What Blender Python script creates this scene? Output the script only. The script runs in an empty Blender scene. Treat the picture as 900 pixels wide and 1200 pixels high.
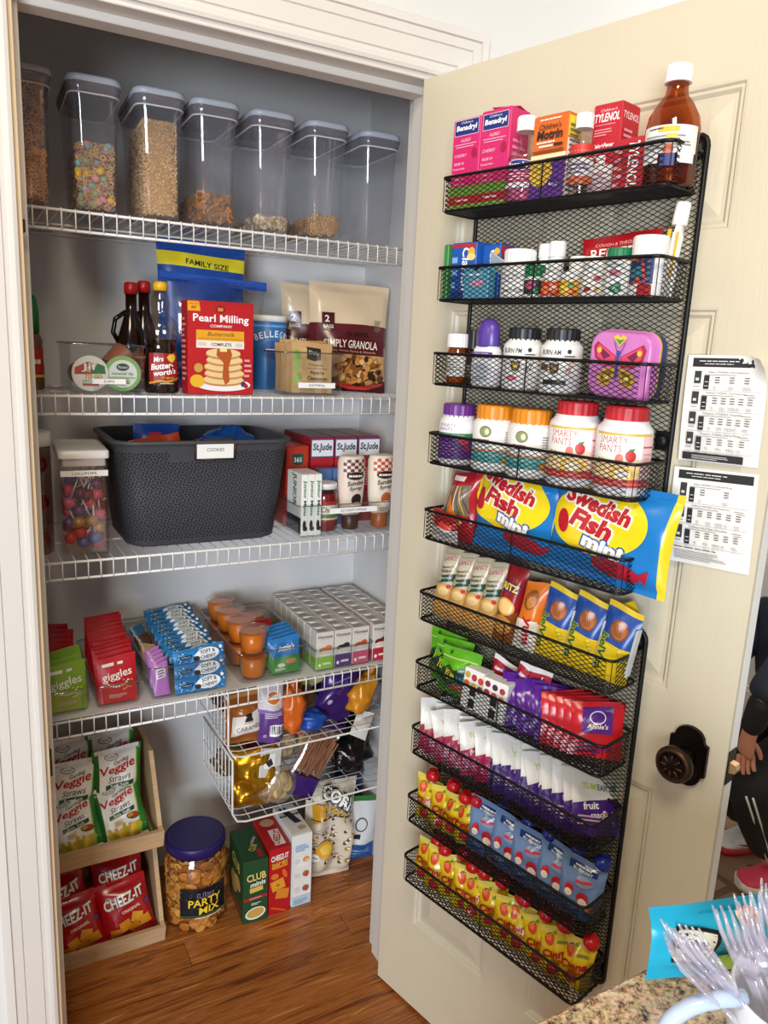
import bpy, bmesh, math, random
from mathutils import Vector, Matrix, Euler
sin, cos, pi = math.sin, math.cos, math.pi
D = bpy.data
COL = bpy.context.scene.collection
SC = bpy.context.scene
random.seed(7)

# ------------------------------------------------------------------ camera, world, lights
def rotm(yaw, pitch, roll):
    f = Vector((sin(yaw)*cos(pitch), cos(yaw)*cos(pitch), -sin(pitch)))
    r = Vector((cos(yaw), -sin(yaw), 0)); u = r.cross(f)
    return Matrix((r*cos(roll)+u*sin(roll), -r*sin(roll)+u*cos(roll), -f)).transposed()
cam = D.objects.new('camera', D.cameras.new('camera')); COL.objects.link(cam)
cam.matrix_world = Matrix.Translation((-.1173, -1.3964, 1.5318)) @ rotm(.5100, .2125, .0470).to_4x4()
cam.data.sensor_fit = 'HORIZONTAL'; cam.data.sensor_width = 36; cam.data.lens = 36*902/900
cam.data.clip_start = .02
SC.camera = cam
w = D.worlds.new('world'); SC.world = w; w.use_nodes = True
w.node_tree.nodes['Background'].inputs[0].default_value = (.96, .93, .90, 1)
w.node_tree.nodes['Background'].inputs[1].default_value = .20
def area(name, loc, aim, size, power, col, sy=None):
    l = D.lights.new(name, 'AREA'); l.energy = power; l.color = col; l.size = size
    if sy: l.shape = 'RECTANGLE'; l.size_y = sy
    o = D.objects.new(name, l); COL.objects.link(o); o.location = loc
    o.rotation_euler = (Vector(aim)-Vector(loc)).to_track_quat('-Z', 'Y').to_euler(); return o
area('window_light', (-2.0, -3.9, 1.35), (.6, .4, .9), 1.5, 165, (.82, .90, 1), 1.5)
area('ceiling_light', (-.30, -1.65, 2.75), (.35, -.2, .8), .5, 22, (1, .84, .62))
area('kitchen_light', (-1.9, -1.0, 2.5), (.8, -.4, .7), .5, 10, (1, .86, .66))
area('hall_light', (2.1, -.5, 2.6), (2.1, -.1, 0), .5, 26, (1, .95, .88))
vs = SC.view_settings
vs.view_transform = 'Standard'; vs.look = 'None'; vs.gamma = 1; vs.use_curve_mapping = False
vs.exposure = .1
SC.cycles.transparent_max_bounces = 32
SC.cycles.max_bounces = 8

# ------------------------------------------------------------------ materials
def lin(h):
    h = h.lstrip('#'); c = [int(h[i:i+2], 16)/255 for i in (0, 2, 4)]
    return tuple(x/12.92 if x <= .04045 else ((x+.055)/1.055)**2.4 for x in c)
_mc = {}
def pm(h, rough=.5, metal=0, var=.08, scale=30, bump=0, bscale=None, name=None, stretch=None, rnd=0, emit=0):
    key = (h, rough, metal, var, scale, bump, bscale, stretch, rnd)
    if key in _mc: return _mc[key]
    m = D.materials.new(name or 'paint_'+h); m.use_nodes = True; n = m.node_tree.nodes; L = m.node_tree.links
    b = n['Principled BSDF']; b.inputs['Roughness'].default_value = rough; b.inputs['Metallic'].default_value = metal
    c = lin(h)
    tc = n.new('ShaderNodeTexCoord'); src = tc.outputs['Object']
    if stretch:
        mp = n.new('ShaderNodeMapping'); mp.inputs['Scale'].default_value = stretch; L.new(src, mp.inputs[0]); src = mp.outputs[0]
    nz = n.new('ShaderNodeTexNoise'); nz.inputs['Scale'].default_value = scale; nz.inputs['Detail'].default_value = 3; L.new(src, nz.inputs['Vector'])
    mx = n.new('ShaderNodeMix'); mx.data_type = 'RGBA'
    mx.inputs['A'].default_value = (*[x*(1-var) for x in c], 1); mx.inputs['B'].default_value = (*[min(1, x*(1+var)) for x in c], 1)
    L.new(nz.outputs['Fac'], mx.inputs['Factor']); out = mx.outputs['Result']
    if rnd:
        oi = n.new('ShaderNodeObjectInfo'); hs = n.new('ShaderNodeHueSaturation'); mr = n.new('ShaderNodeMapRange')
        mr.inputs['To Min'].default_value = 1-rnd; mr.inputs['To Max'].default_value = 1+rnd
        L.new(oi.outputs['Random'], mr.inputs['Value']); L.new(mr.outputs[0], hs.inputs['Value']); L.new(out, hs.inputs['Color']); out = hs.outputs[0]
    L.new(out, b.inputs['Base Color'])
    if bump:
        n2 = n.new('ShaderNodeTexNoise'); n2.inputs['Scale'].default_value = bscale or scale*4; n2.inputs['Detail'].default_value = 4; L.new(src, n2.inputs['Vector'])
        bp = n.new('ShaderNodeBump'); bp.inputs['Strength'].default_value = bump; bp.inputs['Distance'].default_value = .002
        L.new(n2.outputs['Fac'], bp.inputs['Height']); L.new(bp.outputs[0], b.inputs['Normal'])
    _mc[key] = m; return m
def clear(h='f4f6f8', base=.05, edge=.55, rough=.06, name='clear_plastic', haze=0, hcol='dfe2e8'):
    key = (h, base, edge, rough, haze, 'c')
    if key in _mc: return _mc[key]
    m = D.materials.new(name); m.use_nodes = True; n = m.node_tree.nodes; L = m.node_tree.links
    n.remove(n['Principled BSDF'])
    tr = n.new('ShaderNodeBsdfTransparent'); tr.inputs[0].default_value = (*lin(h), 1)
    gl = n.new('ShaderNodeBsdfGlossy'); gl.inputs['Roughness'].default_value = rough; gl.inputs[0].default_value = (.9, .92, .95, 1)
    lw = n.new('ShaderNodeLayerWeight'); lw.inputs['Blend'].default_value = .35
    nz = n.new('ShaderNodeTexNoise'); nz.inputs['Scale'].default_value = 18
    ma = n.new('ShaderNodeMath'); ma.operation = 'POWER'; ma.inputs[1].default_value = 3
    mb = n.new('ShaderNodeMath'); mb.operation = 'MULTIPLY_ADD'; mb.inputs[1].default_value = edge; mb.inputs[2].default_value = base
    m3 = n.new('ShaderNodeMath'); m3.operation = 'MULTIPLY_ADD'; m3.inputs[1].default_value = .02
    L.new(lw.outputs['Facing'], ma.inputs[0]); L.new(ma.outputs[0], mb.inputs[0]); L.new(nz.outputs['Fac'], m3.inputs[0]); L.new(mb.outputs[0], m3.inputs[2])
    ms = n.new('ShaderNodeMixShader'); L.new(m3.outputs[0], ms.inputs[0]); L.new(tr.outputs[0], ms.inputs[1]); L.new(gl.outputs[0], ms.inputs[2])
    out = ms.outputs[0]
    if haze:
        df = n.new('ShaderNodeBsdfDiffuse'); df.inputs[0].default_value = (*lin(hcol), 1); m4 = n.new('ShaderNodeMixShader'); m4.inputs[0].default_value = haze
        L.new(out, m4.inputs[1]); L.new(df.outputs[0], m4.inputs[2]); out = m4.outputs[0]
    L.new(out, n['Material Output'].inputs[0])
    _mc[key] = m; return m
WHITE = pm('d9d5ce', .45, var=.02, scale=6, name='white_trim_paint')
WALLP = pm('d6d5d1', .7, var=.02, scale=4, bump=.05, bscale=300, name='wall_paint')
CLOSETP = pm('dcdbda', .75, var=.03, scale=3, bump=.04, bscale=250, name='closet_paint')
TAN = pm('cdb592', .6, var=.12, scale=12, stretch=(8, 8, 1), name='bare_wood_edge')
WIREW = pm('f2f1ee', .35, var=.02, name='white_vinyl_wire')
WIREB = pm('0e0e0f', .45, .3, var=.1, name='black_powder_coat')
CLEAR = clear()
BIN = clear('fafbfb', .045, .6)
BAGC = clear('f6f8fa', .09, .6, .12, 'clear_film')
AMBER = clear('9a4a10', .06, .4, .05, 'amber_plastic')

# ------------------------------------------------------------------ mesh builder
class MB:
    def __init__(s): s.v = []; s.f = []; s.m = []; s.sm = []; s.mats = []
    def mi(s, mat):
        if mat not in s.mats: s.mats.append(mat)
        return s.mats.index(mat)
    def add(s, vs, fs, mat, smooth=False, M=None):
        o = len(s.v); s.v += [tuple(M @ Vector(p)) for p in vs] if M else [tuple(p) for p in vs]
        many = isinstance(mat, list)
        for i, f in enumerate(fs):
            s.f.append([o+k for k in f]); s.m.append(s.mi(mat[i] if many else mat)); s.sm.append(smooth)
        return s
    def box(s, c, size, mat, bev=0, M=None):
        x, y, z = [q/2 for q in size]; cx, cy, cz = c
        if not bev:
            vs = [(cx+a*x, cy+b*y, cz+d*z) for a in (-1, 1) for b in (-1, 1) for d in (-1, 1)]
            return s.add(vs, [(0, 1, 3, 2), (4, 6, 7, 5), (0, 4, 5, 1), (2, 3, 7, 6), (0, 2, 6, 4), (1, 5, 7, 3)], mat, False, M)
        bev = min(bev, x*.9, y*.9, z*.9)
        loops = []
        for zz, i in ((-z, bev), (-z+bev, 0), (z-bev, 0), (z, bev)):
            a, b, e = x-i, y-i, bev
            loops.append([(cx+p, cy+q, cz+zz) for p, q in ((a-e, -b), (a, -b+e), (a, b-e), (a-e, b), (-a+e, b), (-a, b-e), (-a, -b+e), (-a+e, -b))])
        return s.loft(loops, mat, True, True, False, M)
    def loft(s, loops, mat, c0=False, c1=False, smooth=True, M=None, close=True):
        n = len(loops[0]); vs = [p for l in loops for p in l]; fs = []; ms = []
        for i in range(len(loops)-1):
            for j in range(n if close else n-1):
                k = (j+1) % n; fs.append((i*n+j, i*n+k, (i+1)*n+k, (i+1)*n+j))
                ms.append(mat[i] if isinstance(mat, list) else mat)
        s.add(vs, fs, ms, smooth, M)
        o = len(s.v)-len(vs)
        for fl, rng in ((c0, range(n-1, -1, -1)), (c1, range((len(loops)-1)*n, len(loops)*n))):
            if fl:
                s.f.append([o+k for k in rng]); s.m.append(s.mi((mat[0] if fl is c0 else mat[-1]) if isinstance(mat, list) else mat)); s.sm.append(False)
        return s
    def lathe(s, prof, mat, seg=20, c=(0, 0, 0), sx=1, sy=1, c0=True, c1=True, M=None, smooth=True):
        loops = [[(c[0]+r*sx*cos(2*pi*j/seg), c[1]+r*sy*sin(2*pi*j/seg), c[2]+z) for j in range(seg)] for r, z in prof]
        return s.loft(loops, mat, c0, c1, smooth, M)
    def tube(s, pts, r, mat, seg=5, closed=False, smooth=True, taper=None):
        P = [Vector(p) for p in pts]; n = len(P); loops = []
        up = None
        for i in range(n):
            a = P[i-1] if (i or closed) else P[i]; b = P[(i+1) % n] if (i < n-1 or closed) else P[i]
            t = (b-a).normalized()
            if up is None: up = t.orthogonal().normalized()
            up = (up-t*up.dot(t)).normalized(); e = t.cross(up)
            rr = r if taper is None else r*taper[i]
            loops.append([P[i]+(up*cos(2*pi*j/seg)+e*sin(2*pi*j/seg))*rr for j in range(seg)])
        if closed: loops.append(loops[0]); return s.loft(loops, mat, False, False, smooth)
        return s.loft(loops, mat, True, True, smooth)
    def rod(s, a, b, r, mat, seg=4): return s.tube([a, b], r, mat, seg, smooth=seg > 5)
    def prism(s, poly, y0, y1, mat, M=None, smooth=False):   # polygon in x,z swept along y
        n = len(poly); vs = [(x, y0, z) for x, z in poly]+[(x, y1, z) for x, z in poly]
        fs = [tuple(range(n)), tuple(range(2*n-1, n-1, -1))]+[(i, i+n, (i+1) % n+n, (i+1) % n) for i in range(n)]
        return s.add(vs, fs, mat, smooth, M)
    def sphere(s, c, r, mat, seg=10, rings=6, sc=(1, 1, 1), M=None):
        loops = [[(c[0]+r*sc[0]*sin(pi*i/rings)*cos(2*pi*j/seg), c[1]+r*sc[1]*sin(pi*i/rings)*sin(2*pi*j/seg), c[2]-r*sc[2]*cos(pi*i/rings)) for j in range(seg)] for i in range(rings+1)]
        loops[0] = [(c[0]+r*.02*cos(2*pi*j/seg), c[1]+r*.02*sin(2*pi*j/seg), p[2]) for j, p in enumerate(loops[0])]
        loops[-1] = [(c[0]+r*.02*cos(2*pi*j/seg), c[1]+r*.02*sin(2*pi*j/seg), p[2]) for j, p in enumerate(loops[-1])]
        return s.loft(loops, mat, True, True, True, M)
    def obj(s, name, parent=None, loc=(0, 0, 0), rot=(0, 0, 0), kind=None):
        me = D.meshes.new(name); me.from_pydata(s.v, [], s.f)
        for m in s.mats: me.materials.append(m)
        me.polygons.foreach_set('material_index', s.m); me.polygons.foreach_set('use_smooth', s.sm); me.update()
        o = D.objects.new(name, me); COL.objects.link(o); o.location = loc; o.rotation_euler = rot
        if parent: o.parent = parent
        if kind: o['kind'] = kind
        return o
def rr(w, d, r, z, n=3, cx=0, cy=0):
    """rounded rectangle loop at height z"""
    r = min(r, w/2-1e-4, d/2-1e-4); L = []
    for qx, qy, a0 in ((1, -1, -pi/2), (1, 1, 0), (-1, 1, pi/2), (-1, -1, pi)):
        for i in range(n+1):
            a = a0+i*pi/2/n; L.append((cx+qx*(w/2-r)+r*cos(a), cy+qy*(d/2-r)+r*sin(a), z))
    return L
def tag(o, label=None, cat=None, group=None, kind=None):
    if label: o['label'] = label
    if cat: o['category'] = cat
    if group: o['group'] = group
    if kind: o['kind'] = kind
    return o
def empty(name, loc, rot=(0, 0, 0)):
    o = D.objects.new(name, None); COL.objects.link(o); o.location = loc; o.rotation_euler = rot; o.empty_display_size = .02; return o
def dup(o, loc, rot=None, label=None, group=None, scale=None):
    def cp(q, par):
        c = q.copy(); COL.objects.link(c)
        if par: c.parent = par
        for ch in list(q.children): cp(ch, c)
        return c
    c = cp(o, None); c.location = loc
    if rot is not None: c.rotation_euler = rot
    if scale: c.scale = scale
    if label: c['label'] = label
    if group: c['group'] = group
    return c
ORD = ['first', 'second', 'third', 'fourth', 'fifth', 'sixth', 'seventh', 'eighth', 'ninth', 'tenth', 'eleventh', 'twelfth', 'thirteenth', 'fourteenth', 'fifteenth', 'sixteenth']

# ------------------------------------------------------------------ flat print (lettering and graphics laid on a surface)
_tc = {}
def tmesh(body, shear=0., off=0.):
    k = (body, shear, off)
    if k in _tc: return _tc[k]
    cu = D.curves.new('t', 'FONT'); cu.body = body; cu.resolution_u = 2; cu.shear = shear; cu.offset = off; cu.align_x = 'CENTER'; cu.space_line = .85
    ob = D.objects.new('t', cu); me = ob.to_mesh()
    vs = [(v.co.x, v.co.y) for v in me.vertices]; fs = [tuple(p.vertices) for p in me.polygons]
    ob.to_mesh_clear(); D.objects.remove(ob); D.curves.remove(cu)
    cu2 = None
    if not vs: vs = [(0, 0), (1, 0), (0, 1)]; fs = []
    _tc[k] = (vs, fs); return _tc[k]
def bounds(vs):
    xs = [p[0] for p in vs]; ys = [p[1] for p in vs]; return min(xs), max(xs), min(ys), max(ys)
class Art:
    def __init__(s): s.it = []
    def _p(s, vs, fs, col, rot=0, piv=None):
        if rot:
            c, q = cos(math.radians(rot)), sin(math.radians(rot)); px, py = piv
            vs = [(px+(x-px)*c-(y-py)*q, py+(x-px)*q+(y-py)*c) for x, y in vs]
        s.it.append((vs, fs, col)); return s
    def R(s, x0, y0, x1, y1, col, rot=0, step=.012):
        nx = max(1, math.ceil(abs(x1-x0)/step)); ny = max(1, math.ceil(abs(y1-y0)/step))
        vs = [(x0+(x1-x0)*i/nx, y0+(y1-y0)*j/ny) for j in range(ny+1) for i in range(nx+1)]
        fs = [(j*(nx+1)+i, j*(nx+1)+i+1, (j+1)*(nx+1)+i+1, (j+1)*(nx+1)+i) for j in range(ny) for i in range(nx)]
        return s._p(vs, fs, col, rot, ((x0+x1)/2, (y0+y1)/2))
    def E(s, cx, cy, rx, ry, col, rot=0, n=16):
        K = max(2, math.ceil(max(rx, ry)/.012)); n = max(n, 7*K)
        if max(rx, ry) < .006: K = 1
        vs = [(cx, cy)]+[(cx+rx*k/K*cos(2*pi*i/n), cy+ry*k/K*sin(2*pi*i/n)) for k in range(1, K+1) for i in range(n)]
        fs = [(0, 1+i, 1+(i+1) % n) for i in range(n)]+[(1+q*n+i, 1+(q+1)*n+i, 1+(q+1)*n+(i+1) % n, 1+q*n+(i+1) % n) for q in range(K-1) for i in range(n)]
        return s._p(vs, fs, col, rot, (cx, cy))
    def P(s, pts, col, k=3):
        pts = list(pts); n0 = len(pts)
        a = sum(pts[i][0]*pts[(i+1) % n0][1]-pts[(i+1) % n0][0]*pts[i][1] for i in range(n0))
        if a < 0: pts = pts[::-1]
        if n0 < 3 or max(bounds(pts)[1]-bounds(pts)[0], bounds(pts)[3]-bounds(pts)[2]) < .022: return s._p(pts, [tuple(range(n0))], col)
        e = []
        for i in range(n0):
            (ax, ay), (bx_, by) = pts[i], pts[(i+1) % n0]; m = max(1, math.ceil(math.hypot(bx_-ax, by-ay)/.012))
            e += [(ax+(bx_-ax)*j/m, ay+(by-ay)*j/m) for j in range(m)]
        n = len(e); cx, cy = sum(p[0] for p in e)/n, sum(p[1] for p in e)/n
        vs = [(cx, cy)]+[(cx+(x-cx)*q/k, cy+(y-cy)*q/k) for q in range(1, k+1) for x, y in e]
        fs = [(0, 1+i, 1+(i+1) % n) for i in range(n)]+[(1+q*n+i, 1+(q+1)*n+i, 1+(q+1)*n+(i+1) % n, 1+q*n+(i+1) % n) for q in range(k-1) for i in range(n)]
        return s._p(vs, fs, col)
    def T(s, body, cx, cy, w, h, col, sh=0., off=0., rot=0, out=None, oo=.03):
        vs, fs = tmesh(body, sh, off); x0, x1, y0, y1 = bounds(vs)
        kx, ky = w/max(1e-6, x1-x0), h/max(1e-6, y1-y0); mx, my = (x0+x1)/2, (y0+y1)/2
        if out:
            v2, f2 = tmesh(body, sh, off+oo)
            s._p([(cx+(x-mx)*kx, cy+(y-my)*ky) for x, y in v2], f2, out, rot, (cx, cy))
        return s._p([(cx+(x-mx)*kx, cy+(y-my)*ky) for x, y in vs], fs, col, rot, (cx, cy))
    def W(s, body, cx, cy, w, h, col, sh=0., off=0., rot=0, *_):
        """print too small to read: word-like bars"""
        rd = random.Random(len(body)*7+int(w*1e4)); x = cx-w/2
        while x < cx+w/2-.001:
            q = min(rd.uniform(.12, .3)*w, cx+w/2-x); s.R(x, cy-h*.32, x+q*.86, cy+h*.32, col, 0, 9); x += q
        return s
    def lines(s, x0, y0, x1, y1, n, col, k=.45, seed=1):
        rd = random.Random(seed); dy = (y1-y0)/n
        for i in range(n): s.R(x0, y0+dy*i, x0+(x1-x0)*rd.uniform(.6, 1), y0+dy*(i+k), col, step=9)
        return s
    def obj(s, parent, mp, name='printed_front', off=.0004, dl=.00012, rough=.45, fine=0):
        mb = MB()
        for i, (vs, fs, col) in enumerate(s.it):
            if fine:      # cut long triangles so that the print follows a curved surface
                vs = list(vs); st = []; out = []
                for f in fs: st += [(f[0], f[q], f[q+1]) for q in range(1, len(f)-1)]
                mid = {}; F2 = fine*fine
                while st:
                    t = st.pop(); E = [((vs[t[q]][0]-vs[t[(q+1) % 3]][0])**2+(vs[t[q]][1]-vs[t[(q+1) % 3]][1])**2, q) for q in range(3)]; L2, q = max(E)
                    if L2 <= F2: out.append(t); continue
                    a, b, c = t[q], t[(q+1) % 3], t[(q+2) % 3]; k = (min(a, b), max(a, b))
                    if k not in mid: mid[k] = len(vs); vs.append(((vs[a][0]+vs[b][0])/2, (vs[a][1]+vs[b][1])/2))
                    st += [(a, mid[k], c), (mid[k], b, c)]
                fs = out
            o = off+dl*i; mat = pm(col, rough, var=.03) if isinstance(col, str) else col
            mb.add([mp(x, y, o) for x, y in vs], fs, mat)
        return mb.obj(name, parent)
def m_front(d): return lambda u, v, o: (u, -d/2-o, v)
def m_left(w): return lambda u, v, o: (-w/2-o, -u, v)
def m_right(w): return lambda u, v, o: (w/2+o, u, v)
def m_top(h): return lambda u, v, o: (u, v, h+o)
def m_cyl(r, cx=0, cy=0, a0=0): return lambda u, v, o: (cx+(r+o)*sin(u/r+a0), cy-(r+o)*cos(u/r+a0), v)

# ------------------------------------------------------------------ generic things
def carton(name, label, cat, w, d, h, col, loc, rot=(0, 0, 0), front=None, left=None, right=None, top=None, group=None, rough=.4, flapcol=None):
    mb = MB(); mat = pm(col, rough, var=.04); mb.box((0, 0, h/2), (w, d, h), mat, .0012)
    o = mb.obj(name, None, loc, rot); tag(o, label, cat, group)
    f = MB(); f.box((0, .0, h+.0003), (w*.96, d*.94, .0008), pm(flapcol or col, rough, var=.05), .0003).obj('top_flap', o)
    for a, mp, nm in ((front, m_front(d), 'printed_front'), (left, m_left(w), 'printed_side'), (right, m_right(w), 'printed_side'), (top, m_top(h+.0008), 'printed_top')):
        if a: a.obj(o, mp, nm)
    return o
def pillow(w, h, d, seed=0, seal=.012, wr=.0025, narrow=.05, pbot=.5, ptop=.5, lean=0, stand=False, sag=0):
    """surface of a filled bag: returns f(u,v,side,off) with u in [-w/2,w/2], v in [0,h]"""
    rd = random.Random(seed); ph = [(rd.choice((-1, 1))*rd.uniform(25, 105)*min(1.6, .12/w), rd.uniform(20, 105)*min(1.6, .14/h), rd.uniform(0, 6.3), rd.uniform(.3, 1)) for _ in range(6)]
    def S(u, v, side, off=0):
        s = min(1, max(0, u/w+.5)); t = min(1, max(0, v/h)); s0 = seal/h
        tt = min(1, max(0, (t-(0 if stand else s0))/(1-s0*(1 if stand else 2))))
        g = (min(1, (1.02-tt)*1.9)**.7 if tt > .5 else 1)*(1 if tt > .12 else .86+.14*tt/.12) if stand else max(0, 4*tt*(1-tt))**.55
        if stand and tt >= 1: g = 0
        a = max(0, 4*s*(1-s))**.5*max(0, g)
        y = d/2*a
        k = sum(q*sin(A*u+B*v+C) for A, B, C, q in ph)*wr*min(1, a*1.5+.12)
        x = u*(1-narrow*sin(pi*t)) + sag*(t-.5)*u
        return (x, -side*(y+off)-k*(1 if side > 0 else .6)+lean*v*v, v+.004*sin(u*pi/w*1.0)*(t)*(1 if seed % 2 else -1))
    return S
def bag(name, label, cat, w, h, d, zone, loc, rot=(0, 0, 0), art=None, seed=0, nx=12, ny=14, group=None, rough=.32, metal=0, off=.0012, aoff=None, teeth=True, **kw):
    S = pillow(w, h, d, seed, **kw); mb = MB()
    if not callable(zone): z0 = zone; zone = lambda s, t: z0
    for side in (1, -1):
        vs = [S(w*(i/nx-.5), h*j/ny, side) for j in range(ny+1) for i in range(nx+1)]
        fs = []; ms = []
        for j in range(ny):
            for i in range(nx):
                q = (j*(nx+1)+i, j*(nx+1)+i+1, (j+1)*(nx+1)+i+1, (j+1)*(nx+1)+i); fs.append(q if side > 0 else q[::-1])
                c = zone((i+.5)/nx, (j+.5)/ny); ms.append(pm(c, rough, metal, var=.05, scale=40) if isinstance(c, str) else c)
        mb.add(vs, fs, ms, True)
    o = mb.obj(name, None, loc, rot); tag(o, label, cat, group)
    if art: art.obj(o, lambda u, v, q: S(u, v, 1, q), 'printed_front', aoff or off, .00016, rough, max(.0045, .05*w))
    return o
def blob(name, label, cat, r, sc, col, loc, rot=(0, 0, 0), seed=0, rough=.3, metal=0, amp=.16, group=None, seg=30, rings=22, neck=None, sharp=False):
    """a bulging crumpled bag; neck=(radius, height) adds a gathered, twisted top"""
    rd = random.Random(seed); ph = [(Vector((rd.gauss(0, 1), rd.gauss(0, 1), rd.gauss(0, 1))).normalized()*(rd.uniform(2.5, 6) if _i < 6 else rd.uniform(7, 13)), rd.uniform(0, 6), rd.uniform(.4, 1) if _i < 6 else rd.uniform(.15, .4)) for _i in range(14)]
    loops = []
    for i in range(rings+1):
        th = pi*i/rings; l = []
        for j in range(seg):
            n_ = Vector((sin(th)*cos(2*pi*j/seg), sin(th)*sin(2*pi*j/seg), -cos(th)))
            k = 1+amp*1.5*sum(q*(.64-abs(sin(n_.dot(A)+B))) for A, B, q in ph)/2
            p = n_*r*k; sq = 1-.18*max(0, -n_.z-.5)
            l.append((p.x*sc[0]+n_.x*.0006, p.y*sc[1]+n_.y*.0006, max(-r*.86, p.z)*sc[2]*sq))
        loops.append(l)
    if neck:
        nr, nh = neck; z0 = r*sc[2]*.95; loops = loops[:-2]
        for f, q in ((.9, 0), (.6, .25), (.55, .4), (.9, .7), (1.5, 1)):
            loops.append([(nr*f*(1+.22*(-1)**j)*cos(2*pi*j/seg+q), nr*f*(1+.22*(-1)**j)*.7*sin(2*pi*j/seg+q), z0+nh*q) for j in range(seg)])
    mat = pm(col, rough, metal, var=.18, scale=25, bump=.35, bscale=55) if isinstance(col, str) else col
    m = MB(); m.loft(loops, mat, True, True, not sharp); o = m.obj(name, None, loc, rot); tag(o, label, cat, group); return o
def bottle(name, label, cat, prof, body, loc, rot=(0, 0, 0), cap=None, capcol='f2f1ec', art=None, ar=None, group=None, seg=22, rough=.3, capname='cap', ribs=True, liquid=None):
    """prof: (r,z) list; cap: (r,z0,z1)"""
    mb = MB(); mat = pm(body, rough, var=.03) if isinstance(body, str) else body
    mb.lathe(prof, mat, seg); o = mb.obj(name, None, loc, rot); tag(o, label, cat, group)
    if liquid: MB().lathe(liquid[0], pm(liquid[1], .2, var=.1), seg).obj('contents', o)
    if cap:
        r, z0, z1 = cap; c = MB(); cm = pm(capcol, .4, var=.04)
        loops = []
        n = 40 if ribs else 20
        for rr_, z in ((r, z0), (r, z1-.0025), (r*.92, z1), (r*.5, z1+.0002)):
            loops.append([((rr_*(1-.03*(j % 2 if ribs and z < z1-.002 else 0)))*cos(2*pi*j/n), (rr_*(1-.03*(j % 2 if ribs and z < z1-.002 else 0)))*sin(2*pi*j/n), z) for j in range(n)])
        c.loft(loops, cm, True, True, False); c.obj(capname, o)
    if art:
        top = max([z for r_, z in prof if r_ > ar*.97]); vm = max(p[1] for vs_, _, _ in art.it for p in vs_); kk = min(1, top*.985/vm)
        art.obj(o, lambda u, v, q: m_cyl(ar)(u, v*kk, q), 'label_print', fine=.007)
    return o
def bottle_prof(r, h, neck=.6, sh=.78, b=.004):
    sh = max(sh, .86) if sh > .75 else sh
    return [(r*.9, 0), (r, b), (r, h*sh), (r*.975, h*(sh+.035)), (r*.88, h*(sh+.075)), (r*neck, h*(sh+.11)), (r*neck, h)]
def clear_bin(name, label, w, d, h, loc, rot=(0, 0, 0), taper=.92, r=.012, group=None, th=.0022, mat=None):
    mb = MB(); W0, D0 = w*taper, d*(1-(1-taper)*w/d)
    L = [rr(W0-.01, D0-.01, r, 0), rr(W0, D0, r, .004), rr(w-.004, d-.004, r, h-.006), rr(w+.003, d+.003, r, h-.005), rr(w+.003, d+.003, r, h), rr(w-2*th, d-2*th, r-.002, h), rr(W0-2*th, D0-2*th, r-.002, .006), rr(W0-.012, D0-.012, r-.002, .003)]
    mb.loft(L, mat or BIN, True, True, False)
    o = mb.obj(name, None, loc, rot); tag(o, label, 'bin', group)
    rim = MB(); rim.tube(rr(w+.003, d+.003, r, h-.001), .0016, clear('cfd4d8', .25, .5, .1, 'clear_rim'), 5, True); rim.obj('rim', o)
    return o
def strip_label(parent, text, w, h, loc, tw=None):
    mb = MB(); mb.box((0, 0, h/2), (w, .0008, h), pm('f4f4f2', .5, var=.02)); o = mb.obj('label_strip', parent, loc); o['label'] = 'white label strip printed '+text
    Art().T(text, 0, h/2, tw or w*.5, h*.45, '222222').obj(o, lambda u, v, q: (u, -.0005-q, v), 'lettering'); return o
# ------------------------------------------------------------------ room shell
def struct(mb, name, parent=None, **k):
    o = mb.obj(name, parent, **k)
    if not parent: o['kind'] = 'structure'
    return o
def bx(x0, x1, y0, y1, z0, z1, mat, mb=None, bev=0):
    return (mb or MB()).box(((x0+x1)/2, (y0+y1)/2, (z0+z1)/2), (x1-x0, y1-y0, z1-z0), mat, bev)
WT = .115
struct(bx(-2.6, -.03, 0, WT, 0, 2.75, WALLP), 'wall_front')
struct(bx(.763, 1.6, 0, WT, 0, 2.75, WALLP), 'wall_front')
struct(bx(-.03, .763, 0, WT, 2.053, 2.75, WALLP), 'wall_front')
struct(bx(-.3, 1.05, .655, .73, 0, 2.75, CLOSETP), 'wall_back')
struct(bx(.93, 1.05, WT, .655, 0, 2.75, CLOSETP), 'wall_right')
struct(bx(-.3, -.185, WT, .655, 0, 2.75, CLOSETP), 'wall_left')
struct(bx(-.185, .93, WT, .655, 2.44, 2.5, CLOSETP), 'ceiling')
struct(bx(1.05, 2.95, 1.75, 1.85, 0, 2.75, WALLP), 'wall_back')
bb = bx(1.05, 2.835, 1.735, 1.75, 0, .13, WHITE); bx(1.05, 2.835, 1.74, 1.75, .13, .15, WHITE, bb); struct(bb, 'baseboard_back')
struct(bx(2.85, 2.95, -2.5, 1.75, 0, 2.75, WALLP), 'wall_right')
bb = bx(2.835, 2.85, -2.5, 1.735, 0, .13, WHITE); bx(2.84, 2.85, -2.5, 1.735, .13, .15, WHITE, bb); struct(bb, 'baseboard_right')
bb = bx(-.185, .93, .643, .655, 0, .075, WHITE); struct(bb, 'baseboard_back')
bb = bx(.918, .93, WT, .643, 0, .075, WHITE); struct(bb, 'baseboard_right')

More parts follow.
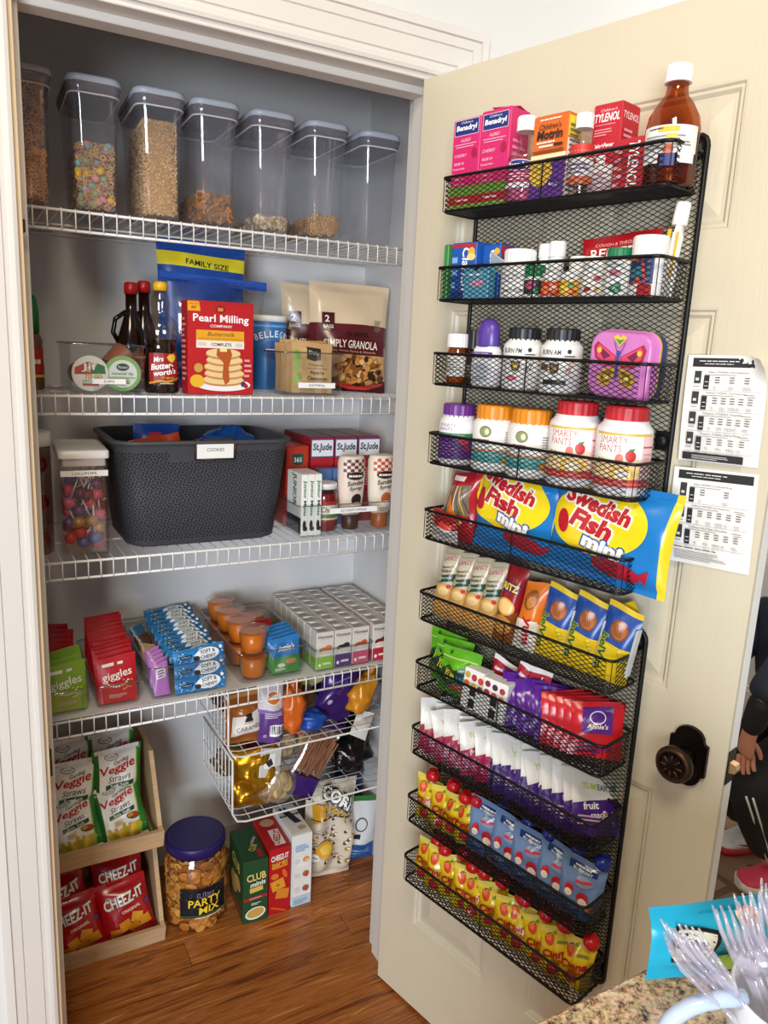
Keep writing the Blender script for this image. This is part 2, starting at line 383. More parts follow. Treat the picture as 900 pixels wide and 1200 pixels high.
# jambs with stops
j = MB()
bx(.745, .763, -.002, WT+.002, 0, 2.053, WHITE, j, .0015)
bx(.733, .745, .040, .082, 0, 2.035, WHITE, j, .0015)
struct(j, 'trim_1')
j = MB(); bx(-.028, -.010, -.002, WT+.002, 0, 2.053, TAN, j, .001); struct(j, 'trim_2')
s = MB(); bx(-.010, .001, .040, .082, 0, 2.035, WHITE, s, .001); struct(s, 'trim_3')
j = MB()
bx(-.028, .763, -.002, WT+.002, 2.035, 2.053, WHITE, j, .0015)
bx(-.010, .745, .040, .082, 2.021, 2.035, WHITE, j, .0015)
struct(j, 'trim_4')
# strike plates on the left jamb edge
for z, h in ((1.69, .022), (.76, .06)):
    m = MB(); m.box((-.0094, .018, z), (.0016, .03, h), pm('2a2420', .35, .7), .0004)
    m.box((-.008, .001, z), (.004, .004, h*.9), pm('2a2420', .35, .7), .0008)
    tag(m.obj('strike_plate'), 'small dark %s strike plate on the %s left jamb of the pantry opening' % ('upper' if z > 1 else 'lower', 'bare wood'), 'strike plate', None)
# moulded casing: profile runs from the opening outwards (a: distance, t: projection)
PROF = [(0, 0), (0, .010), (.006, .013), (.012, .013), (.014, .010), (.020, .011), (.0215, .0085), (.023, .012), (.052, .016), (.0535, .0135), (.055, .017), (.070, .019), (.0715, .016), (.073, .021), (.086, .021), (.088, .018), (.088, 0)]
def casing(name, axis, a0, b0, b1, sgn):
    mb = MB(); loops = []
    for b in (b0, b1):
        l = []
        for a, t in PROF:
            mit = a if b == b1 or axis == 'h' else 0
            if axis == 'v': l.append((a0+sgn*a, -t, b+(a if b == b1 else 0)))
            else: l.append((b+(-a if b == b0 else a), -t, a0+a))
        loops.append(l)
    mb.loft(loops, WHITE, True, True, False); return struct(mb, name)
casing('trim_5', 'v', -.018, 0, 2.045, -1); casing('trim_6', 'v', .753, 0, 2.045, 1); casing('trim_7', 'h', 2.045, -.018, .753, 1)
struct(bx(-2.6, -.107, -.012, 0, 0, .12, WHITE), 'baseboard_left')

# ------------------------------------------------------------------ floor: oak boards and slate tiles, every one its own piece
OAK = D.materials.new('oak_boards'); OAK.use_nodes = True; n = OAK.node_tree.nodes; L_ = OAK.node_tree.links; b = n['Principled BSDF']; b.inputs['Roughness'].default_value = .30
tc = n.new('ShaderNodeTexCoord'); oi = n.new('ShaderNodeObjectInfo'); ad = n.new('ShaderNodeVectorMath'); ad.operation = 'MULTIPLY_ADD'; cb = n.new('ShaderNodeCombineXYZ')
for q in (0, 1, 2): L_.new(oi.outputs['Random'], cb.inputs[q])
ad.inputs[1].default_value = (9, 5, 7); L_.new(cb.outputs[0], ad.inputs[0]); L_.new(tc.outputs['Object'], ad.inputs[2])
m1 = n.new('ShaderNodeMapping'); m1.inputs['Scale'].default_value = (1.1, 16, 16); L_.new(ad.outputs[0], m1.inputs[0])
w1 = n.new('ShaderNodeTexNoise'); w1.inputs['Scale'].default_value = 3.2; w1.inputs['Detail'].default_value = 4; w1.inputs['Distortion'].default_value = 1.6; L_.new(m1.outputs[0], w1.inputs['Vector'])
m2 = n.new('ShaderNodeMapping'); m2.inputs['Scale'].default_value = (2.2, 190, 190); L_.new(ad.outputs[0], m2.inputs[0])
w2 = n.new('ShaderNodeTexNoise'); w2.inputs['Scale'].default_value = 2.5; w2.inputs['Detail'].default_value = 2; L_.new(m2.outputs[0], w2.inputs['Vector'])
cr = n.new('ShaderNodeValToRGB'); e = cr.color_ramp.elements; e[0].position = .30; e[0].color = (*lin('5a2c10'), 1); e[1].position = .72; e[1].color = (*lin('c98a48'), 1)
for p_, c_ in ((.42, '8a4c1e'), (.50, 'a8662e'), (.56, '8e5222')): q = e.new(p_); q.color = (*lin(c_), 1)
mxx = n.new('ShaderNodeMix'); mxx.data_type = 'RGBA'; mxx.blend_type = 'MULTIPLY'; mxx.inputs['Factor'].default_value = .55
c2 = n.new('ShaderNodeValToRGB'); c2.color_ramp.elements[0].position = .36; c2.color_ramp.elements[0].color = (.42, .36, .30, 1); c2.color_ramp.elements[1].position = .52
hs = n.new('ShaderNodeHueSaturation'); mr = n.new('ShaderNodeMapRange'); mr.inputs['To Min'].default_value = .95; mr.inputs['To Max'].default_value = 1.5
L_.new(w1.outputs['Fac'], cr.inputs[0]); L_.new(w2.outputs['Fac'], c2.inputs[0]); L_.new(cr.outputs[0], mxx.inputs['A']); L_.new(c2.outputs[0], mxx.inputs['B'])
L_.new(oi.outputs['Random'], mr.inputs['Value']); L_.new(mr.outputs[0], hs.inputs['Value']); L_.new(mxx.outputs['Result'], hs.inputs['Color']); L_.new(hs.outputs[0], b.inputs['Base Color'])
bp = n.new('ShaderNodeBump'); bp.inputs['Strength'].default_value = .12; bp.inputs['Distance'].default_value = .001; L_.new(w2.outputs['Fac'], bp.inputs['Height']); L_.new(bp.outputs[0], b.inputs['Normal'])
GAP = pm('2a1608', .8)
fl = struct(bx(-2.6, 1.22, -4.6, .655, -.06, -.012, GAP), 'floor')
rd = random.Random(3); PW = .083; y = .655; first = {}
row = 0
while y > -1.5:
    x = -.30-rd.random()*.5
    while x < 1.2:
        Lx = rd.uniform(.45, 1.0); x0, x1 = max(x, -.4), min(x+Lx, 1.215)
        if x1-x0 > .03:
            m = MB(); m.box((0, 0, -.006), (x1-x0-.0012, PW-.0012, .012), OAK, .0007)
            m.obj('floor_plank', fl, ((x0+x1)/2, y-PW/2, 0))
        x += Lx
    y -= PW; row += 1
m = bx(-2.6, 1.215, -4.6, y, -.012, -.001, OAK); m.obj('floor_field', fl)
SLATE = pm('8a6b50', .45, var=.4, scale=9, bump=.35, bscale=40, rnd=.3, name='slate')
f2 = struct(bx(1.22, 2.85, -4.6, 1.75, -.06, -.006, pm('6a5a4a', .9, name='grout')), 'floor')
for i in range(5):
    for k in range(9):
        x0, y0 = 1.225+i*.305, -.75+k*.245+.1*(i % 2); m = MB()
        e = [rd.uniform(0, .012) for _ in range(8)]
        P = [(x0+e[0], y0+e[1]), (x0+.295-e[2], y0+e[3]), (x0+.295-e[4], y0+.235-e[5]), (x0+e[6], y0+.235-e[7])]
        m.loft([[(p, q, -.006) for p, q in P], [(p, q, -.001) for p, q in P], [(p+(.004 if p < x0+.1 else -.004), q+(.004 if q < y0+.1 else -.004), 0) for p, q in P]], SLATE, False, True, False)
        m.obj('floor_tile', f2)

# ------------------------------------------------------------------ the open door (local x: from hinge to free edge, local -y: face seen)
ANG = 1.3298; P0 = Vector((.7076, 0, 0)); DD = Vector((cos(ANG), -sin(ANG), 0)); NN = Vector((-sin(ANG), -cos(ANG), 0))
def rk(u, n, z): return P0+DD*u+NN*n+Vector((0, 0, z))
RZ = -ANG
DW, DT = .740, .035
DOORV = pm('d3cab2', .42, var=.02, scale=5, bump=.22, bscale=26, stretch=(9, 9, .7), name='door_paint_vertical_grain')
DOORH = pm('d4cbb3', .42, var=.02, scale=5, bump=.22, bscale=26, stretch=(.7, 9, 9), name='door_paint_horizontal_grain')
EDGE = pm('eceae4', .45, var=.02, name='door_edge_paint')
d = MB()
xs = [0, .105, .318, .422, .635, DW]; zs = [.010, .225, .833, 1.006, 1.609, 1.714, 1.915, 2.035]
d.box((DW/2, .0225, (zs[0]+zs[-1])/2), (DW, .025, zs[-1]-zs[0]), EDGE, .001)
for a, b in ((0, 1), (2, 3), (4, 5)): d.box(((xs[a]+xs[b])/2, .005, (zs[0]+zs[-1])/2), (xs[b]-xs[a], .010, zs[-1]-zs[0]), DOORV)
for a, b in ((0, 1), (2, 3), (4, 5), (6, 7)):
    for p, q in ((1, 2), (3, 4)): d.box(((xs[p]+xs[q])/2, .005, (zs[a]+zs[b])/2), (xs[q]-xs[p], .010, zs[b]-zs[a]), DOORH)
door = d.obj('door_1', None, P0, (0, 0, RZ)); door['kind'] = 'structure'
door['label'] = 'cream six panel pantry door standing open with wire racks on it'
def rect(x0, x1, z0, z1, i, y): return [(x0+i, y, z0+i), (x1-i, y, z0+i), (x1-i, y, z1-i), (x0+i, y, z1-i)]
for p, q in ((1, 2), (3, 4)):
    for a, b in ((1, 2), (3, 4), (5, 6)):
        m = MB(); A_ = (xs[p], xs[q], zs[a], zs[b])
        m.loft([rect(*A_, 0, .0), rect(*A_, .004, .0005), rect(*A_, .007, .004), rect(*A_, .011, .004), rect(*A_, .016, .0085), rect(*A_, .022, .0085), rect(*A_, .050, .0022)], DOORV, False, True, False)
        m.obj('panel', door)
BRZ = pm('1d1512', .38, .75, var=.3, scale=60, name='oil_rubbed_bronze')
BRZ2 = pm('4a3524', .4, .8, var=.4, scale=90, name='worn_bronze')
k = MB(); zc = .918; uc = .682
pts = []
for i in range(11): a = pi*i/10; pts.append((uc+.024*cos(a), zc+.030+.020*sin(a)))
pts = [(uc+.031, zc-.026), (uc+.031, zc+.026), (uc+.025, zc+.028)]+pts+[(uc-.025, zc+.028), (uc-.031, zc+.026), (uc-.031, zc-.026), (uc-.025, zc-.028)]+[(uc-.024*cos(pi*i/10), zc-.030-.020*sin(pi*i/10)) for i in range(11)]+[(uc+.025, zc-.028)]
k.prism(pts, -.007, 0, BRZ); k.prism([(uc+(x-uc)*.86, zc+(z-zc)*.9) for x, z in pts], -.0095, -.007, BRZ)
kp = k.obj('knob_plate', door); kp['label'] = 'dark bronze door knob plate with arched ends'
k = MB(); Mk = Matrix.Translation((uc, -.0095, zc)) @ Matrix.Rotation(pi/2, 4, 'X')
k.lathe([(.016, 0), (.013, .004), (.011, .012), (.012, .022), (.024, .027), (.029, .034), (.0295, .042), (.026, .048), (.0225, .0485), (.0215, .047), (.012, .049), (.006, .0515)], [BRZ]*6+[BRZ2, BRZ2]+[BRZ]*3, 28, M=Mk)
kn = k.obj('knob', kp)
k = MB()
for i in range(8):
    a = i*pi/4
    k.sphere((0, 0, 0), .0075, BRZ2, 8, 5, (.95, .36, .3), Matrix.Translation((uc, -.0095, zc)) @ Matrix.Rotation(pi/2, 4, 'X') @ Matrix.Rotation(a, 4, 'Z') @ Matrix.Translation((.0125, 0, .0495)))
k.obj('flower_relief', kp)
k = MB(); k.box((DW+.0006, .018, zc), (.0016, .026, .057), BRZ, .0004); k.obj('latch_plate', door)
k = MB(); k.prism([(DW, zc-.009), (DW+.011, zc-.007), (DW+.013, zc), (DW+.011, zc+.007), (DW, zc+.009)], .011, .025, pm('c9a878', .35, .6)); k.obj('latch_bolt', door)

# ------------------------------------------------------------------ wire racks on the door
def diamonds(mb, W, H, mp, px=.0157, pz=.0078, r=.00075):
    m = pz/px
    for sg in (1, -1):
        c = -m*W
        while c < H+m*W:
            pts = []
            for x in (0, W):
                z = sg*m*x+c
                if 0 <= z <= H: pts.append((x, z))
            for z in (0, H):
                x = (z-c)/(sg*m)
                if 0 < x < W: pts.append((x, z))
            pts.sort()
            if len(pts) >= 2 and pts[-1][0]-pts[0][0] > .003:
                mb.rod(mp(*pts[0]), mp(*pts[-1]), r, WIREB, 4)
            c += pz
TOPS = [1.820, 1.671, 1.523, 1.378, 1.233, 1.070, .925, .784, .630, .490]
BH = .055; NB, NF = .016, .106
UL, UR = .165, .592
def FZ(k): return TOPS[k-1]-BH+.0012
def basket_mesh():
    """rim rods (the part) and wire mesh (its sub-part), local origin at bottom back left"""
    W, dp = UR-UL, NF-NB; rim = MB()
    def loop(z, i=0, r=.012): return [(W/2+x, -dp/2+y, z) for x, y, _ in rr(W-2*i, dp-2*i, r, 0, 3)]
    rim.tube(loop(BH), .0027, WIREB, 6, True); rim.tube(loop(0, .003), .0024, WIREB, 6, True)
    for x in (W/2, ): rim.rod((x, -dp, 0), (x, -dp, BH), .0012, WIREB, 4)
    ms = MB(); e = .011
    diamonds(ms, W-2*e, BH, lambda x, z: (x+e, -dp, z)); diamonds(ms, W-.006, dp-.004, lambda x, z: (x+.003, -z-.002, 0))
    for xx in (0, W): diamonds(ms, dp-2*e, BH, lambda x, z: (xx, -x-e, z))
    for xx, s_ in ((e*.3, 1), (W-e*.3, -1)): ms.rod((xx, -dp+e*.3, 0), (xx, -dp+e*.3, BH), .0007, WIREB, 4)
    return rim, ms
def rack(label, z0, z1, ks, screws):
    fr = MB(); W = UR-UL
    def L(i, y): return [(UL+W/2+x, y, (z0+z1)/2+z) for x, z, _ in rr(W-2*i, z1-z0-2*i, .016, 0, 4)]
    fr.tube(L(0, -.010), .0042, WIREB, 6, True)
    o = fr.obj('door_rack', None, P0, (0, 0, RZ)); tag(o, label, 'rack')
    ms = MB(); diamonds(ms, W, z1-z0, lambda x, z: (UL+x, -.010, z0+z)); ms.obj('back_mesh', o, kind='stuff')
    for k_ in ks:
        rim, me = basket_mesh(); q = rim.obj('basket', o, (UL, -NB, TOPS[k_-1]-BH)); me.obj('wire_mesh', q, kind='stuff')
    for u, z in screws:
        s = MB(); s.lathe([(.010, 0), (.010, .004), (.007, .007), (.003, .0075)], WIREB, 14, M=Matrix.Translation((u, -.014, z)) @ Matrix.Rotation(pi/2, 4, 'X'))
        s.box((u, -.0105, z), (.026, .003, .03), WIREB, .001); s.obj('screw_cap', o)
    # standoffs reaching the door face
    for u in (UL+.02, UR-.02):
        for z in (z0+.02, z1-.02): s = MB(); s.rod((u, 0, z), (u, -.010, z), .004, WIREB, 8); s.obj('standoff', o)
    return o
rack('upper black wire mesh door rack with five baskets of medicines and candy', 1.172, 1.846, (1, 2, 3, 4, 5), ((UR-.013, 1.828), (UR-.013, 1.408), (UL+.013, 1.828)))
rack('lower black wire mesh door rack with five baskets of snack packs', .422, 1.098, (6, 7, 8, 9, 10), ((UR-.013, 1.08), (UL+.013, 1.08), (UR-.013, .45)))

# ------------------------------------------------------------------ papers taped to the door
def paper(label, u0, u1, z0, z1, titles, curl, tilt, footer):
    W, H = u1-u0, z1-z0; mb = MB(); N = 12
    def S(x, z, o=0):
        s, t = x/W+.5, z/H; k = max(0, s*.9+t-1.55)
        bow = .0025*sin(pi*t)*(1-s)+.002*(1-s)**4
        return (x-k*k*.03*curl, -(.0012+bow+curl*k*k*.22)-o, z-k*k*.05*curl)
    pw = pm('eeedea', .6, var=.02)
    vs = [S(W*(i/N-.5), H*j/N, q) for q in (0, .0004) for j in range(N+1) for i in range(N+1)]; fs = []; B = (N+1)**2
    for j in range(N):
        for i in range(N):
            a = (j*(N+1)+i, j*(N+1)+i+1, (j+1)*(N+1)+i+1, (j+1)*(N+1)+i); fs.append(tuple(B+q for q in a)); fs.append(a[::-1])
    mb.add(vs, fs, pw, True); o = mb.obj('dosage_chart', None, rk((u0+u1)/2, 0, z0), (0, math.radians(tilt), RZ)); tag(o, label, 'paper')
    a = Art(); x0, x1 = -W/2+.012, W/2-.006; K = '2b2b2d'
    a.R(x0-.004, H-.017, x1-.012*curl, H-.004, K)
    a.W('THIS DOES NOT REPLACE THE LABEL', -.012, H-.0085, W*.5, .002, 'e8e8e8'); a.W('ASK A DOCTOR BEFORE USE', -.012, H-.0125, W*.36, .0016, 'e8e8e8')
    n = len(titles); top = H-.021; bot = .030 if footer else .016; dh = (top-bot)/n
    rd_ = random.Random(len(label))
    for i, t in enumerate(titles):
        y1 = top-i*dh; y0 = y1-dh
        a.R(x0, y0, x1-.002, y0+.0004, '888888'); a.T(t, x0+.050, y1-.0035, .058, .0030, K)
        a.R(x0+.016, y1-.0075, x0+.062, y1-.0068, '777777')
        a.R(x0+.001, y0+.010, x0+.011, y1-.002, '3a3a3c'); a.R(x0+.003, y0+.014, x0+.008, y0+.018, 'd8d8d8'); a.R(x0+.001, y0+.005, x0+.010, y0+.006, '999999')
        a.R(x0+.0155, y0+.002, x0+.0235, y1-.008, K); a.R(x0+.017, y0+.006, x0+.022, y0+.007, 'dddddd'); a.R(x0+.017, y0+.012, x0+.022, y0+.013, 'dddddd')
        nc = (3, 5, 5, 4)[i % 4] if not footer else (2, 5, 5)[i % 3]
        for c in range(nc):
            cx = x0+.032+c*(x1-x0-.036)/nc
            for q in range(3): a.R(cx, y1-.0115-.0036*q, cx+.007, y1-.0102-.0036*q, '555555')
            for q in range(1+c % 3): a.R(cx-.001+q*.004, y0+.0028, cx+.002+q*.004, y0+.0062, '8a8a8a'); a.R(cx-.0005+q*.004, y0+.0033, cx+.0015+q*.004, y0+.0057, 'eeedea')
        if i: a.R(x1-.022, y1-.005, x1-.008, y1-.0042, '666666'); a.R(x1-.018, y1-.008, x1-.006, y1-.0072, '777777')
    if footer:
        a.W('IMPORTANT INSTRUCTIONS FOR PROPER USE', x0+.034, .026, .066, .002, K); a.lines(x0+.002, .008, x1-.02, .023, 6, '777777', .35)
    else: a.R(x0-.002, .003, x1-.012, .014, K); a.lines(x0+.012, .005, x1-.03, .012, 3, 'cccccc', .35)
    a.obj(o, lambda u, v, q: S(u, v, .0004+q), 'printed_text', .0003, .00005)
    return o
paper('upper white dosage chart sheet with curled corner taped beside the black rack', .604, .722, 1.384, 1.541, ["Infants' TYLENOL Oral Suspension", "Children's TYLENOL Oral Suspension", "Children's TYLENOL Chewables", "Children's TYLENOL Dissolve Packs"], 1, -1.5, False)
paper('lower white dosage chart sheet with three tables taped beside the black rack', .606, .732, 1.226, 1.374, ["Infants' MOTRIN Concentrated Drops", "Children's MOTRIN Oral Suspension", "Children's MOTRIN Chewables"], 0, -2.5, True)

# ------------------------------------------------------------------ closet wire shelves
SZ = [1.757, 1.404, 1.058, .698]; SF, SB = .2735, .652; SX0, SX1 = -.182, .927
def shelf(i, z):
    m = MB(); lh = .036
    for y_, z_, r in ((SF, z, .0029), (SF-.001, z-lh, .0029), ((SF+SB)/2, z-.005, .0025), (SB-.004, z-.005, .0028)):
        m.rod((SX0, y_, z_), (SX1, y_, z_), r, WIREW, 8)
    o = m.obj('wire_shelf'); tag(o, 'white wire closet shelf, %s' % ['topmost, holding the cereal canisters', 'second from top, with syrup and pancake mix', 'third from top, holding the dark grey basket', 'lowest, holding clear bins of snack packets'][i], 'shelf', None)
    lw, dk = MB(), MB(); x = SX0+.007
    while x < SX1:
        lw.tube([(x, SF-.0045, z-lh), (x, SF-.0045, z+.0005), (x, SF-.001, z+.0035), (x, SF+.004, z+.0035)], .0014, WIREW, 5)
        dk.rod((x, SF+.002, z+.0030), (x, SB, z-.001), .0014, WIREW, 4); x += .0254
    lw.obj('lip_wires', o, kind='stuff'); dk.obj('deck_wires', o, kind='stuff')
for i, z in enumerate(SZ): shelf(i, z)
S1, S2, S3, S4 = [z+.0046 for z in SZ]
# ================================================================== top shelf: cereal canisters
LIDM = pm('b9bec9', .4, var=.03, name='grey_blue_lid'); BANDM = clear('d8d4da', .10, .5, .1, 'smoky_band', .38, 'a8a6ae')
CANM = clear('fcfcfd', .045, .6, .05, 'canister_plastic', .05, 'c8ccd4')
def rings(mb, n, box, r, mats, rd, tube=.36, seg=8):
    for _ in range(n):
        c = [rd.uniform(a, b) for a, b in box]; M = Matrix.Translation(c) @ Euler((rd.uniform(-.7, .7)+pi/2, rd.uniform(-.6, .6), rd.uniform(-.7, .7)+(pi/2 if box[0][1]-box[0][0] < .01 else 0))).to_matrix().to_4x4()
        loops = []
        for i in range(seg+1):
            a = 2*pi*i/seg; loops.append([((r+r*tube*cos(b))*cos(a), (r+r*tube*cos(b))*sin(a), r*tube*sin(b)) for b in (0, pi/2, pi, 3*pi/2)])
        mb.loft(loops, mats[rd.randrange(len(mats))], False, False, True, M)
def bits(mb, n, box, s, mats, rd, kind='flake'):
    for _ in range(n):
        c = [rd.uniform(a, b) for a, b in box]; M = Matrix.Translation(c) @ Euler((rd.uniform(0, 3), rd.uniform(0, 3), rd.uniform(0, 3))).to_matrix().to_4x4()
        mt = mats[rd.randrange(len(mats))]
        if kind == 'flake': mb.box((0, 0, 0), (s, s*.8, s*.22), mt, 0, M)
        elif kind == 'grain': mb.box((0, 0, 0), (s*.6, s, s*.5), mt, 0, M)
        else: mb.sphere((0, 0, 0), s*.5, mt, 6, 4, (1, rd.uniform(.7, 1.2), rd.uniform(.6, 1)), M)
def shell_boxes(x, y, h, e=.008, dy=.1):
    """slabs just behind front, left and top of a filled volume of half sizes x, y and height h"""
    return [((-x, x), (-y, -y+e), (.006, h)), ((-x, -x+e), (-y, y), (.006, h)), ((-x, x), (-y, y), (h-e, h))]
cx_ = [.026, .152, .277, .391, .517, .645, .778]
CN = [('brown toasted rings almost to the top', .222), ('pastel marshmallow and ring cereal just over half full', .122), ('crisped rice almost full', .185), ('brown cinnamon flakes at the bottom', .060), ('a thin layer of pale oat clusters', .030), ('a low layer of tan oat rings', .045), ('nothing left inside', 0)]
def canister(i):
    x, (desc, h) = cx_[i], CN[i]; loc = (x, .395, S1+.001); rz = -.03
    m = MB(); W, Dp = .078, .205; L = []
    for w_, d_, r, z in ((W-.012, Dp-.012, .016, 0), (W, Dp, .02, .006), (.090, .213, .022, .200), (.094, .217, .022, .212), (.100, .226, .024, .224), (.100, .226, .024, .228)): L.append(rr(w_, d_, r, z, 4))
    for w_, d_, r, z in ((.097, .223, .023, .228), (.091, .214, .021, .212), (.087, .210, .020, .200), (W-.003, Dp-.003, .018, .008), (W-.012, Dp-.012, .014, .004)): L.append(rr(w_, d_, r, z, 4))
    m.loft(L, CANM, True, True); o = m.obj('cereal_canister', None, loc, (0, 0, rz))
    tag(o, ['clear cereal canister, leftmost on the top shelf, ', 'clear tall canister second from left on the top shelf, ', 'clear tall canister third from left on the top shelf, ', 'clear tall canister in the middle of the top shelf, ', 'clear tall canister third from right on the top shelf, ', 'clear tall canister second from right on the top shelf, ', 'clear tall canister at right end of the top shelf, '][i]+['brimful', 'half full', 'tan filled', 'flakes low', 'nearly empty', 'some rings', 'empty'][i], 'canister', 'cereal canisters on the top shelf')
    b = MB(); b.loft([rr(.096, .220, .022, .2145, 4), rr(.101, .227, .024, .2285, 4), rr(.103, .229, .025, .2295, 4), rr(.103, .229, .025, .2315, 4)], BANDM, True, True); b.obj('seal_band', o)
    g = MB(); g.tube(rr(.0945, .2185, .022, .213, 4), .0018, pm('d9dadd', .4), 5, True); g.obj('gasket', o)
    l = MB(); l.loft([rr(.103, .229, .025, .2315, 4), rr(.103, .229, .025, .241, 4), rr(.099, .225, .024, .2445, 4), rr(.085, .210, .02, .2455, 4)], LIDM, True, True); l.obj('lid', o)
    if not h: return
    rd = random.Random(i); c = MB(); xx, yy = W/2-.006, Dp/2-.007; k = 1+.15*h
    core = {0: '8a5420', 1: '7a5c3c', 2: 'b88c50', 3: '8a5a30', 4: 'b09a78', 5: 'a87b40'}[i]  # darker than the loose pieces: shade in the gaps put into the core colour
    c.loft([rr(2*xx-.004, 2*yy-.004, .014, .007), rr((2*xx-.004)*k, 2*yy-.004, .014, h-.006)], pm(core, .8, var=.3, scale=150, bump=.6, bscale=300), True, True, False)
    B = shell_boxes(xx, yy, h); N = int(2600*h)
    if i in (0, 1, 5):
        mats = {0: [pm('e09a44', .7, var=.25), pm('eaac54', .7, var=.2), pm('d08a3c', .7)], 1: [pm('d2a569', .7, var=.2), pm('c0935c', .7, var=.2), pm('b98a80', .7), pm('d8b56a', .7)], 5: [pm('c89b5c', .7), pm('b78848', .7)]}[i]
        for bx_, q in zip(B, (1, .7, .45 if h < .1 else .2)): rings(c, int(N*q*.85), bx_, .0046, mats, rd)
        if i == 1: 
            for bx_ in B[:2]: bits(c, 30, bx_, .017, [pm('e8b830', .6), pm('7fb0b8', .6), pm('dc8f98', .6), pm('8fa878', .6)], rd, 'ball')
    elif i == 2:
        for bx_ in B: bits(c, 2600, bx_, .0036, [pm('ecc98c', .7), pm('dcb06c', .7), pm('c89a58', .7)], rd, 'grain')
    elif i == 3:
        for bx_ in B: bits(c, 75, bx_, .017, [pm('b07a44', .7, var=.3), pm('8e5c2e', .7, var=.3)], rd)
    else:
        for bx_ in B: bits(c, 130, bx_, .008, [pm('cdb890', .7), pm('a88a5a', .7), pm('e2d6b8', .7)], rd)
    q = c.obj(['toasted_ring_cereal', 'marshmallow_cereal', 'crisped_rice_cereal', 'cinnamon_flake_cereal', 'oat_cluster_cereal', 'oat_ring_cereal'][i], None, (loc[0], loc[1], loc[2]+.0045), (0, 0, rz))
    tag(q, 'cereal inside a clear canister on the top shelf: '+desc, 'cereal', None, 'stuff')
for i in range(7): canister(i)

# ================================================================== second shelf
y0 = .285
clear_bin('dips_bin', 'clear plastic bin labelled DIPS at left of the second shelf', .152, .20, .100, (.160, y0+.10, S2), taper=.96)
db = D.objects['dips_bin']; strip_label(db, 'DIPS', .066, .0105, (.0, -.1015, .020), .02)
def dip_cup(name, label, r, h, col, lidcol, loc, rot, art):
    m = MB(); m.lathe([(r*.78, 0), (r*.8, .003), (r*.95, h-.004), (r*1.04, h-.002), (r*1.04, h)], pm(col, .4), 26)
    o = m.obj(name, None, loc, rot); tag(o, label, 'dip cup', 'dip cups in the dips bin')
    l = MB(); l.lathe([(r*1.04, h), (r*1.05, h+.001), (r*1.0, h+.0018)], pm(lidcol, .35), 26); l.obj('lid', o)
    if art: art.obj(o, lambda u, v, q: (u, v, h+.0018+q), 'printed_lid')
    return o
a = Art().E(0, 0, .0325, .0325, 'f1efe8').P([(-.03, .012), (-.005, .024), (.028, .016), (.03, .0), (-.031, -.002)], 'c8372c').P([(.0, .0), (.03, .0), (.028, .016), (.012, .022)], '2f7d3c').R(-.006, .003, .003, .024, 'e9c52f', -20)
a.T('Jif', -.002, .012, .030, .017, 'ffffff', 0, .02, 0, '7a1a16').T('TO GO', .006, -.006, .034, .0085, 'f0c52a', .2, .02, 0, '8b1f18').T('NATURAL', 0, -.015, .032, .006, '6a4a2a').R(-.016, -.025, .016, -.020, 'c0522c')
dip_cup('peanut_butter_cup', 'round peanut butter cup with red, yellow and white lid facing out', .035, .045, 'e7e2d6', 'f1efe8', (.1265, .349, S2+.042), (pi/2+.05, 0, 0), a)
a = Art().E(0, 0, .0335, .0335, '8fb56a').E(0, 0, .029, .029, 'e9ece2').E(0, .014, .013, .008, '2f4a2c').T("Marzetti", 0, .014, .019, .0055, 'ffffff', .2).T('caramel dip', 0, .000, .044, .0075, '35452a', 0, .01).R(-.026, -.010, .026, -.006, 'a9c98a').lines(-.016, -.024, .016, -.013, 3, '7a8a6a')
dip_cup('caramel_dip_cup', 'round green rimmed caramel dip cup with pale lid facing out', .036, .045, '79a552', '8fb56a', (.1935, .352, S2+.044), (pi/2+.08, 0, -.05), a)
dip_cup('apple_dip_cup', 'tilted brown dip cup with green rim behind the caramel dip', .034, .05, 'a85a38', '5f8a4a', (.185, .43, S2+.044), (-.2, .95, .2), None)
dip_cup('salsa_dip_cup', 'red dip cup at the left back inside the dips bin', .030, .04, 'a83226', 'c34a32', (.118, .42, S2+.036), (pi/2, 0, .3), None)
# squeeze bottle with green cap at far left
m = MB(); m.lathe([(.024, 0), (.027, .005), (.027, .05), (.024, .075), (.026, .10), (.022, .112), (.018, .118)], pm('6a4526', .3, var=.2), 20)
o = m.obj('squeeze_bottle', None, (.022, .40, S2)); tag(o, 'brown squeeze bottle with tall green cap at far left', 'bottle')
MB().lathe([(.021, .117), (.021, .16), (.018, .185), (.012, .192)], pm('17752f', .35), 20).obj('cap', o)
Art().R(-.03, .03, .03, .085, 'b5261f').W('HONEY', 0, .058, .04, .014, 'f3efe2', rot=0).R(-.03, .026, .03, .031, 'e8c33a').obj(o, m_cyl(.0275), 'label_print')
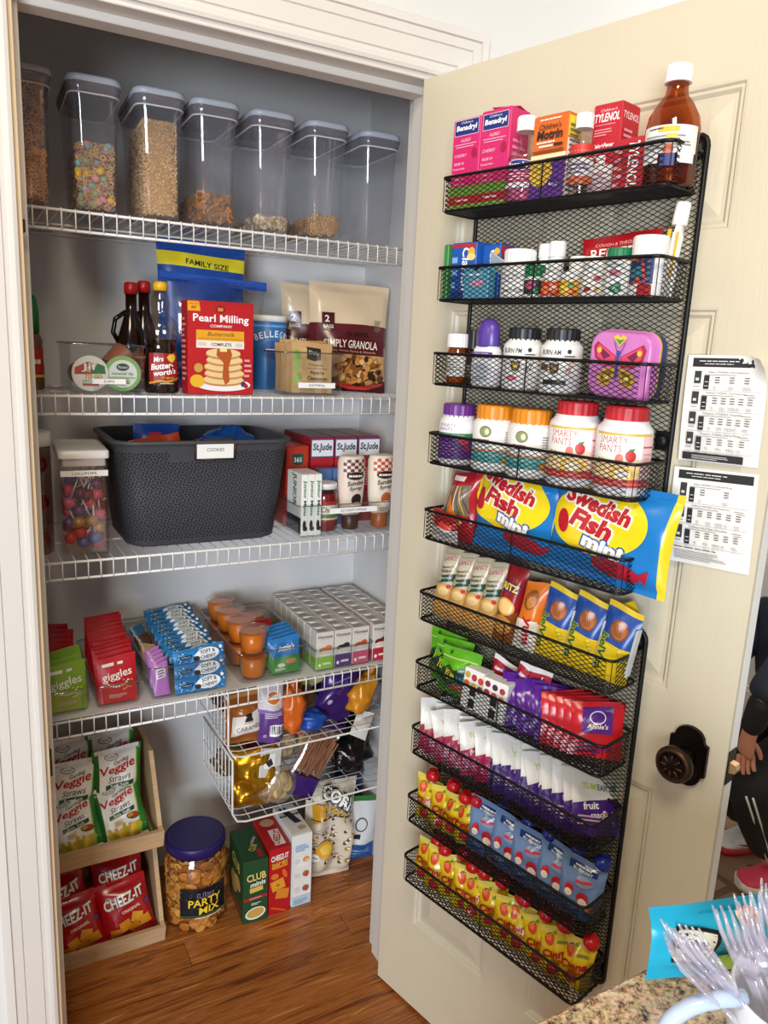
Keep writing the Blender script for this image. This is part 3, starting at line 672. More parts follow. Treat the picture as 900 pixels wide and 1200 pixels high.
# two dark syrup bottles with red caps
SYR = pm('1a0b06', .12, var=.2); 
for n_, (x, y, h) in enumerate(((.243, .47, .225), (.278, .50, .232))):
    m = MB(); m.lathe([(.030, 0), (.034, .006), (.034, .09), (.033, .11), (.022, .145), (.0125, .175), (.0125, h-.012)], SYR, 22, sy=.8)
    m.tube([(-.028, 0, .10), (-.042, 0, .125), (-.036, 0, .155), (-.012, 0, .172)], .0055, SYR, 8)
    o = m.obj('syrup_bottle', None, (x, y, S2), (0, 0, .1)); tag(o, 'dark syrup bottle with red cap, %s of two behind the yellow capped bottle' % ('left' if n_ == 0 else 'right'), 'bottle', 'dark syrup bottles')
    c = MB(); c.lathe([(.0150, h-.014), (.0150, h+.008), (.011, h+.012)], pm('b3161c', .35), 20); c.obj('cap', o)
    Art().R(-.026, .02, .026, .08, '7c1a18').R(-.026, .07, .026, .074, 'd8b34a').obj(o, lambda u, v, q: ((.0345+q)*sin(u/.034), -(.0345*.8+q)*cos(u/.034), v), 'label_print')
# pancake syrup bottle shaped like a woman's figure, plain
m = MB(); GL = clear('f4ece4', .07, .6, .05, 'syrup_bottle_plastic')
pr = [(.034, 0), (.0385, .005), (.0385, .040), (.036, .070), (.031, .092), (.0295, .101), (.034, .113), (.037, .128), (.035, .145), (.026, .160), (.0180, .168), (.0175, .176), (.0195, .188), (.0180, .201), (.0140, .210), (.0125, .218)]
m.lathe(pr, GL, 26, sy=.86); o = m.obj('pancake_syrup_bottle', None, (.278, .335, S2), (0, 0, -.05))
tag(o, 'dark pancake syrup bottle with yellow cap and waisted body beside DIPS bin', 'bottle')
m = MB(); m.lathe([(r-.0016, z+.001) for r, z in pr[:7]]+[(.0345, .1142), (.02, .1146)], SYR, 26, sy=.84); m.obj('syrup', o)
m = MB(); m.lathe([(.0150, .216), (.0150, .229), (.0125, .234), (.004, .236)], pm('e9b51f', .35), 22); m.obj('cap', o)
a = Art().R(-.034, .018, .034, .086, '9c1c1a').P([(-.034, .02), (-.01, .026), (.012, .022), (.034, .03), (.034, .018), (-.034, .018)], '1a0d08').P([(-.034, .024), (-.01, .03), (.012, .026), (.034, .034), (.034, .031), (.012, .022), (-.01, .026), (-.034, .02)], 'd9a032')
a.P([(.014, .085), (.006, .078), (.010, .071), (.018, .066), (.026, .072), (.028, .080), (.022, .086), (.018, .083)], 'f0c63a').T('Mrs', -.012, .073, .022, .011, 'ffffff', .25, .015, 8).T("Butter-", -.004, .059, .050, .013, 'ffffff', .2, .03, 8).T("worth's", .002, .046, .050, .012, 'ffffff', .2, .03, 8).T('Original', .008, .034, .030, .006, 'f0c63a', .3).W('24 FL OZ (710mL)', .006, .022, .03, .003, 'd8d8d8')
a.obj(o, lambda u, v, q: ((.0388+q)*sin(u/.038)*(.97 if v < .05 else .97-.9*(v-.05)), -(.0388*.86+q)*cos(u/.038)*(1 if v < .05 else 1-.95*(v-.05)), v), 'label_print')
# family size bag inside a clear zipper bag
def zt(s, t): return 'e6d62a' if .80 < t < .90 else ('1d4a9c' if t > .5 else '1e56ae')
a = Art().T('FAMILY SIZE', .01, .292, .105, .013, '20242a', 0, .012, -3)
bag('snack_bag', 'blue family size snack bag with yellow band, inside clear zipper bag', 'bag', .215, .345, .06, zt, (.415, .505, S2), (0, 0, 0), a, 4, 14, 22, None, .3, seal=.025, aoff=.002)
S_ = pillow(.258, .262, .105, 9, .01, .003, .03)
m = MB()
for sd in (1, -1):
    vs = [S_(.258*(i/12-.5), .262*j/14, sd) for j in range(15) for i in range(13)]
    m.add(vs, [(j*13+i, j*13+i+1, (j+1)*13+i+1, (j+1)*13+i) for j in range(14) for i in range(12)], BAGC, True)
o = m.obj('zipper_bag', None, (.432, .488, S2), (0, .035, 0)); tag(o, 'clear zipper bag with blue seal strip holding the family size bag', 'zipper bag')
zm = MB(); zm.box((0, -.0025, .255), (.262, .004, .022), pm('2456b4', .35), .001); zm.box((0, -.005, .249), (.262, .002, .003), pm('163a86', .35)); zm.obj('zip_strip', o)
# pancake mix carton
a = Art().R(-.074, .193, .074, .200, 'b81820').P([(-.074, .178), (-.046, .178), (-.049, .198), (-.074, .198)], 'f0a822').T('LARGE SIZE', -.061, .193, .02, .003, '5a1a10').T('60', -.061, .186, .010, .006, '5a1a10', 0, .02)
a.E(-.002, .184, .011, .008, '8f1218').R(-.008, .180, .004, .187, 'd88a4a').T('Pearl Milling', 0, .162, .125, .021, 'ffffff', 0, .018).T('COMPANY', 0, .148, .050, .0055, 'ffffff', 0, .01)
a.R(-.056, .117, .052, .139, 'eaa92a').T('Buttermilk', 0, .131, .062, .009, '4a2412', .3).R(-.052, .119, .048, .123, 'd8931c').R(-.056, .101, .052, .117, 'f5ece0').T('COMPLETE', 0, .109, .046, .007, '33201a', 0, .02).R(-.052, .105, -.034, .113, 'ddd2c4').R(.032, .105, .048, .113, 'ddd2c4')
a.E(.005, .022, .062, .014, 'f2f0ee')
for k in range(5): a.E(.004+(k % 2)*.003, .030+.0145*k, .048-.002*k, .0115, 'c98a4e').E(.004+(k % 2)*.003, .033+.0145*k, .047-.002*k, .0100, 'efcf96')
a.P([(-.010, .100), (.020, .100), (.024, .088), (.016, .060), (.018, .030), (.008, .022), (.002, .040), (.004, .070), (-.012, .086)], 'b8541c').R(-.004, .094, .012, .102, 'f6e49a').E(-.055, .030, .016, .014, 'e9b62c').E(-.052, .058, .010, .010, 'cfa04a').E(.050, .024, .006, .006, '2e3a6a').E(.056, .020, .005, .005, 'b01a3a').lines(.052, .04, .07, .085, 4, 'e8a0a0')
carton('pancake_mix_box', 'red pancake mix carton with pancake stack picture on the second shelf', 'carton', .149, .048, .200, 'bf1d22', (.3985, .318, S2), (0, 0, .02), a, Art().lines(-.018, .03, .018, .17, 12, 'e8b0a8'))
# blue canister
m = MB(); m.lathe([(.046, 0), (.048, .003), (.048, .170), (.0465, .172)], [pm('d9dde4', .4), pm('2f74b8', .4), pm('2f74b8', .4)], 28)
o = m.obj('powder_canister', None, (.572, .475, S2)); tag(o, 'round blue drink powder canister with white lid behind the oatmeal bin', 'canister')
MB().lathe([(.0495, .168), (.0495, .180), (.047, .183)], pm('eeeeec', .4), 28).obj('lid', o)
a = Art().R(-.06, .155, .06, .160, '6fa8dc')
for i, ch in enumerate('BELLEGIE'): a.T(ch, -.045+.0128*i, .130+.009*sin(pi*i/7), .0095, .016, 'f2f4f8', 0, .02, 24-7*i)
a.E(0, .10, .034, .022, '1d4f92').W('DRINK MIX', 0, .10, .04, .008, 'e8eef8'); a.obj(o, m_cyl(.0482), 'label_print')
# oatmeal bin
ob = clear_bin('oatmeal_bin', 'clear plastic bin labelled OATMEAL holding kraft oatmeal packets', .158, .130, .100, (.620, y0+.065, S2), taper=.96)
strip_label(ob, 'OATMEAL', .094, .0125, (.006, -.0665, .0185), .042)
KR = 'c09a66'
a = Art().R(-.050, .0, .050, .112, 'c9a26c').P([(-.05, .05), (-.035, .07), (-.042, .095), (-.05, .10)], '8fae4a').E(-.038, .085, .007, .011, '7ba23c', 30).E(-.042, .060, .008, .012, '8fb04c', -20).E(-.036, .038, .006, .010, '7ba23c', 20).E(-.045, .030, .006, .010, '96b85a', -10)
a.P([(-.016, .105), (.020, .105), (.020, .078), (.002, .074), (-.016, .078)], '2a2420').T('Daily', .002, .092, .026, .010, 'e8dfcc').T('Organic', .008, .065, .036, .0075, '2f2a20').R(-.014, .0565, .036, .058, '7a6a4a').T('Apple', .010, .047, .036, .009, '2f2a20', 0, .02).T('Cinnamon', .010, .034, .052, .009, '2f2a20', 0, .02)
for k in range(6):
    o = bag('oatmeal_packet', 'kraft paper oatmeal packet, %s in the oatmeal bin' % ('frontmost with apple cinnamon print' if k == 0 else ORD[k]+' from the front'), 'packet', .105, .118, .016, KR if k % 2 == 0 else 'b58d58', (.622-.006*(k % 2), y0+.018+.0185*k, S2+.006), (-.06, 0, .03*(k % 3-1)), a if k == 0 else Art().R(-.04, .06, .04, .1, 'a9793f'), 20+k, 8, 8, 'oatmeal packets', .6)
# granola bags
def gz(s, t): return 'd9c4a4' if t > .60 else ('5a1c24' if t > .44 else ('c9a06a' if t > .12 else '4a141c'))
def granola_art(W):
    a = Art().R(-.098, .093, .098, .132, '54161f').T('SIMPLY GRANOLA', -.004, .118, .158, .020, 'f2ead8', 0, .012).T('Oats, Honey, Raisins & Almonds', 0, .100, .14, .0075, 'c8a488')
    a.R(-.088, .150, -.054, .196, '4a1620').T('2', -.074, .180, .012, .017, 'f2ead8', 0, .02).T('BAGS', -.071, .160, .026, .009, 'f2ead8', 0, .01).T('QUAKER', .010, .142, .072, .013, '2a1a14', 0, .03).lines(.062, .155, .088, .185, 7, '8a7a66')
    rd = random.Random(5)
    for _ in range(150):
        q, p = rd.uniform(-.055, .088), rd.uniform(.018, .088)
        if ((q-.018)/.075)**2+((p-.05)/.042)**2 < 1: a.E(q, p, rd.uniform(.005, .011), rd.uniform(.004, .009), rd.choice(['b5793a', 'd09a55', '8a5426', '6a3a1c', 'c98a44', 'e0b878', '3a2018']), rd.uniform(0, 90), 8)
    a.P([(-.05, .022), (.0, .012), (.05, .012), (.092, .024), (.088, .017), (.045, .004), (-.005, .004), (-.05, .014)], 'c23a30'); return a
bag('granola_bag', 'large tan and maroon granola bag in front at right of second shelf', 'bag', .228, .275, .075, gz, (.783, .450, S2+.002), (-.10, .05, -.05), granola_art(.2), 11, 18, 26, 'granola bags', .22, aoff=.002)
bag('granola_bag', 'tan and maroon granola bag partly hidden behind the front granola bag', 'bag', .200, .268, .060, gz, (.740, .552, S2+.002), (-.06, 0, 0), granola_art(.2), 12, 18, 26, 'granola bags', .22, aoff=.002)

# ================================================================== third shelf
m = MB(); m.lathe([(.036, 0), (.038, .004), (.038, .225), (.036, .235)], clear('c8b0a8', .06, .5), 24); o = m.obj('storage_jar', None, (.012, .365, S3)); tag(o, 'tall clear jar with white lid at far left of third shelf', 'jar')
MB().lathe([(.040, .232), (.040, .258), (.037, .262)], pm('eceae6', .4), 24).obj('lid', o)
for k in range(5):
    m = MB(); m.sphere((0, 0, 0), .021, pm(['a81e22', 'c02a24'][k % 2], .35, var=.2), 10, 7, (1, 1, .95)); 
    tag(m.obj('red_candy', None, (.012+.010*(-1)**k, .365-.009*(k % 2), S3+.026+.041*k)), 'red candy ball in the white lidded jar, %s from the bottom' % ORD[k], 'candy', 'red candies in the jar')
# lollipop canister
W, Dp, H = .096, .185, .205
m = MB(); L = [rr(W-.004, Dp-.004, .006, 0), rr(W, Dp, .008, .002), rr(W, Dp, .008, H), rr(W-.005, Dp-.005, .006, H), rr(W-.005, Dp-.005, .006, .004)]
m.loft(L, clear('faf6f5', .05, .6), True, True, False); LX, LY = .1115, .395
lc = m.obj('lollipop_canister', None, (LX, LY, S3), (0, 0, -.04)); tag(lc, 'tall clear canister with white lid labelled LOLLIPOPS on third shelf', 'canister')
m = MB(); m.loft([rr(W-.008, Dp-.008, .006, H-.012), rr(W-.008, Dp-.008, .006, H+.004)], pm('d9d8d6', .4), True, True, False); m.loft([rr(W+.004, Dp+.004, .008, H+.004), rr(W+.006, Dp+.006, .010, H+.006), rr(W+.006, Dp+.006, .010, H+.019), rr(W-.002, Dp-.002, .008, H+.022), rr(W-.02, Dp-.02, .008, H+.0215), rr(W-.026, Dp-.026, .008, H+.0195)], pm('efeeec', .35), True, True); m.obj('lid', lc)
strip_label(lc, 'LOLLIPOPS', .094, .0125, (0, -Dp/2-.0008, .172), .048)
rd = random.Random(2); kinds = [('red', 'b81c30', .02), ('pink', 'c8486a', 0), ('gold', 'b88f3c', .3), ('blue', '3a5ea8', .1), ('purple', '6a3a78', .1), ('dark red', '6e1420', .1)]
proto = {}
def lolly(kind, col, met):
    m = MB(); m.sphere((0, 0, 0), .0140, pm(col, .25, met, var=.45, scale=150, bump=.5, bscale=200), 10, 7, (1, 1, .92))
    for q in range(7): a = q*2*pi/7; m.add([(.004*cos(a), .004*sin(a), .011), (.009*cos(a+.5), .009*sin(a+.5), .019), (.004*cos(a+.9), .004*sin(a+.9), .011)], [(0, 1, 2), (2, 1, 0)], pm(col, .25, met, var=.45, scale=150, bump=.5, bscale=200))
    o = m.obj('lollipop'); s = MB(); s.rod((0, 0, .01), (0, 0, .072), .0016, pm('ece8e2', .5), 6); s.obj('stick', o); return o
spots = []; tries = 0
while len(spots) < 40 and tries < 40000:
    tries += 1; p = Vector((rd.uniform(-.032, .032), rd.uniform(-Dp/2+.018, -Dp/2+.058), rd.uniform(.018, .165)))
    if all((p-q).length > .0225 for q in spots): spots.append(p)
spots.sort(key=lambda p: p.z)
for k, p in enumerate(spots):
    kd = kinds[{0: 0, 1: 3, 2: 3, 3: 0, 4: 3, 5: 1, 6: 0}.get(k, rd.choice([2, 2, 0, 1, 4]) if p.z < .075 else rd.choice([0, 0, 5, 1, 0, 4, 5]))]
    tilt = rd.uniform(-1.25, 1.25)
    if p.x < -.012: tilt = abs(tilt)
    elif p.x > .012: tilt = -abs(tilt)
    else: tilt *= .42
    tx = rd.uniform(-.5, .05) if p.y > -Dp/2+.03 else rd.uniform(-.05, .3)
    if p.z > .13: tilt = math.copysign(rd.uniform(1.1, 1.25), tilt) if abs(p.x) > .012 else tilt; tx = 0
    z = min(p.z, .196-.072*cos(tilt))
    M = Matrix.Translation((LX, LY, S3)) @ Matrix.Rotation(-.04, 4, 'Z'); loc = M @ Vector((p.x, p.y, max(.017, z)))
    lab = '%s wrapped lollipop inside the clear lollipops canister' % kd[0]; g = kd[0]+' lollipops in the canister'
    if kd[0] not in proto: o = proto[kd[0]] = lolly(*kd); o.location = loc; o.rotation_euler = (-tx*.2, tilt, 0); tag(o, lab, 'lollipop', g)
    else: dup(proto[kd[0]], loc, (-tx*.2, tilt, 0), lab, g)
# grey basket with punched pattern
GR = pm('44464b', .55, var=.05, scale=20, name='grey_basket_plastic'); GRD = pm('0c0c0e', .8)
BX, BY, BW, BD, BHt = .373, .445, .402, .300, .243
def bl(k, z, off=0):
    w_, d_ = (.350+(BW-.350)*k)+off, (.262+(BD-.262)*k)+off; return rr(w_, d_, .050+off*.5, z, 6)
m = MB(); L = [rr(.330, .240, .045, 0, 6), bl(0, .006), bl(.5, BHt*.5), bl(1, BHt-.012), bl(1, BHt-.010, .004), bl(1.0, BHt-.006, .018), bl(1.0, BHt, .018), bl(1, BHt, -.008), bl(.5, BHt*.5, -.008), bl(0, .010, -.008), rr(.325, .236, .042, .006, 6)]
m.loft(L, GR, True, True); bk = m.obj('grey_basket', None, (BX, BY, S3+.001)); tag(bk, 'large dark grey punched plastic basket labelled COOKIES on third shelf', 'basket')
# perforations: flat triangles all round, darkness inside the holes put into their colour
m = MB(); per = BW*2+BD*2-.08
def side_pt(p, z):
    """walk the wall loop at height z; p in metres along the loop starting at the middle of the left side, going over the front"""
    k = .5*(z-.006)/(BHt/2-.006) if z < BHt/2 else .5+.5*(z-BHt/2)/(BHt/2-.012)
    k = min(1, max(0, k)); w_, d_ = .350+(BW-.350)*k, .262+(BD-.262)*k; r = .05
    segs = [('l', d_/2-r), ('c', pi*r/2), ('f', w_-2*r), ('c2', pi*r/2), ('r', d_/2-r)]
    for nme, ln in segs:
        if p <= ln: break
        p -= ln
    e = .0005
    if nme == 'l': return (-w_/2-e, -p, z)
    if nme == 'c': a = p/r; return (-w_/2+r-(r+e)*cos(a), -d_/2+r-(r+e)*sin(a), z)
    if nme == 'f': return (-w_/2+r+p, -d_/2-e, z)
    if nme == 'c2': a = p/r; return (w_/2-r+(r+e)*sin(a), -d_/2+r-(r+e)*cos(a), z)
    return (w_/2+e, -d_/2+r+p, z)
TOT = .350-.1+.262-.1+pi*.05-.006
row = 0; z = .022
while z < BHt-.022:
    p = .004+(row % 2)*.0065
    while p < TOT:
        ctr = (p, z)
        if not (.235 < p < .36 and z > BHt-.050):
            for q in range(3):
                a = pi/2+q*2*pi/3+(pi if (row+int(p/.013)) % 2 else 0); c, s_ = cos(a), sin(a)
                T = [(ctr[0]+.0042*c+.0033*(cos(a+t)), ctr[1]+.0042*s_+.0033*sin(a+t)) for t in (0, 2.1, 4.2)]
                m.add([side_pt(max(0, u), v) for u, v in T], [(0, 1, 2)], GRD)
        p += .013
    z += .0112; row += 1
m.obj('painted_perforations', bk, kind='stuff')
m = MB(); BRN = pm('4a3a2c', .4, .5)
m.box((0, 0, 0), (.094, .003, .050), BRN, .001); h_ = m.obj('label_holder', bk, (.012, -BD/2-.003, BHt-.020), (.05, 0, 0)); 
m = MB(); m.box((0, -.0022, 0), (.084, .0010, .040), pm('f3f3f0', .5), .0003); cd = m.obj('label_card', h_); cd['label'] = 'white card printed COOKIES'
Art().T('COOKIES', 0, 0, .040, .0075, '222222').obj(cd, lambda u, v, q: (u, -.0027-q, v), 'lettering')
m = MB()
for a_, b_ in (((-.044, -.003, -.022), (.044, -.003, -.022)), ((-.044, -.003, .022), (-.03, -.003, .022)), ((.03, -.003, .022), (.044, -.003, .022)), ((-.045, -.003, -.022), (-.045, -.003, .022)), ((.045, -.003, -.022), (.045, -.003, .022))): m.rod(a_, b_, .0016, BRN, 6)
m.obj('holder_lip', h_)
FB = pm('1d5fc0', .22, .35, var=.5, scale=25, bump=.5, bscale=60)
blob('cookie_bag', 'crumpled shiny blue cookie bag poking out of the grey basket', 'bag', .085, (1.05, .8, .8), '1f60bd', (.475, .46, S3+.185), (0, .25, .1), 31, .25, .25, .2)
bag('cookie_bag', 'orange red cookie bag lying low in the grey basket', 'bag', .13, .19, .06, pm('b5431e', .3, .1, var=.3), (.315, .395, S3+.055), (-.15, -.22, .1), None, 32, 10, 10, None, .25, .1, wr=.006)
bag('cookie_bag', 'dark blue cookie pack with red mark behind the COOKIES card', 'bag', .11, .20, .05, '1b4a9e', (.285, .50, S3+.06), (-.05, .1, 0), Art().R(-.02, .16, .01, .18, 'd8304a'), 33, 10, 10)
carton('cookie_carton', 'tall brown cookie carton hidden low at back of the grey basket', 'carton', .10, .045, .19, '8a4a22', (.39, .52, S3+.012), (0, 0, .1))
# cone box and three red cartons
a = Art().P([(-.014, .188), (.016, .188), (.016, .164), (.001, .156), (-.014, .164)], '174a38').T('365', .001, .173, .022, .012, 'f2f2ee').T('Organic', .002, .140, .022, .005, 'f6e8e0').T('Cake', .0, .126, .026, .010, 'f6e8e0', 0, .01).T('Cones', .004, .112, .034, .010, 'f6e8e0', 0, .01)
carton('cone_box', 'orange red cake cone carton with green badge beside the grey basket', 'carton', .062, .10, .208, 'b83424', (.640, .475, S3), (0, 0, 0), a)
for k in range(3):
    a = Art().R(-.032, .178, .032, .226, '2c5d9a').R(-.030, .181, .030, .223, 'eceef2').T('St.Jude', 0, .203, .054, .024, '1c2c4a', .1, .03).R(-.032, .158, .032, .177, 'b2232c').lines(-.026, .10, .022, .150, 7, 'e4a8a4').E(.022, .115, .012, .012, 'ece4dc').P([(.012, .105), (.032, .105), (.024, .07)], 'd8a860')
    carton('charity_carton', 'dark red carton with white handwritten style panel, %s in the row of three' % ['left', 'middle', 'right'][k], 'carton', .064, .19, .230, 'a01c26', (.707+.0685*k, .515, S3), (0, 0, 0), a, group='red charity cartons', flapcol='6a3a34')
# ice cream toppings bin
tb = clear_bin('toppings_bin', 'clear plastic bin labelled ICE CREAM TOPPINGS at right of third shelf', .325, .128, .082, (.752, y0+.064, S3), taper=.98)
strip_label(tb, 'ICE CREAM TOPPINGS', .132, .0135, (-.016, -.0645, .058), .072)
for k in range(3):
    a = Art().T('Junior Mints', .0, .094, .088, .010, '15703a', 0, .03, -90).E(.0, .028, .0045, .011, '1c1210').E(.002, .018, .006, .006, '1c1210')
    l = Art().R(-.045, .004, .045, .148, 'f2f2ee').R(-.045, .004, .045, .045, '1a1a1a').T('JUNIOR', 0, .11, .08, .03, '15703a', 0, .03, -90)
    carton('mint_box', 'white upright mint candy box with green lettering, %s of three side by side' % ['left', 'middle', 'right'][k], 'carton', .0172, .092, .152, 'f1f1ee', (.6065+.0180*k, y0+.054, S3+.005), (0, 0, 0), a, l if k == 0 else None, group='mint boxes in the toppings bin')
m = MB(); m.lathe([(.030, 0), (.0345, .004), (.0350, .030), (.0335, .055), (.0345, .085), (.033, .097), (.028, .106), (.028, .110)], clear('f0d8d8', .08, .6, .04), 26); o = m.obj('cherry_jar', None, (.682, .345, S3+.005)); tag(o, 'glass jar of red cherries with white lid in toppings bin', 'jar')
m = MB(); m.lathe([(.029, .002), (.0332, .005), (.0335, .03), (.032, .055), (.0332, .085), (.031, .096)], pm('8e0f1c', .15, var=.4, scale=60), 26); m.obj('cherries', o)
m = MB(); m.lathe([(.0315, .108), (.0315, .120), (.030, .1225), (.026, .1215)], pm('f0efec', .35), 26); m.obj('lid', o)
Art().R(-.03, .028, .044, .078, 'f0ead8').R(-.03, .036, .044, .046, '5f8a3a').T('Cherries', .004, .058, .052, .014, '3a3a2a', .2, .01).R(-.03, .070, .044, .078, 'b8202a').R(-.03, .028, .044, .032, 'b8202a').obj(o, m_cyl(.0352), 'label_print')
for k, (x, col, band, lab) in enumerate(((.752, '4a2418', '6a3a30', 'brown chocolate sundae syrup bottle standing on its cap'), (.838, 'a85a28', 'c04a2a', 'orange brown caramel sundae syrup bottle standing on its cap'))):
    m = MB(); m.lathe([(.024, .036), (.030, .046), (.0345, .085), (.037, .14), (.037, .175), (.033, .186), (.029, .189)], pm('e6d6c8' if k == 0 else 'e8dccb', .3), 24, sy=.7); o = m.obj('sundae_syrup', None, (x, .338, S3+.005)); tag(o, lab, 'bottle', 'sundae syrup bottles')
    MB().lathe([(.021, 0), (.0225, .003), (.0225, .036), (.020, .039)], pm(col, .35), 22).obj('cap', o)
    mp = lambda u, v, q: ((.0372+q)*(.78+.22*min(1, max(0, (v-.045)/.09)))*sin(u/.037), -(.0372*.7+q)*(.78+.22*min(1, max(0, (v-.045)/.09)))*cos(u/.037), v)
    a = Art()
    for q in range(5):
        for p in range(7):
            if (q+p) % 2: a.R(-.034+.010*p, .142+.008*q, -.024+.010*p, .150+.008*q, band, step=.005)
    a.E(0, .140, .024, .010, '2a1a18').W('SUNDAE', 0, .140, .036, .008, 'f2e8d8').T('Sundae', 0, .122, .044, .012, '2a1a18', .2, .02, 6).T('Syrup', .002, .107, .036, .012, '2a1a18', .2, .02, 6).E(.006, .078, .016, .016, '2c1410' if k == 0 else 'b8602c').E(.006, .066, .018, .006, 'efe6d6').lines(-.014, .044, .018, .056, 3, '8a6a5a')
    a.obj(o, mp, 'label_print')
for k in range(2):
    a = Art().R(-.018, .05, .018, .115, '5f86b8').R(-.010, .075, .008, .10, 'e8ecf2').E(-.002, .085, .004, .009, '20242c').W('SPRINKLES', 0, .11, .03, .005, 'f2f2f2')
    carton('sprinkle_box', 'pale blue topping box behind the cherry jar, %s one' % ('left' if k == 0 else 'right'), 'carton', .038, .026, .148, '5478ac', (.700+.041*k, .394, S3+.005), (0, 0, .03), a, group='pale blue topping boxes')
# ================================================================== lowest shelf: bins of packets
def snack_packet(name, w, h, d, col, art, seed, nx=8, ny=9, rough=.35):
    return lambda label, loc, rot, group: bag(name, label, 'packet', w, h, d, col, loc, rot, art, seed, nx, ny, group, rough, seal=.008, wr=.0012, narrow=.02)
def file_packets(first, n, loc0, step, rot, labels, group, jit=.003, seed=1):
    """one packet built, the rest copied in a row"""
    rd = random.Random(seed); o = first(labels(0), loc0, rot, group)
    for k in range(1, n):
        dup(o, (loc0[0]+step[0]*k+rd.uniform(-jit, jit), loc0[1]+step[1]*k, loc0[2]+step[2]*k+rd.uniform(0, jit)), (rot[0]+rd.uniform(-.05, .05), rot[1]+rd.uniform(-.05, .05), rot[2]+rd.uniform(-.06, .06)), labels(k))
    return o
def giggles(col, dk):
    a = Art().R(-.032, .088, -.006, .095, 'f4eee6').R(.002, .088, .014, .094, 'f4eee6').T('giggles', .0, .064, .066, .024, 'f6f2ea', 0, .012, 6)
    for i in range(10):
        t = -pi*.85+i*pi*.7/9; a.E(.0+.026*cos(t), .060+.022*sin(t), .0022, .0022, 'f6f2ea', 0, 8)
    a.lines(-.02, .014, .022, .024, 3, 'e8d8c8', .3)
    rd = random.Random(4)
    for _ in range(9): a.E(rd.uniform(.008, .034), rd.uniform(.028, .054), .0028, .0024, dk, 0, 8)
    return a
y0 = .288
m = MB(); m.box((.372, .4615, .0004), (1.09, .372, .0010), pm('dededb', .5, var=.02), .0003); o = m.obj('shelf_liner', None, (0, 0, S4)); tag(o, 'thin white liner sheet laid on the lowest wire shelf under the bins', 'shelf liner')
S4 += .0010
ga = clear_bin('packet_bin', 'clear narrow bin of green and red packets at far left of lowest shelf', .098, .30, .058, (.047, y0+.15, S4), taper=.95)
gb = clear_bin('packet_bin', 'clear narrow bin of red packets beside the green packets', .098, .30, .058, (.163, y0+.15, S4), taper=.95)
og = lambda k: ORD[k]+' from the front'
file_packets(snack_packet('fruit_chew_packet', .084, .108, .014, '86b02c', giggles('', 'c8d84a'), 41), 4, (.055, y0+.018, S4+.005), (.0, .020, .003), (-.16, 0, 0), lambda k: 'lime green fruit chew packet, %s in the left bin' % og(k), 'green fruit chew packets')
file_packets(snack_packet('fruit_chew_packet', .084, .108, .014, 'b0161f', giggles('', 'd8503c'), 42), 6, (.050, y0+.105, S4+.005), (.0, .030, .002), (-.12, 0, 0), lambda k: 'red fruit chew packet behind the green ones, %s of its row' % ORD[k], 'red fruit chew packets in the left bin')
file_packets(snack_packet('fruit_chew_packet', .086, .108, .014, 'c01823', giggles('', 'e0803c'), 43), 12, (.163, y0+.018, S4+.005), (.0006, .0225, .0012), (-.16, 0, 0), lambda k: 'red fruit chew packet in the bin beside the green packets, %s' % og(k), 'red fruit chew packets in the second bin')
# chewy bar bin
clear_bin('bar_bin', 'clear bin of blue and pink chewy snack bars on lowest shelf', .180, .345, .085, (.318, y0-.008+.1725, S4), taper=.90)
BL = '2f86c4'
def bar(name, W_, H_, col, seed, art): return lambda label, loc, rot, group: bag(name, label, 'snack bar', W_, H_, .013, col, loc, rot, art, seed, 10, 6, group, .28, seal=.004, wr=.0009, narrow=.0)
a = Art().R(-.058, .002, .058, .036, '2a7fc0')
rd = random.Random(6)
for _ in range(46): a.E(rd.uniform(-.055, .055), rd.uniform(.004, .034), rd.uniform(.002, .006), rd.uniform(.001, .003), rd.choice(['6cc0ea', '1f5f9c', 'a8dcf2', '8fd0ee', '3a9ad4']), rd.uniform(0, 90), 7)
a.R(-.050, .017, -.022, .023, '1c2430').T('madegood', -.036, .020, .022, .0035, 'f2f2f2').E(.016, .0195, .030, .0145, 'eef4f6').T('SOFT &', .018, .0255, .036, .008, '16202c', 0, .02).T('CHEWY', .018, .0145, .038, .008, '16202c', 0, .02).E(-.010, .013, .0075, .006, '3a241c').E(.050, .03, .004, .004, 'f2f2f2')
bf = bar('chewy_bar', .122, .038, BL, 51, a)
blocs = [((.350+.002*k, y0+.003+.013*k, S4+.006+.030*k), (-.25, 0, .02)) for k in range(3)]+[((.352-.003*(k % 3), y0+.060+.026*k, S4+.060+.0015*k), (-.75-.04*(k % 3), 0, .03*(k % 3-1))) for k in range(11)]
o = None
for k, (l, r) in enumerate(blocs):
    lab = 'blue soft chewy bar, %s in the front stack' % ['lowest', 'middle', 'top'][k] if k < 3 else 'blue chewy bar lying behind the front stack, %s towards the back' % ORD[k-3]
    if o is None: o = bf(lab, l, r, 'blue chewy bars')
    else: dup(o, l, r, lab)
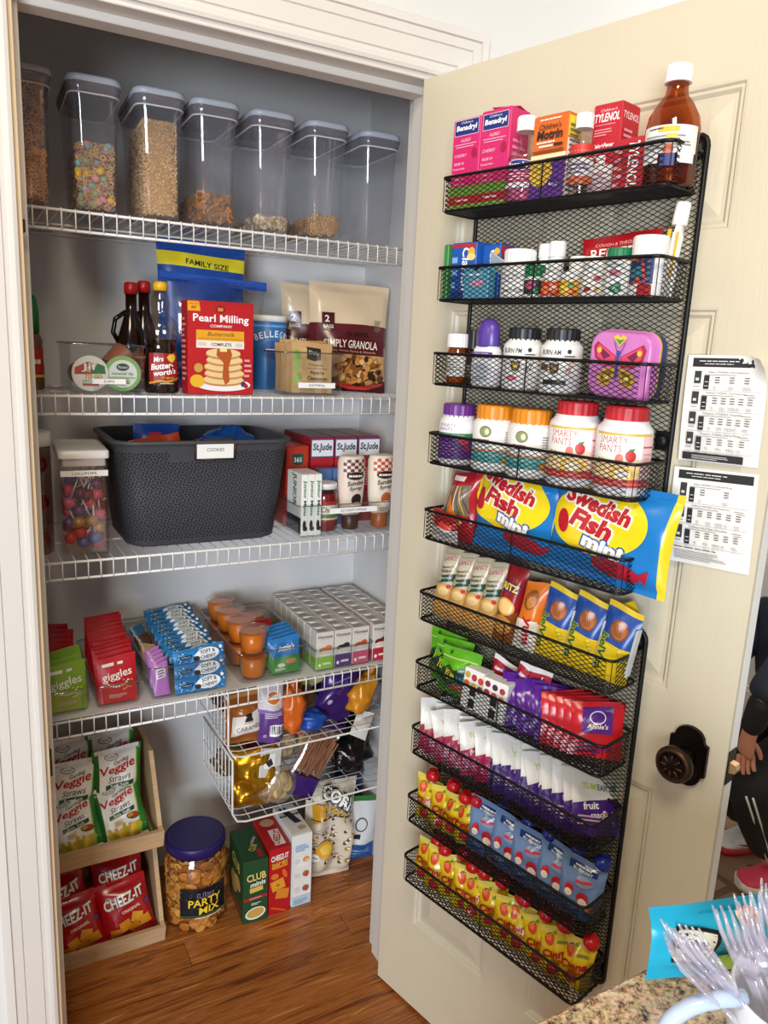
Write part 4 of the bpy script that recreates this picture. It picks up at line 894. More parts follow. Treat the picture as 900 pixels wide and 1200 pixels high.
for grp, col, n_, yy, lab in (('pink', 'c07cc8', 5, .0, 'lilac pink chewy bar end on at left of the blue bars'), ('tan', 'c8b090', 2, .105, 'beige chewy bar between lilac and brown bars'), ('brown', '5a3024', 3, .15, 'chocolate brown chewy bar behind the beige bars'), ('teal', '2f7ab0', 3, .215, 'blue chewy bar at the back left of the bar bin')):
    P_ = bar('chewy_bar', .036, .075, col, 60+n_, Art().R(-.012, .04, .010, .064, 'e8dce8' if grp == 'pink' else 'd8c8b0').lines(-.009, .044, .007, .062, 3, '6a4a7a'))
    q = None
    for k in range(n_):
        l, r = (.262+.0015*(k % 2)-.02*yy, y0+.012+yy+.0215*k, S4+.006+.001*k), (-.32, 0, .04)
        lb = lab+', %s from the front' % ORD[k]
        if q is None: q = P_(lb, l, r, grp+' chewy bars')
        else: dup(q, l, r, lb)
# fruit cup bin
clear_bin('fruit_cup_bin', 'clear bin of orange fruit cups and gummy pouches on lowest shelf', .182, .345, .085, (.531, y0-.008+.1725, S4), taper=.90)
CUPC = clear('fbf6ee', .06, .6, .06, 'cup_plastic'); ORJ = pm('d87a1c', .25, var=.2, scale=40)
def fcup():
    m = MB(); m.lathe([(.026, 0), (.028, .003), (.036, .056), (.0405, .058), (.0405, .060)], CUPC, 26, c1=False); o = m.obj('fruit_cup')
    MB().lathe([(.0255, .001), (.0272, .004), (.0345, .050), (.030, .052)], ORJ, 24).obj('fruit', o)
    f = MB(); f.lathe([(.0405, .060), (.041, .0605), (.0405, .0612)], clear('fffaf4', .05, .25, .2, 'cup_film'), 26); f.obj('film_lid', o); return o
o = None
CUP = [(.492, y0+.040, 0, 'front one of the lower layer'), (.492, y0+.044, .062, 'stacked on the front lower cup'), (.488, y0+.130, 0, 'second of the lower layer'), (.486, y0+.126, .062, 'stacked second from the front'), (.488, y0+.215, 0, 'third of the lower layer'), (.483, y0+.205, .062, 'stacked third from the front'), (.486, y0+.296, .0, 'rear left of the lower layer'), (.484, y0+.290, .062, 'stacked at the rear left'), (.572, y0+.285, .012, 'at the rear right of the bin')]
for x, y, z, lab in CUP:
    lab = 'orange fruit cup with clear film lid, '+lab
    if o is None: o = fcup(); o.location = (x, y, S4+.006+z); tag(o, lab, 'fruit cup', 'orange fruit cups')
    else: dup(o, (x, y, S4+.006+z), None, lab)
a = Art().R(-.038, .0, .038, .088, '2a78bc').P([(-.038, .0), (.038, .0), (.038, .040), (.01, .046), (-.02, .042), (-.038, .046)], '3f8a3c').T("Annie's", .0, .066, .046, .016, 'f4f2ea', .1, .03, 0, '1c3a7a').E(.012, .030, .016, .007, 'c88a5c').E(-.014, .022, .010, .005, 'd8d0b8').lines(-.03, .006, .0, .016, 3, 'e8e8d8')
for k in range(5):
    lab = 'blue and green gummy pouch, %s in the fruit cup bin' % ('frontmost' if k == 0 else ORD[k]+' from the front')
    if k == 0: o = bag('gummy_pouch', lab, 'pouch', .080, .092, .015, lambda s, t: '2a78bc' if t > .45 else '3f8a3c', (.573, y0+.022, S4+.006), (-.14, 0, 0), a, 71, 10, 10, 'blue gummy pouches', .3, seal=.006)
    else: dup(o, (.572+.002*(k % 2), y0+.022+.019*k, S4+.006+.001*k), (-.15-.02*k, 0, .03*(k % 2)), lab)
carton('raisin_box', 'small red raisin box among the fruit cups', 'carton', .062, .03, .080, 'b81c1c', (.565, y0+.175, S4+.010), (-.3, 0, .1), Art().E(0, .05, .016, .016, 'e8b23a').R(-.03, .01, .03, .016, 'e8b23a'))
# juice boxes
clear_bin('juice_bin', 'clear bin holding white juice boxes at right of lowest shelf', .166, .345, .062, (.727, y0-.004+.1725, S4), taper=.985)
cols_ = [('green', '8cbf3a', 'd8743a'), ('purple', '5a3a78', '2e2438'), ('pink', 'd2557a', 'c2502c'), ('red', 'b8283a', '6a1c24'), ('yellow', 'd8b03a', 'c8743a')]
xs_ = [.673, .7245, .776, .836, .8875]
for c, (cn, cc, fc) in enumerate(cols_):
    a = Art().R(-.0235, .0, .0235, .034, cc).T('Honest', 0, .088, .040, .009, '2a2a2a', 0, .015).R(-.014, .080, .014, .081, 'b8b0a8').E(-.004, .052, .014, .008, fc).E(.008, .056, .011, .008, fc, 20).E(.002, .046, .018, .005, 'e8d8c0').W('FRUIT', .0, .034+.004, .026, .006, 'f6f6f0', 0, .02).E(-.015, .012, .004, .005, 'f2f2ea').R(-.006, .012, .016, .018, 'e8e8d8', step=1)
    t = Art().R(-.022, -.0185, .022, -.0160, '8a867e').R(-.022, .0155, .022, .0162, 'a8a49c').R(.0195, -.018, .0202, .018, 'a8a49c').T('Honest', -.004, .007, .028, .007, '5a5650', 0, .01).lines(-.019, -.013, .018, .001, 4, '77736b', .42)
    o = None
    for k in range(8):
        lab = 'small white juice box of the %s fronted column, %s' % (cn, 'frontmost' if k == 0 else ('rearmost' if k == 7 else ORD[k]+' from the front'))
        l = (xs_[c], y0+.024+.0418*k, S4+.005+.0006*(k % 3))
        if o is None:
            o = carton('juice_box', lab, 'juice box', .0485, .0395, .100, 'd6d1ca', l, (0, 0, 0), a, Art().R(-.019, .0, .019, .03, cc), None, t, 'juice boxes on the lowest shelf', .4)
            s = MB(); s.tube([(.012, .010, .1012), (-.014, .012, .1015)], .0018, pm('f4f4f2', .4), 6); s.obj('straw', o)
        else: dup(o, l, None, lab)

# ================================================================== wire baskets hanging under the lowest shelf
def hang_basket(label, x0, x1, z0, z1, y0_, y1, drop):
    m = MB(); W_ = pm('e8e7e4', .35, .1, var=.03)
    m.tube([(x0, y0_, z1), (x0, y0_, z0+.03), (x0+.012, y0_-.001, z0+.006), (x0+.035, y0_-.002, z0), (x1, y0_-.002, z0), (x1, y0_, z1)], .0030, W_, 6)
    m.tube([(x0, y1, z1), (x0, y1, z0+.03), (x0+.035, y1, z0), (x1, y1, z0), (x1, y1, z1)], .0026, W_, 6)
    m.tube([(x0, y0_, z1), (x0, y1, z1)], .0028, W_, 6); m.tube([(x1, y0_, z1), (x1, y1, z1)], .0028, W_, 6)
    o = m.obj('hanging_wire_basket'); tag(o, label, 'basket')
    s = MB(); k = 0; y = y0_+.028
    while y < y1-.01:
        s.tube([(x0, y, z1), (x0, y, z0+.03), (x0+.012, y, z0+.006), (x0+.035, y, z0), (x1, y, z0)], .0016, W_, 5); y += .030
    x = x0+.05
    while x < x1: s.rod((x, y0_, z0-.002), (x, y1, z0-.002), .0014, W_, 4); x += .045
    for zz in (z0+.045, (z0+z1)/2+.02): s.rod((x0-.001, y0_, zz), (x0-.001, y1, zz), .0014, W_, 4); s.rod((x0, y1+.002, zz), (x1, y1+.002, zz), .0016, W_, 4)
    x = x0+.05
    while x < x1: s.rod((x, y1, z0), (x, y1, z1), .0014, W_, 4); x += .05
    s.obj('side_wires', o, kind='stuff'); return o
H1, H2 = .506, .320
hang_basket('white wire basket hung directly under the lowest shelf', .420, .905, H1, .665, .300, .560, 0)
hang_basket('white wire basket hung lowest, above the cracker cartons', .432, .912, H2, .497, .302, .560, 0)
T1, T2 = H1+.004, H2+.004
# upper hanging basket
a = Art().P([(-.040, .026), (.046, .036), (.046, .090), (-.036, .080)], 'e8e4de').E(.004, .083, .010, .004, '1e1a18').P([(-.008, .066), (.016, .068), (.012, .080), (-.004, .079)], '2a2220').T('QUAKER', .004, .064, .024, .004, '2a2220', 0, .02, 7).T('CARAMEL', .006, .048, .066, .012, '3a2018', 0, 0, 7)
bag('rice_cake_bag', 'caramel brown rice cake bag with white CARAMEL label in upper wire basket', 'bag', .106, .132, .070, lambda s, t: '9a5a22' if t < .92 else 'c08a4a', (.480, .362, T1), (-.12, .03, -.05), a, 81, 12, 12, None, .2, aoff=.002)
def gfz(s, t): return '5f3a86' if t < .44 else ('8a6aa8' if t < .5 else 'd6d3dc')
a = Art().E(.004, .122, .024, .019, 'f2efe8').E(.004, .121, .021, .015, 'e0762a').T('Goldfish', .004, .124, .044, .011, 'ffffff', .1, .04, 5, '5a2a18').T('PRETZEL', .004, .094, .032, .007, 'f4f0f6', 0, .015).lines(-.022, .070, .030, .086, 3, 'd8cce4', .5).R(-.010, .020, .030, .050, 'f2f2f2')
for i in range(9): a.R(-.007+.0038*i, .026, -.0055+.0038*i+.0008*(i % 3), .047, '222222', step=1)
a.E(-.022, .022, .005, .006, 'b8a0cc')
bag('pretzel_bag', 'purple and white snack pouch with white barcode in upper wire basket', 'bag', .072, .182, .045, gfz, (.5475, .345, T1), (-.03, 0, 0), a, 82, 12, 16, None, .3, stand=True, aoff=.0015)
blob('snack_bag', 'orange chip bag with yellow green top beside the purple pouch', 'bag', .060, (.62, .6, 1.15), 'd0651c', (.612, .36, T1+.062), (0, .06, 0), 83, .3, .1, .2, neck=(.022, .04))
blob('snack_bag', 'yellow green folded bag top behind the orange chip bag', 'bag', .045, (.9, .7, .5), 'a8a83a', (.645, .42, T1+.125), (0, .2, 0), 84, .3, .1, .25)
blob('snack_bag', 'blue crumpled bag low in the upper wire basket', 'bag', .036, (1.1, .8, .75), '1f4ea8', (.672, .36, T1+.024), (0, 0, 0), 85, .3, .1, .2)
blob('nut_bag', 'clear bag of brown nuts behind the blue bag', 'bag', .040, (1, .8, .9), pm('7a4e2c', .4, var=.5, scale=90, bump=.6, bscale=120), (.668, .435, T1+.060), (0, 0, 0), 86, .3, 0, .1)
blob('snack_bag', 'beige bag with gathered twisted top in upper wire basket', 'bag', .055, (.9, .7, .9), 'c8b48a', (.712, .47, T1+.115), (.9, .2, 0), 87, .4, 0, .22, neck=(.028, .045))
bag('candy_bag', 'tall shiny purple candy bag leaning in upper wire basket', 'bag', .120, .205, .06, lambda s, t: '3a1c66' if t < .9 else '2a5aa8', (.735, .385, T1), (-.12, .38, 0), Art().T('Quaker', -.01, .10, .05, .014, '6a4a9a', 0, .01, 70).E(-.03, .05, .008, .008, 'c8c0d8').R(-.04, .115, .01, .118, '8a78b8', 40), 88, 12, 16, None, .2, .1)
blob('snack_bag', 'orange bag with twisted neck at right of the upper wire basket', 'bag', .056, (.62, .5, 1.1), 'd08a1c', (.822, .365, T1+.065), (0, .42, 0), 89, .3, .1, .18, neck=(.018, .075))
blob('snack_bag', 'crumpled clear and grey bag at right end of the upper wire basket', 'bag', .050, (.8, .8, .8), pm('8a8a8e', .2, .3, var=.5, scale=40), (.868, .41, T1+.045), (0, 0, 0), 90, .2, .3, .25)
blob('snack_bag', 'dark navy bag at the back of the upper wire basket', 'bag', .075, (1.2, .4, .8), '141c38', (.79, .515, T1+.065), (0, 0, 0), 91, .35, 0, .2)
blob('snack_bag', 'dark brown bag at the back left of the upper wire basket', 'bag', .06, (1.1, .45, .85), '3a2416', (.51, .51, T1+.06), (0, 0, 0), 92, .35, 0, .2)
# lower hanging basket
GOLD = pm('b8861c', .22, .75, var=.35, scale=18, bump=.4, bscale=40, name='gold_foil')
bag('chip_bag', 'shiny gold foil chip bag drooping at left of lower wire basket', 'bag', .125, .165, .075, GOLD, (.502, .352, T2+.002), (-.05, .06, -.1), None, 101, 16, 16, None, .2, .7, wr=.008)
m = MB(); m.box((0, 0, 0), (.062, .004, .075), pm('d8d8d6', .3, .2, var=.2), .0015); o = m.obj('silver_wrapper', None, (.545, .335, T2+.125), (-.3, .25, .1)); tag(o, 'silver and white opened wrapper corner above the gold bag', 'wrapper')
Art().R(-.02, -.015, .012, .022, 'f2f2f0').P([(-.016, .0), (.0, .012), (.008, -.004), (-.004, -.012)], '2a2a2a').obj(o, lambda u, v, q: (u, -.002-q, v), 'printed_front')
TORT = pm('cfb478', .5, var=.3, scale=60, bump=.5, bscale=90)
def chips_in_bag(label, loc, r, seed, rot=(0, 0, 0), neck=None):
    o = blob('tortilla_chip_bag', label, 'bag', r, (1, .75, 1), clear('f6f4ee', .16, .6, .12, 'clear_film_warm', .12, 'e4dcc8'), loc, rot, seed, .1, 0, .12, 'clear chip bags', neck=neck)
    rd = random.Random(seed); m = MB()
    for k in range(46):
        v = Vector((rd.gauss(0, 1), rd.gauss(0, 1), rd.gauss(0, 1))).normalized()*r*rd.uniform(.45, .82); M = Matrix.Translation((v.x, v.y*.72, v.z*.9)) @ Euler((rd.uniform(0, 3), rd.uniform(0, 3), rd.uniform(0, 3))).to_matrix().to_4x4()
        s = r*.40; m.lathe([(s*.2, .002), (s*.7, .0008), (s, -.002), (s*.7, .0022), (s*.2, .0034)], TORT, 9, sy=.8, M=M)
    m.obj('tortilla_chips', o, kind='stuff')
chips_in_bag('clear bag of pale tortilla chips at top of lower wire basket', (.595, .40, T2+.135), .052, 102)
chips_in_bag('clear bag of pale round chips with twisted end, front of lower wire basket', (.563, .345, T2+.055), .056, 103, (0, .1, 0))
PURP = pm('3a1f6e', .25, .05, var=.1)
S_ = pillow(.112, .215, .045, 7, .006, .002, .02)
M_ = Matrix.Translation((.622, .352, T2-.002)) @ Matrix.Rotation(.52, 4, 'Y') @ Matrix.Rotation(-.1, 4, 'X')
m = MB()
for sd in (1, -1):
    vs = [S_(.112*(i/10-.5), .215*j/14, sd) for j in range(15) for i in range(11)]
    m.add(vs, [q if sd > 0 else q[::-1] for j in range(14) for i in range(10) for q in [(j*11+i, j*11+i+1, (j+1)*11+i+1, (j+1)*11+i)]], [PURP if (j < 4 or j > 12) else BAGC for j in range(14) for i in range(10)], True)
o = m.obj('pretzel_stick_bag', None, M_.to_translation(), M_.to_euler()); tag(o, 'purple ended clear bag of brown pretzel sticks, tilted in lower wire basket', 'bag')
rd = random.Random(9); m = MB(); PZ = pm('8a4f20', .4, var=.35, scale=80)
for k in range(70):
    x = rd.uniform(-.042, .042); yy = rd.uniform(-.014, .012); z = rd.uniform(.062, .085); t = rd.uniform(-.22, .22)
    ln = rd.uniform(.09, .115); m.rod((x, yy, z), (max(-.05, min(.05, x+ln*sin(t))), yy+rd.uniform(-.004, .004), z+ln*cos(t)), .0026, PZ, 5)
m.obj('pretzel_sticks', o, kind='stuff')
bag('corn_chip_bag', 'cream bag with black script at upper right of lower wire basket', 'bag', .115, .150, .05, lambda s, t: 'd0c2a0' if t < .7 else 'b89a5a', (.745, .40, T2+.055), (-.1, -.45, 0), Art().W('B', -.01, .10, .03, .022, '1c1814', .3, .03, 20).E(.012, .055, .03, .02, 'c8a050').R(-.05, .12, -.035, .14, 'b8202c'), 104, 12, 12, None, .35)
blob('snack_bag', 'shiny black snack bag at right of lower wire basket', 'bag', .070, (.85, .75, 1.0), '0e0e10', (.812, .40, T2+.072), (0, .25, 0), 105, .18, .1, .22)
blob('snack_bag', 'black crumpled bag standing behind the shiny black bag', 'bag', .06, (.8, .6, 1.1), '141416', (.868, .50, T2+.07), (0, 0, 0), 106, .3, 0, .2)
bag('snack_bag', 'white folded bag corner at top right of lower wire basket', 'bag', .060, .075, .012, 'e2dfd8', (.805, .345, T2+.135), (-.3, .55, 0), None, 107, 6, 6)
blob('snack_bag', 'dark green bag at back left of lower wire basket', 'bag', .052, (1.1, .45, 1), '5a4a1c', (.505, .50, T2+.06), (0, 0, 0), 108, .35, 0, .2)
blob('snack_bag', 'red snack bag at back centre of lower wire basket', 'bag', .055, (1.1, .45, .95), '8a1a22', (.60, .50, T2+.105), (0, 0, 0), 109, .3, 0, .2)

# ================================================================== pantry floor
WOOD = pm('c4a47c', .55, var=.28, scale=9, stretch=(1.5, 12, 12), bump=.1, name='pale_pine')
def crate(label, x0, x1, yf, yb, z0, hb, hf):
    """slope sided bin: back height hb, front board hf"""
    o = empty('wood_bin', ((x0+x1)/2, (yf+yb)/2, z0)); tag(o, label, 'wooden bin', 'stacked wooden bins'); t = .011; cx, cy = (x0+x1)/2, (yf+yb)/2
    for x in (x0, x1-t):
        m = MB(); P = [(yf-cy+.0, .006), (yf-cy-.012, hf), (yf-cy+.004, hf+.004), (yf-cy+.095, hb), (yb-cy, hb), (yb-cy, 0), (yf-cy+.01, 0)]
        m.add([(xx-cx, p, q) for xx in (x, x+t) for p, q in P], [tuple(range(6, -1, -1)), tuple(range(7, 14))]+[(i, (i+1) % 7, (i+1) % 7+7, i+7) for i in range(7)], WOOD); m.obj('side_panel', o)
    m = MB(); m.add([(xx-cx, p, q) for xx in (x0-.001, x1+.001) for p, q in ((yf-cy-.002, 0), (yf-cy-.016, hf), (yf-cy-.004, hf), (yf-cy+.010, 0))], [(0, 1, 2, 3), (7, 6, 5, 4), (0, 4, 5, 1), (1, 5, 6, 2), (2, 6, 7, 3), (3, 7, 4, 0)], WOOD); m.obj('front_board', o)
    m = MB(); m.box((0, yb-cy-t/2, hb/2), (x1-x0, t, hb), WOOD, .001); m.obj('back_board', o)
    m = MB(); m.box((0, 0, .004), (x1-x0, yb-yf-.01, .008), WOOD, .001); m.obj('bottom_board', o); return o
crate('pale pine bin on the floor holding red cracker bags', -.045, .268, .352, .600, .001, .272, .052)
crate('pale pine bin stacked on top, holding white and green bags', -.045, .268, .352, .600, .276, .215, .052)
def straw_art(full=True):
    a = Art().R(-.058, .012, .058, .168, 'ecebe6').P([(.040, .012), (.058, .012), (.058, .168), (.050, .168)], '2f7a2c').P([(-.058, .012), (-.052, .012), (-.046, .168), (-.058, .168)], '2c6a2a').P([(.036, .012), (.040, .012), (.050, .168), (.047, .168)], '8fc03a')
    a.E(-.016, .160, .017, .0065, '1c1c1c').E(-.016, .160, .015, .005, 'ecebe6').T('SENSIBLE', -.016, .160, .022, .0035, '1c1c1c').T('Garden', .006, .149, .040, .009, '2c3a2a', .2, .01, 8)
    a.T('Veggie', -.002, .131, .088, .027, 'b81c24', .2, .022, 9).T('Straws', .0, .108, .056, .015, '2e3028', .35, .0, 8).P([(-.034, .080), (.034, .088), (.034, .100), (-.034, .092)], '1f4a26').T('Sea Salt', 0, .090, .044, .008, 'e8ecd8', 0, .01, 6)
    a.E(.026, .072, .018, .010, '3a5a28', -20).E(.032, .072, .009, .008, 'c23a2c').E(.020, .076, .008, .006, 'c8903a').R(-.026, .058, -.002, .076, 'd8c79a').lines(-.024, .061, -.004, .073, 4, '8a7a4a')
    rd = random.Random(8)
    for k in range(13): x = -.040+.0062*k; a.R(x-.0042, .014, x+.0042, .044+rd.uniform(0, .018), ['d8b83a', 'c8a028', '9aa83a', 'd89a3a', 'e0c85a'][k % 5], (k-6)*-5)
    return a
sa = straw_art(); ob = None
VB = [(.082, .384, .287, -.42, -.14, .82, 'front left of the upper bin'), (.192, .388, .287, -.40, -.16, .86, 'front right of the upper bin'), (.058, .440, .320, -.16, .14, 1, 'second row left of the upper bin'), (.176, .445, .330, -.16, .05, 1, 'second row right of the upper bin'), (.060, .505, .350, -.1, .10, 1, 'rear left of the upper bin'), (.172, .508, .350, -.1, .03, 1, 'rear right of the upper bin')]
for x, y, z, rx, ry, sc, lab in VB:
    lab = 'white and green veggie straw bag, '+lab
    if ob is None: ob = bag('veggie_straw_bag', lab, 'bag', .122, .178, .052, lambda s, t: '2f7a2c' if s > .93 or s < .05 else 'ecebe6', (x, y, z), (rx, ry, .05), sa, 111, 20, 20, 'veggie straw bags', .28, aoff=.0022); ob.scale = (.95, .9, sc)
    else: dup(ob, (x, y, z), (rx, ry, .05), lab, None, (1 if sc == 1 else .95, 1 if sc == 1 else .9, sc))
a = Art().T('CHEEZ-IT', .0, .106, .104, .026, 'f6f2e6', .1, .03, 8, '5a0c10').T('ORIGINAL', .012, .078, .050, .008, 'f6e8d8', 0, .02, 8)
for x, y, r, c in ((-.01, .04, 12, 'd89028'), (.022, .052, -20, 'e0a038'), (.012, .026, 30, 'c87c20'), (.040, .036, 10, 'd89028'), (-.035, .026, 0, 'c87c20')): a.R(x-.014, y-.014, x+.014, y+.014, c, r)
a.R(.050, .075, .060, .085, '3a4a8a')
ob = None
for x, y, z, rx, ry, lab in ((.070, .378, .012, -.30, -.16, 'front left in the lower bin'), (.192, .382, .018, -.30, -.14, 'front right in the lower bin'), (.052, .432, .050, -.24, -.20, 'second row left in the lower bin'), (.176, .438, .060, -.22, -.02, 'second row right in the lower bin')):
    lab = 'red cheese cracker bag, '+lab
    if ob is None: ob = bag('cheese_cracker_bag', lab, 'bag', .128, .150, .055, 'b0141c', (x, y, z), (rx, ry, .05), a, 112, 14, 14, 'red cheese cracker bags', .22, aoff=.0018)
    else: dup(ob, (x, y, z), (rx, ry, .05), lab)
bag('fish_cracker_bag', 'brown orange fish cracker bag behind the red bags, left', 'bag', .135, .160, .05, lambda s, t: '8a5224' if t < .75 else '6a4224', (.055, .500, .085), (-.15, .1, 0), Art().T('Goldfish', -.02, .125, .07, .018, '2a1a14', .1, .03, 12, 'e8dcc0').E(.02, .07, .03, .02, 'b87434'), 113, 12, 12, None, .25)
bag('cracker_bag', 'silver brown and red cracker bag behind the red bags, right', 'bag', .125, .160, .05, lambda s, t: '5a4038' if t > .65 else ('a81c24' if t < .4 else '8a7a70'), (.185, .505, .090), (-.15, -.1, 0), Art().T('57', -.02, .13, .03, .02, 'f2f2f2', .1, .03, 10).E(.02, .12, .022, .014, 'cfcac6'), 114, 12, 12, None, .2, .2)
# party mix jar
m = MB(); JX, JY = .368, .418
pr = [(.070, 0), (.080, .004), (.085, .014), (.085, .105), (.084, .112), (.0845, .118), (.085, .150), (.084, .175), (.078, .195), (.070, .206), (.068, .212), (.068, .222)]
m.lathe(pr, clear('fbf6ee', .05, .6, .04, 'jar_plastic'), 36, c1=False); o = m.obj('party_mix_jar', None, (JX, JY, .001)); tag(o, 'large clear party mix jar with purple lid on the floor', 'jar')
m = MB(); m.lathe([(.070, .206), (.0745, .208), (.0745, .216), (.079, .219), (.079, .236), (.077, .240), (.070, .2405), (.067, .2395)], pm('241a5c', .4, var=.05), 40); m.obj('lid', o)
m = MB(); rd = random.Random(14); PMX = [pm('c98a3c', .6, var=.3), pm('b8762c', .6, var=.3), pm('dcA858'.lower(), .6, var=.25), pm('9a6024', .6, var=.3)]
m.lathe([(.068, .006), (.074, .012), (.075, .16), (.068, .188), (.03, .195)], pm('8e5a22', .7, var=.45, scale=70, bump=.6, bscale=90), 24)
for k in range(520):
    th = rd.uniform(0, 2*pi); z = rd.uniform(.010, .190); R_ = .0765 if z < .17 else .0765-(z-.17)*.7
    M = Matrix.Translation((R_*cos(th), R_*sin(th), z)) @ Matrix.Rotation(th, 4, 'Z') @ Matrix.Rotation(pi/2+rd.uniform(-.25, .25), 4, 'Y') @ Matrix.Rotation(rd.uniform(0, 6), 4, 'Z') @ Matrix.Rotation(rd.uniform(-.25, .25), 4, 'X')
    mt = PMX[rd.randrange(4)]; q = rd.random()
    if q < .55: m.lathe([(.013, -.001), (.0145, 0), (.013, .001)], mt, 10, M=M)
    elif q < .7: m.box((0, 0, 0), (.018, .016, .0025), mt, 0, M)
    else: m.rod(M @ Vector((-.016, 0, 0)), M @ Vector((.016, 0, 0)), .0022, mt, 5)
m.obj('party_mix', o, kind='stuff')
a = Art().R(-.062, .048, .068, .132, '15131c')
rd = random.Random(3)
for _ in range(60): a.E(rd.uniform(-.06, .066), rd.choice((rd.uniform(.11, .13), rd.uniform(.05, .12))), .001, .001, rd.choice(['6a5a8a', '8a8a9a', '4a6a8a']), 0, 6)
a.T("Utz", .004, .118, .040, .014, '15131c', .1, .03, 3, 'b8a8d8').T('PARTY', .002, .098, .082, .022, 'f0d22c', .1, .02, 4).T('MIX', .012, .074, .052, .020, 'f0d22c', .1, .02, 4).R(-.062, .058, .068, .0595, '3a8a4a').W('NET WT 23 OZ (652g)', .012, .0525, .07, .004, 'd8d8e0')
a.obj(o, m_cyl(.0853, 0, 0, -.02), 'label_print')
# cracker cartons
a = Art().T('CLUB', .002, .138, .052, .022, 'e8d27a', .0, .02, 5).T('minis', .006, .117, .042, .014, 'f4f2e6', .15, .02, 8).R(-.016, .093, .020, .107, 'd8b85a', 8).R(-.032, .070, .032, .079, 'a8202c', 5).T('ORIGINAL', .0, .0745, .034, .004, 'f2e0d8', 0, 0, 5).E(.0, .028, .028, .018, 'e8ece2', 10).E(.0, .029, .024, .014, 'c8a04a', 10).lines(-.012, .054, .016, .063, 2, 'd8e0c8')
t = Art().T('CLUB', .006, -.02, .03, .018, 'd8c26a', 0, .02, 60).T('minis', .014, .012, .03, .010, 'e8e6da', .1, .01, 60).R(.012, -.065, .024, -.03, 'a8202c')
l = Art().T('CLUB', 0, .14, .08, .03, 'd8c26a', 0, .02).E(-.02, .07, .035, .03, 'b88a4a').E(.02, .09, .03, .02, 'c8a05a').R(-.05, .02, .05, .03, 'a8202c')
carton('cracker_carton', 'dark green cracker carton reading CLUB minis on the floor', 'carton', .068, .150, .186, '1d4a2a', (.505, .385, .001), (0, 0, -.07), a, l, None, t)
a = Art().T('CHEEZ-IT', .0, .174, .050, .017, 'f6f2e6', .1, .03, 5, '5a0c10').T('SNAP MIX', .0, .155, .046, .012, 'f0b63a', .15, .03, 8, '3a0c0c').R(-.022, .142, .022, .149, 'd8872a', 6).E(-.014, .118, .011, .009, 'd87a2a').E(.014, .122, .006, .015, 'd8682a', 20).R(-.024, .075, .014, .107, 'e09a2c', 14).R(-.010, .046, .026, .076, 'd8862a', -10).E(-.005, .090, .005, .004, 'b8661c').R(-.026, .012, .02, .018, 'c85a24', -25)
t = Art().R(-.008, -.06, .022, .01, 'e8e2da').T('CHEEZ-IT', .007, -.026, .062, .02, 'b0141c', .1, .03, 70).E(.002, .045, .02, .018, 'c8a07a')
carton('cracker_carton', 'red cheese cracker mix carton between the green and white cartons', 'carton', .060, .150, .200, 'b5161d', (.571, .388, .001), (0, 0, -.03), a, None, None, t)
a = Art().R(-.022, .166, .024, .192, 'dfe8ee').lines(-.020, .168, .022, .190, 4, '4a8ab8').R(-.012, .118, .020, .150, 'f0efec')
for k in range(3): a.E(.012, .140-.045*k, .010, .009, ['d89a5a', 'b8683a', '8a6a4a'][k]).E(.014, .136-.045*k, .006, .006, 'c83a3a' if k else 'e8c88a').R(-.022, .132-.045*k, -.006, .146-.045*k, 'd8d8d6')
a.R(-.028, .0, .028, .028, 'b8d0de').R(-.0282, .0, -.0275, .19, 'd0d0ce').lines(-.022, .006, .02, .022, 3, '7a9ab0')
t = Art().R(-.022, -.06, .024, .06, 'e2e1dd').P([(-.02, .06), (.0, .06), (.02, -.02), (.0, -.02)], '2a2a30').W('SQUARES', 0, .02, .06, .012, '3a3a42', 0, .01, 90).E(.01, -.045, .012, .01, 'c8a07a')
carton('cereal_square_carton', 'white carton with round food pictures, right of the red carton', 'carton', .060, .150, .218, 'e9e8e4', (.636, .395, .001), (0, 0, 0), a, Art().R(-.07, .0, .07, .2, 'e2e0dc'), None, t)
# popcorn bag and the blue white bag
rd = random.Random(12); a = Art()
for _ in range(38): x, y = rd.uniform(-.062, .062), rd.uniform(.03, .20); a.E(x, y, .0055, .0045, rd.choice(['5a4020', 'b8862c', '4a3a28']), rd.uniform(0, 90), 8).E(x+.004, y+.004, .004, .003, 'f2ecde', 0, 8)
a.E(-.028, .108, .026, .026, 'd8a02c').E(-.026, .110, .018, .015, 'e8c050').E(-.055, .080, .014, .014, 'f2eee4').W('SMART', -.055, .080, .018, .005, '2a2a2a', 0, 0, 20).P([(-.07, .19), (-.035, .21), (-.04, .24), (-.07, .245)], 'c8921c')
a.T('CORN', .008, .252, .100, .036, 'f4f2ec', .1, .04, -28, '1c1814', .09).T('N GOLD', -.008, .222, .070, .016, 'e8b52c', 0, .03, -28, '2a1c10').W('KETTLE & BUTTER CORN', -.002, .206, .09, .008, '3a2a1c', 0, .01, -28)
for k in range(5): a.R(-.075, .06+.035*k, -.055, .0625+.035*k, '4a2a5a', 15)
bag('popcorn_bag', 'large crumpled cream kettle corn bag leaning on the floor at right', 'bag', .158, .290, .085, lambda s, t: 'd9cfbb', (.742, .400, .003), (-.10, .10, -.05), a, 121, 20, 26, None, .35, aoff=.0024, wr=.0095)
bag('snack_bag', 'white bag with blue bottom behind the cream popcorn bag', 'bag', .110, .200, .05, lambda s, t: '1d5a9c' if t < .28 else ('2f7a3a' if t > .93 else 'dfe3e6'), (.862, .425, .003), (-.08, .12, 0), Art().E(-.01, .12, .022, .022, '3a3a44').E(-.01, .12, .018, .018, 'dfe3e6').R(-.03, .075, -.01, .09, '2a2a2a').lines(-.045, .015, .04, .045, 3, '8ab4dc'), 122, 12, 14)
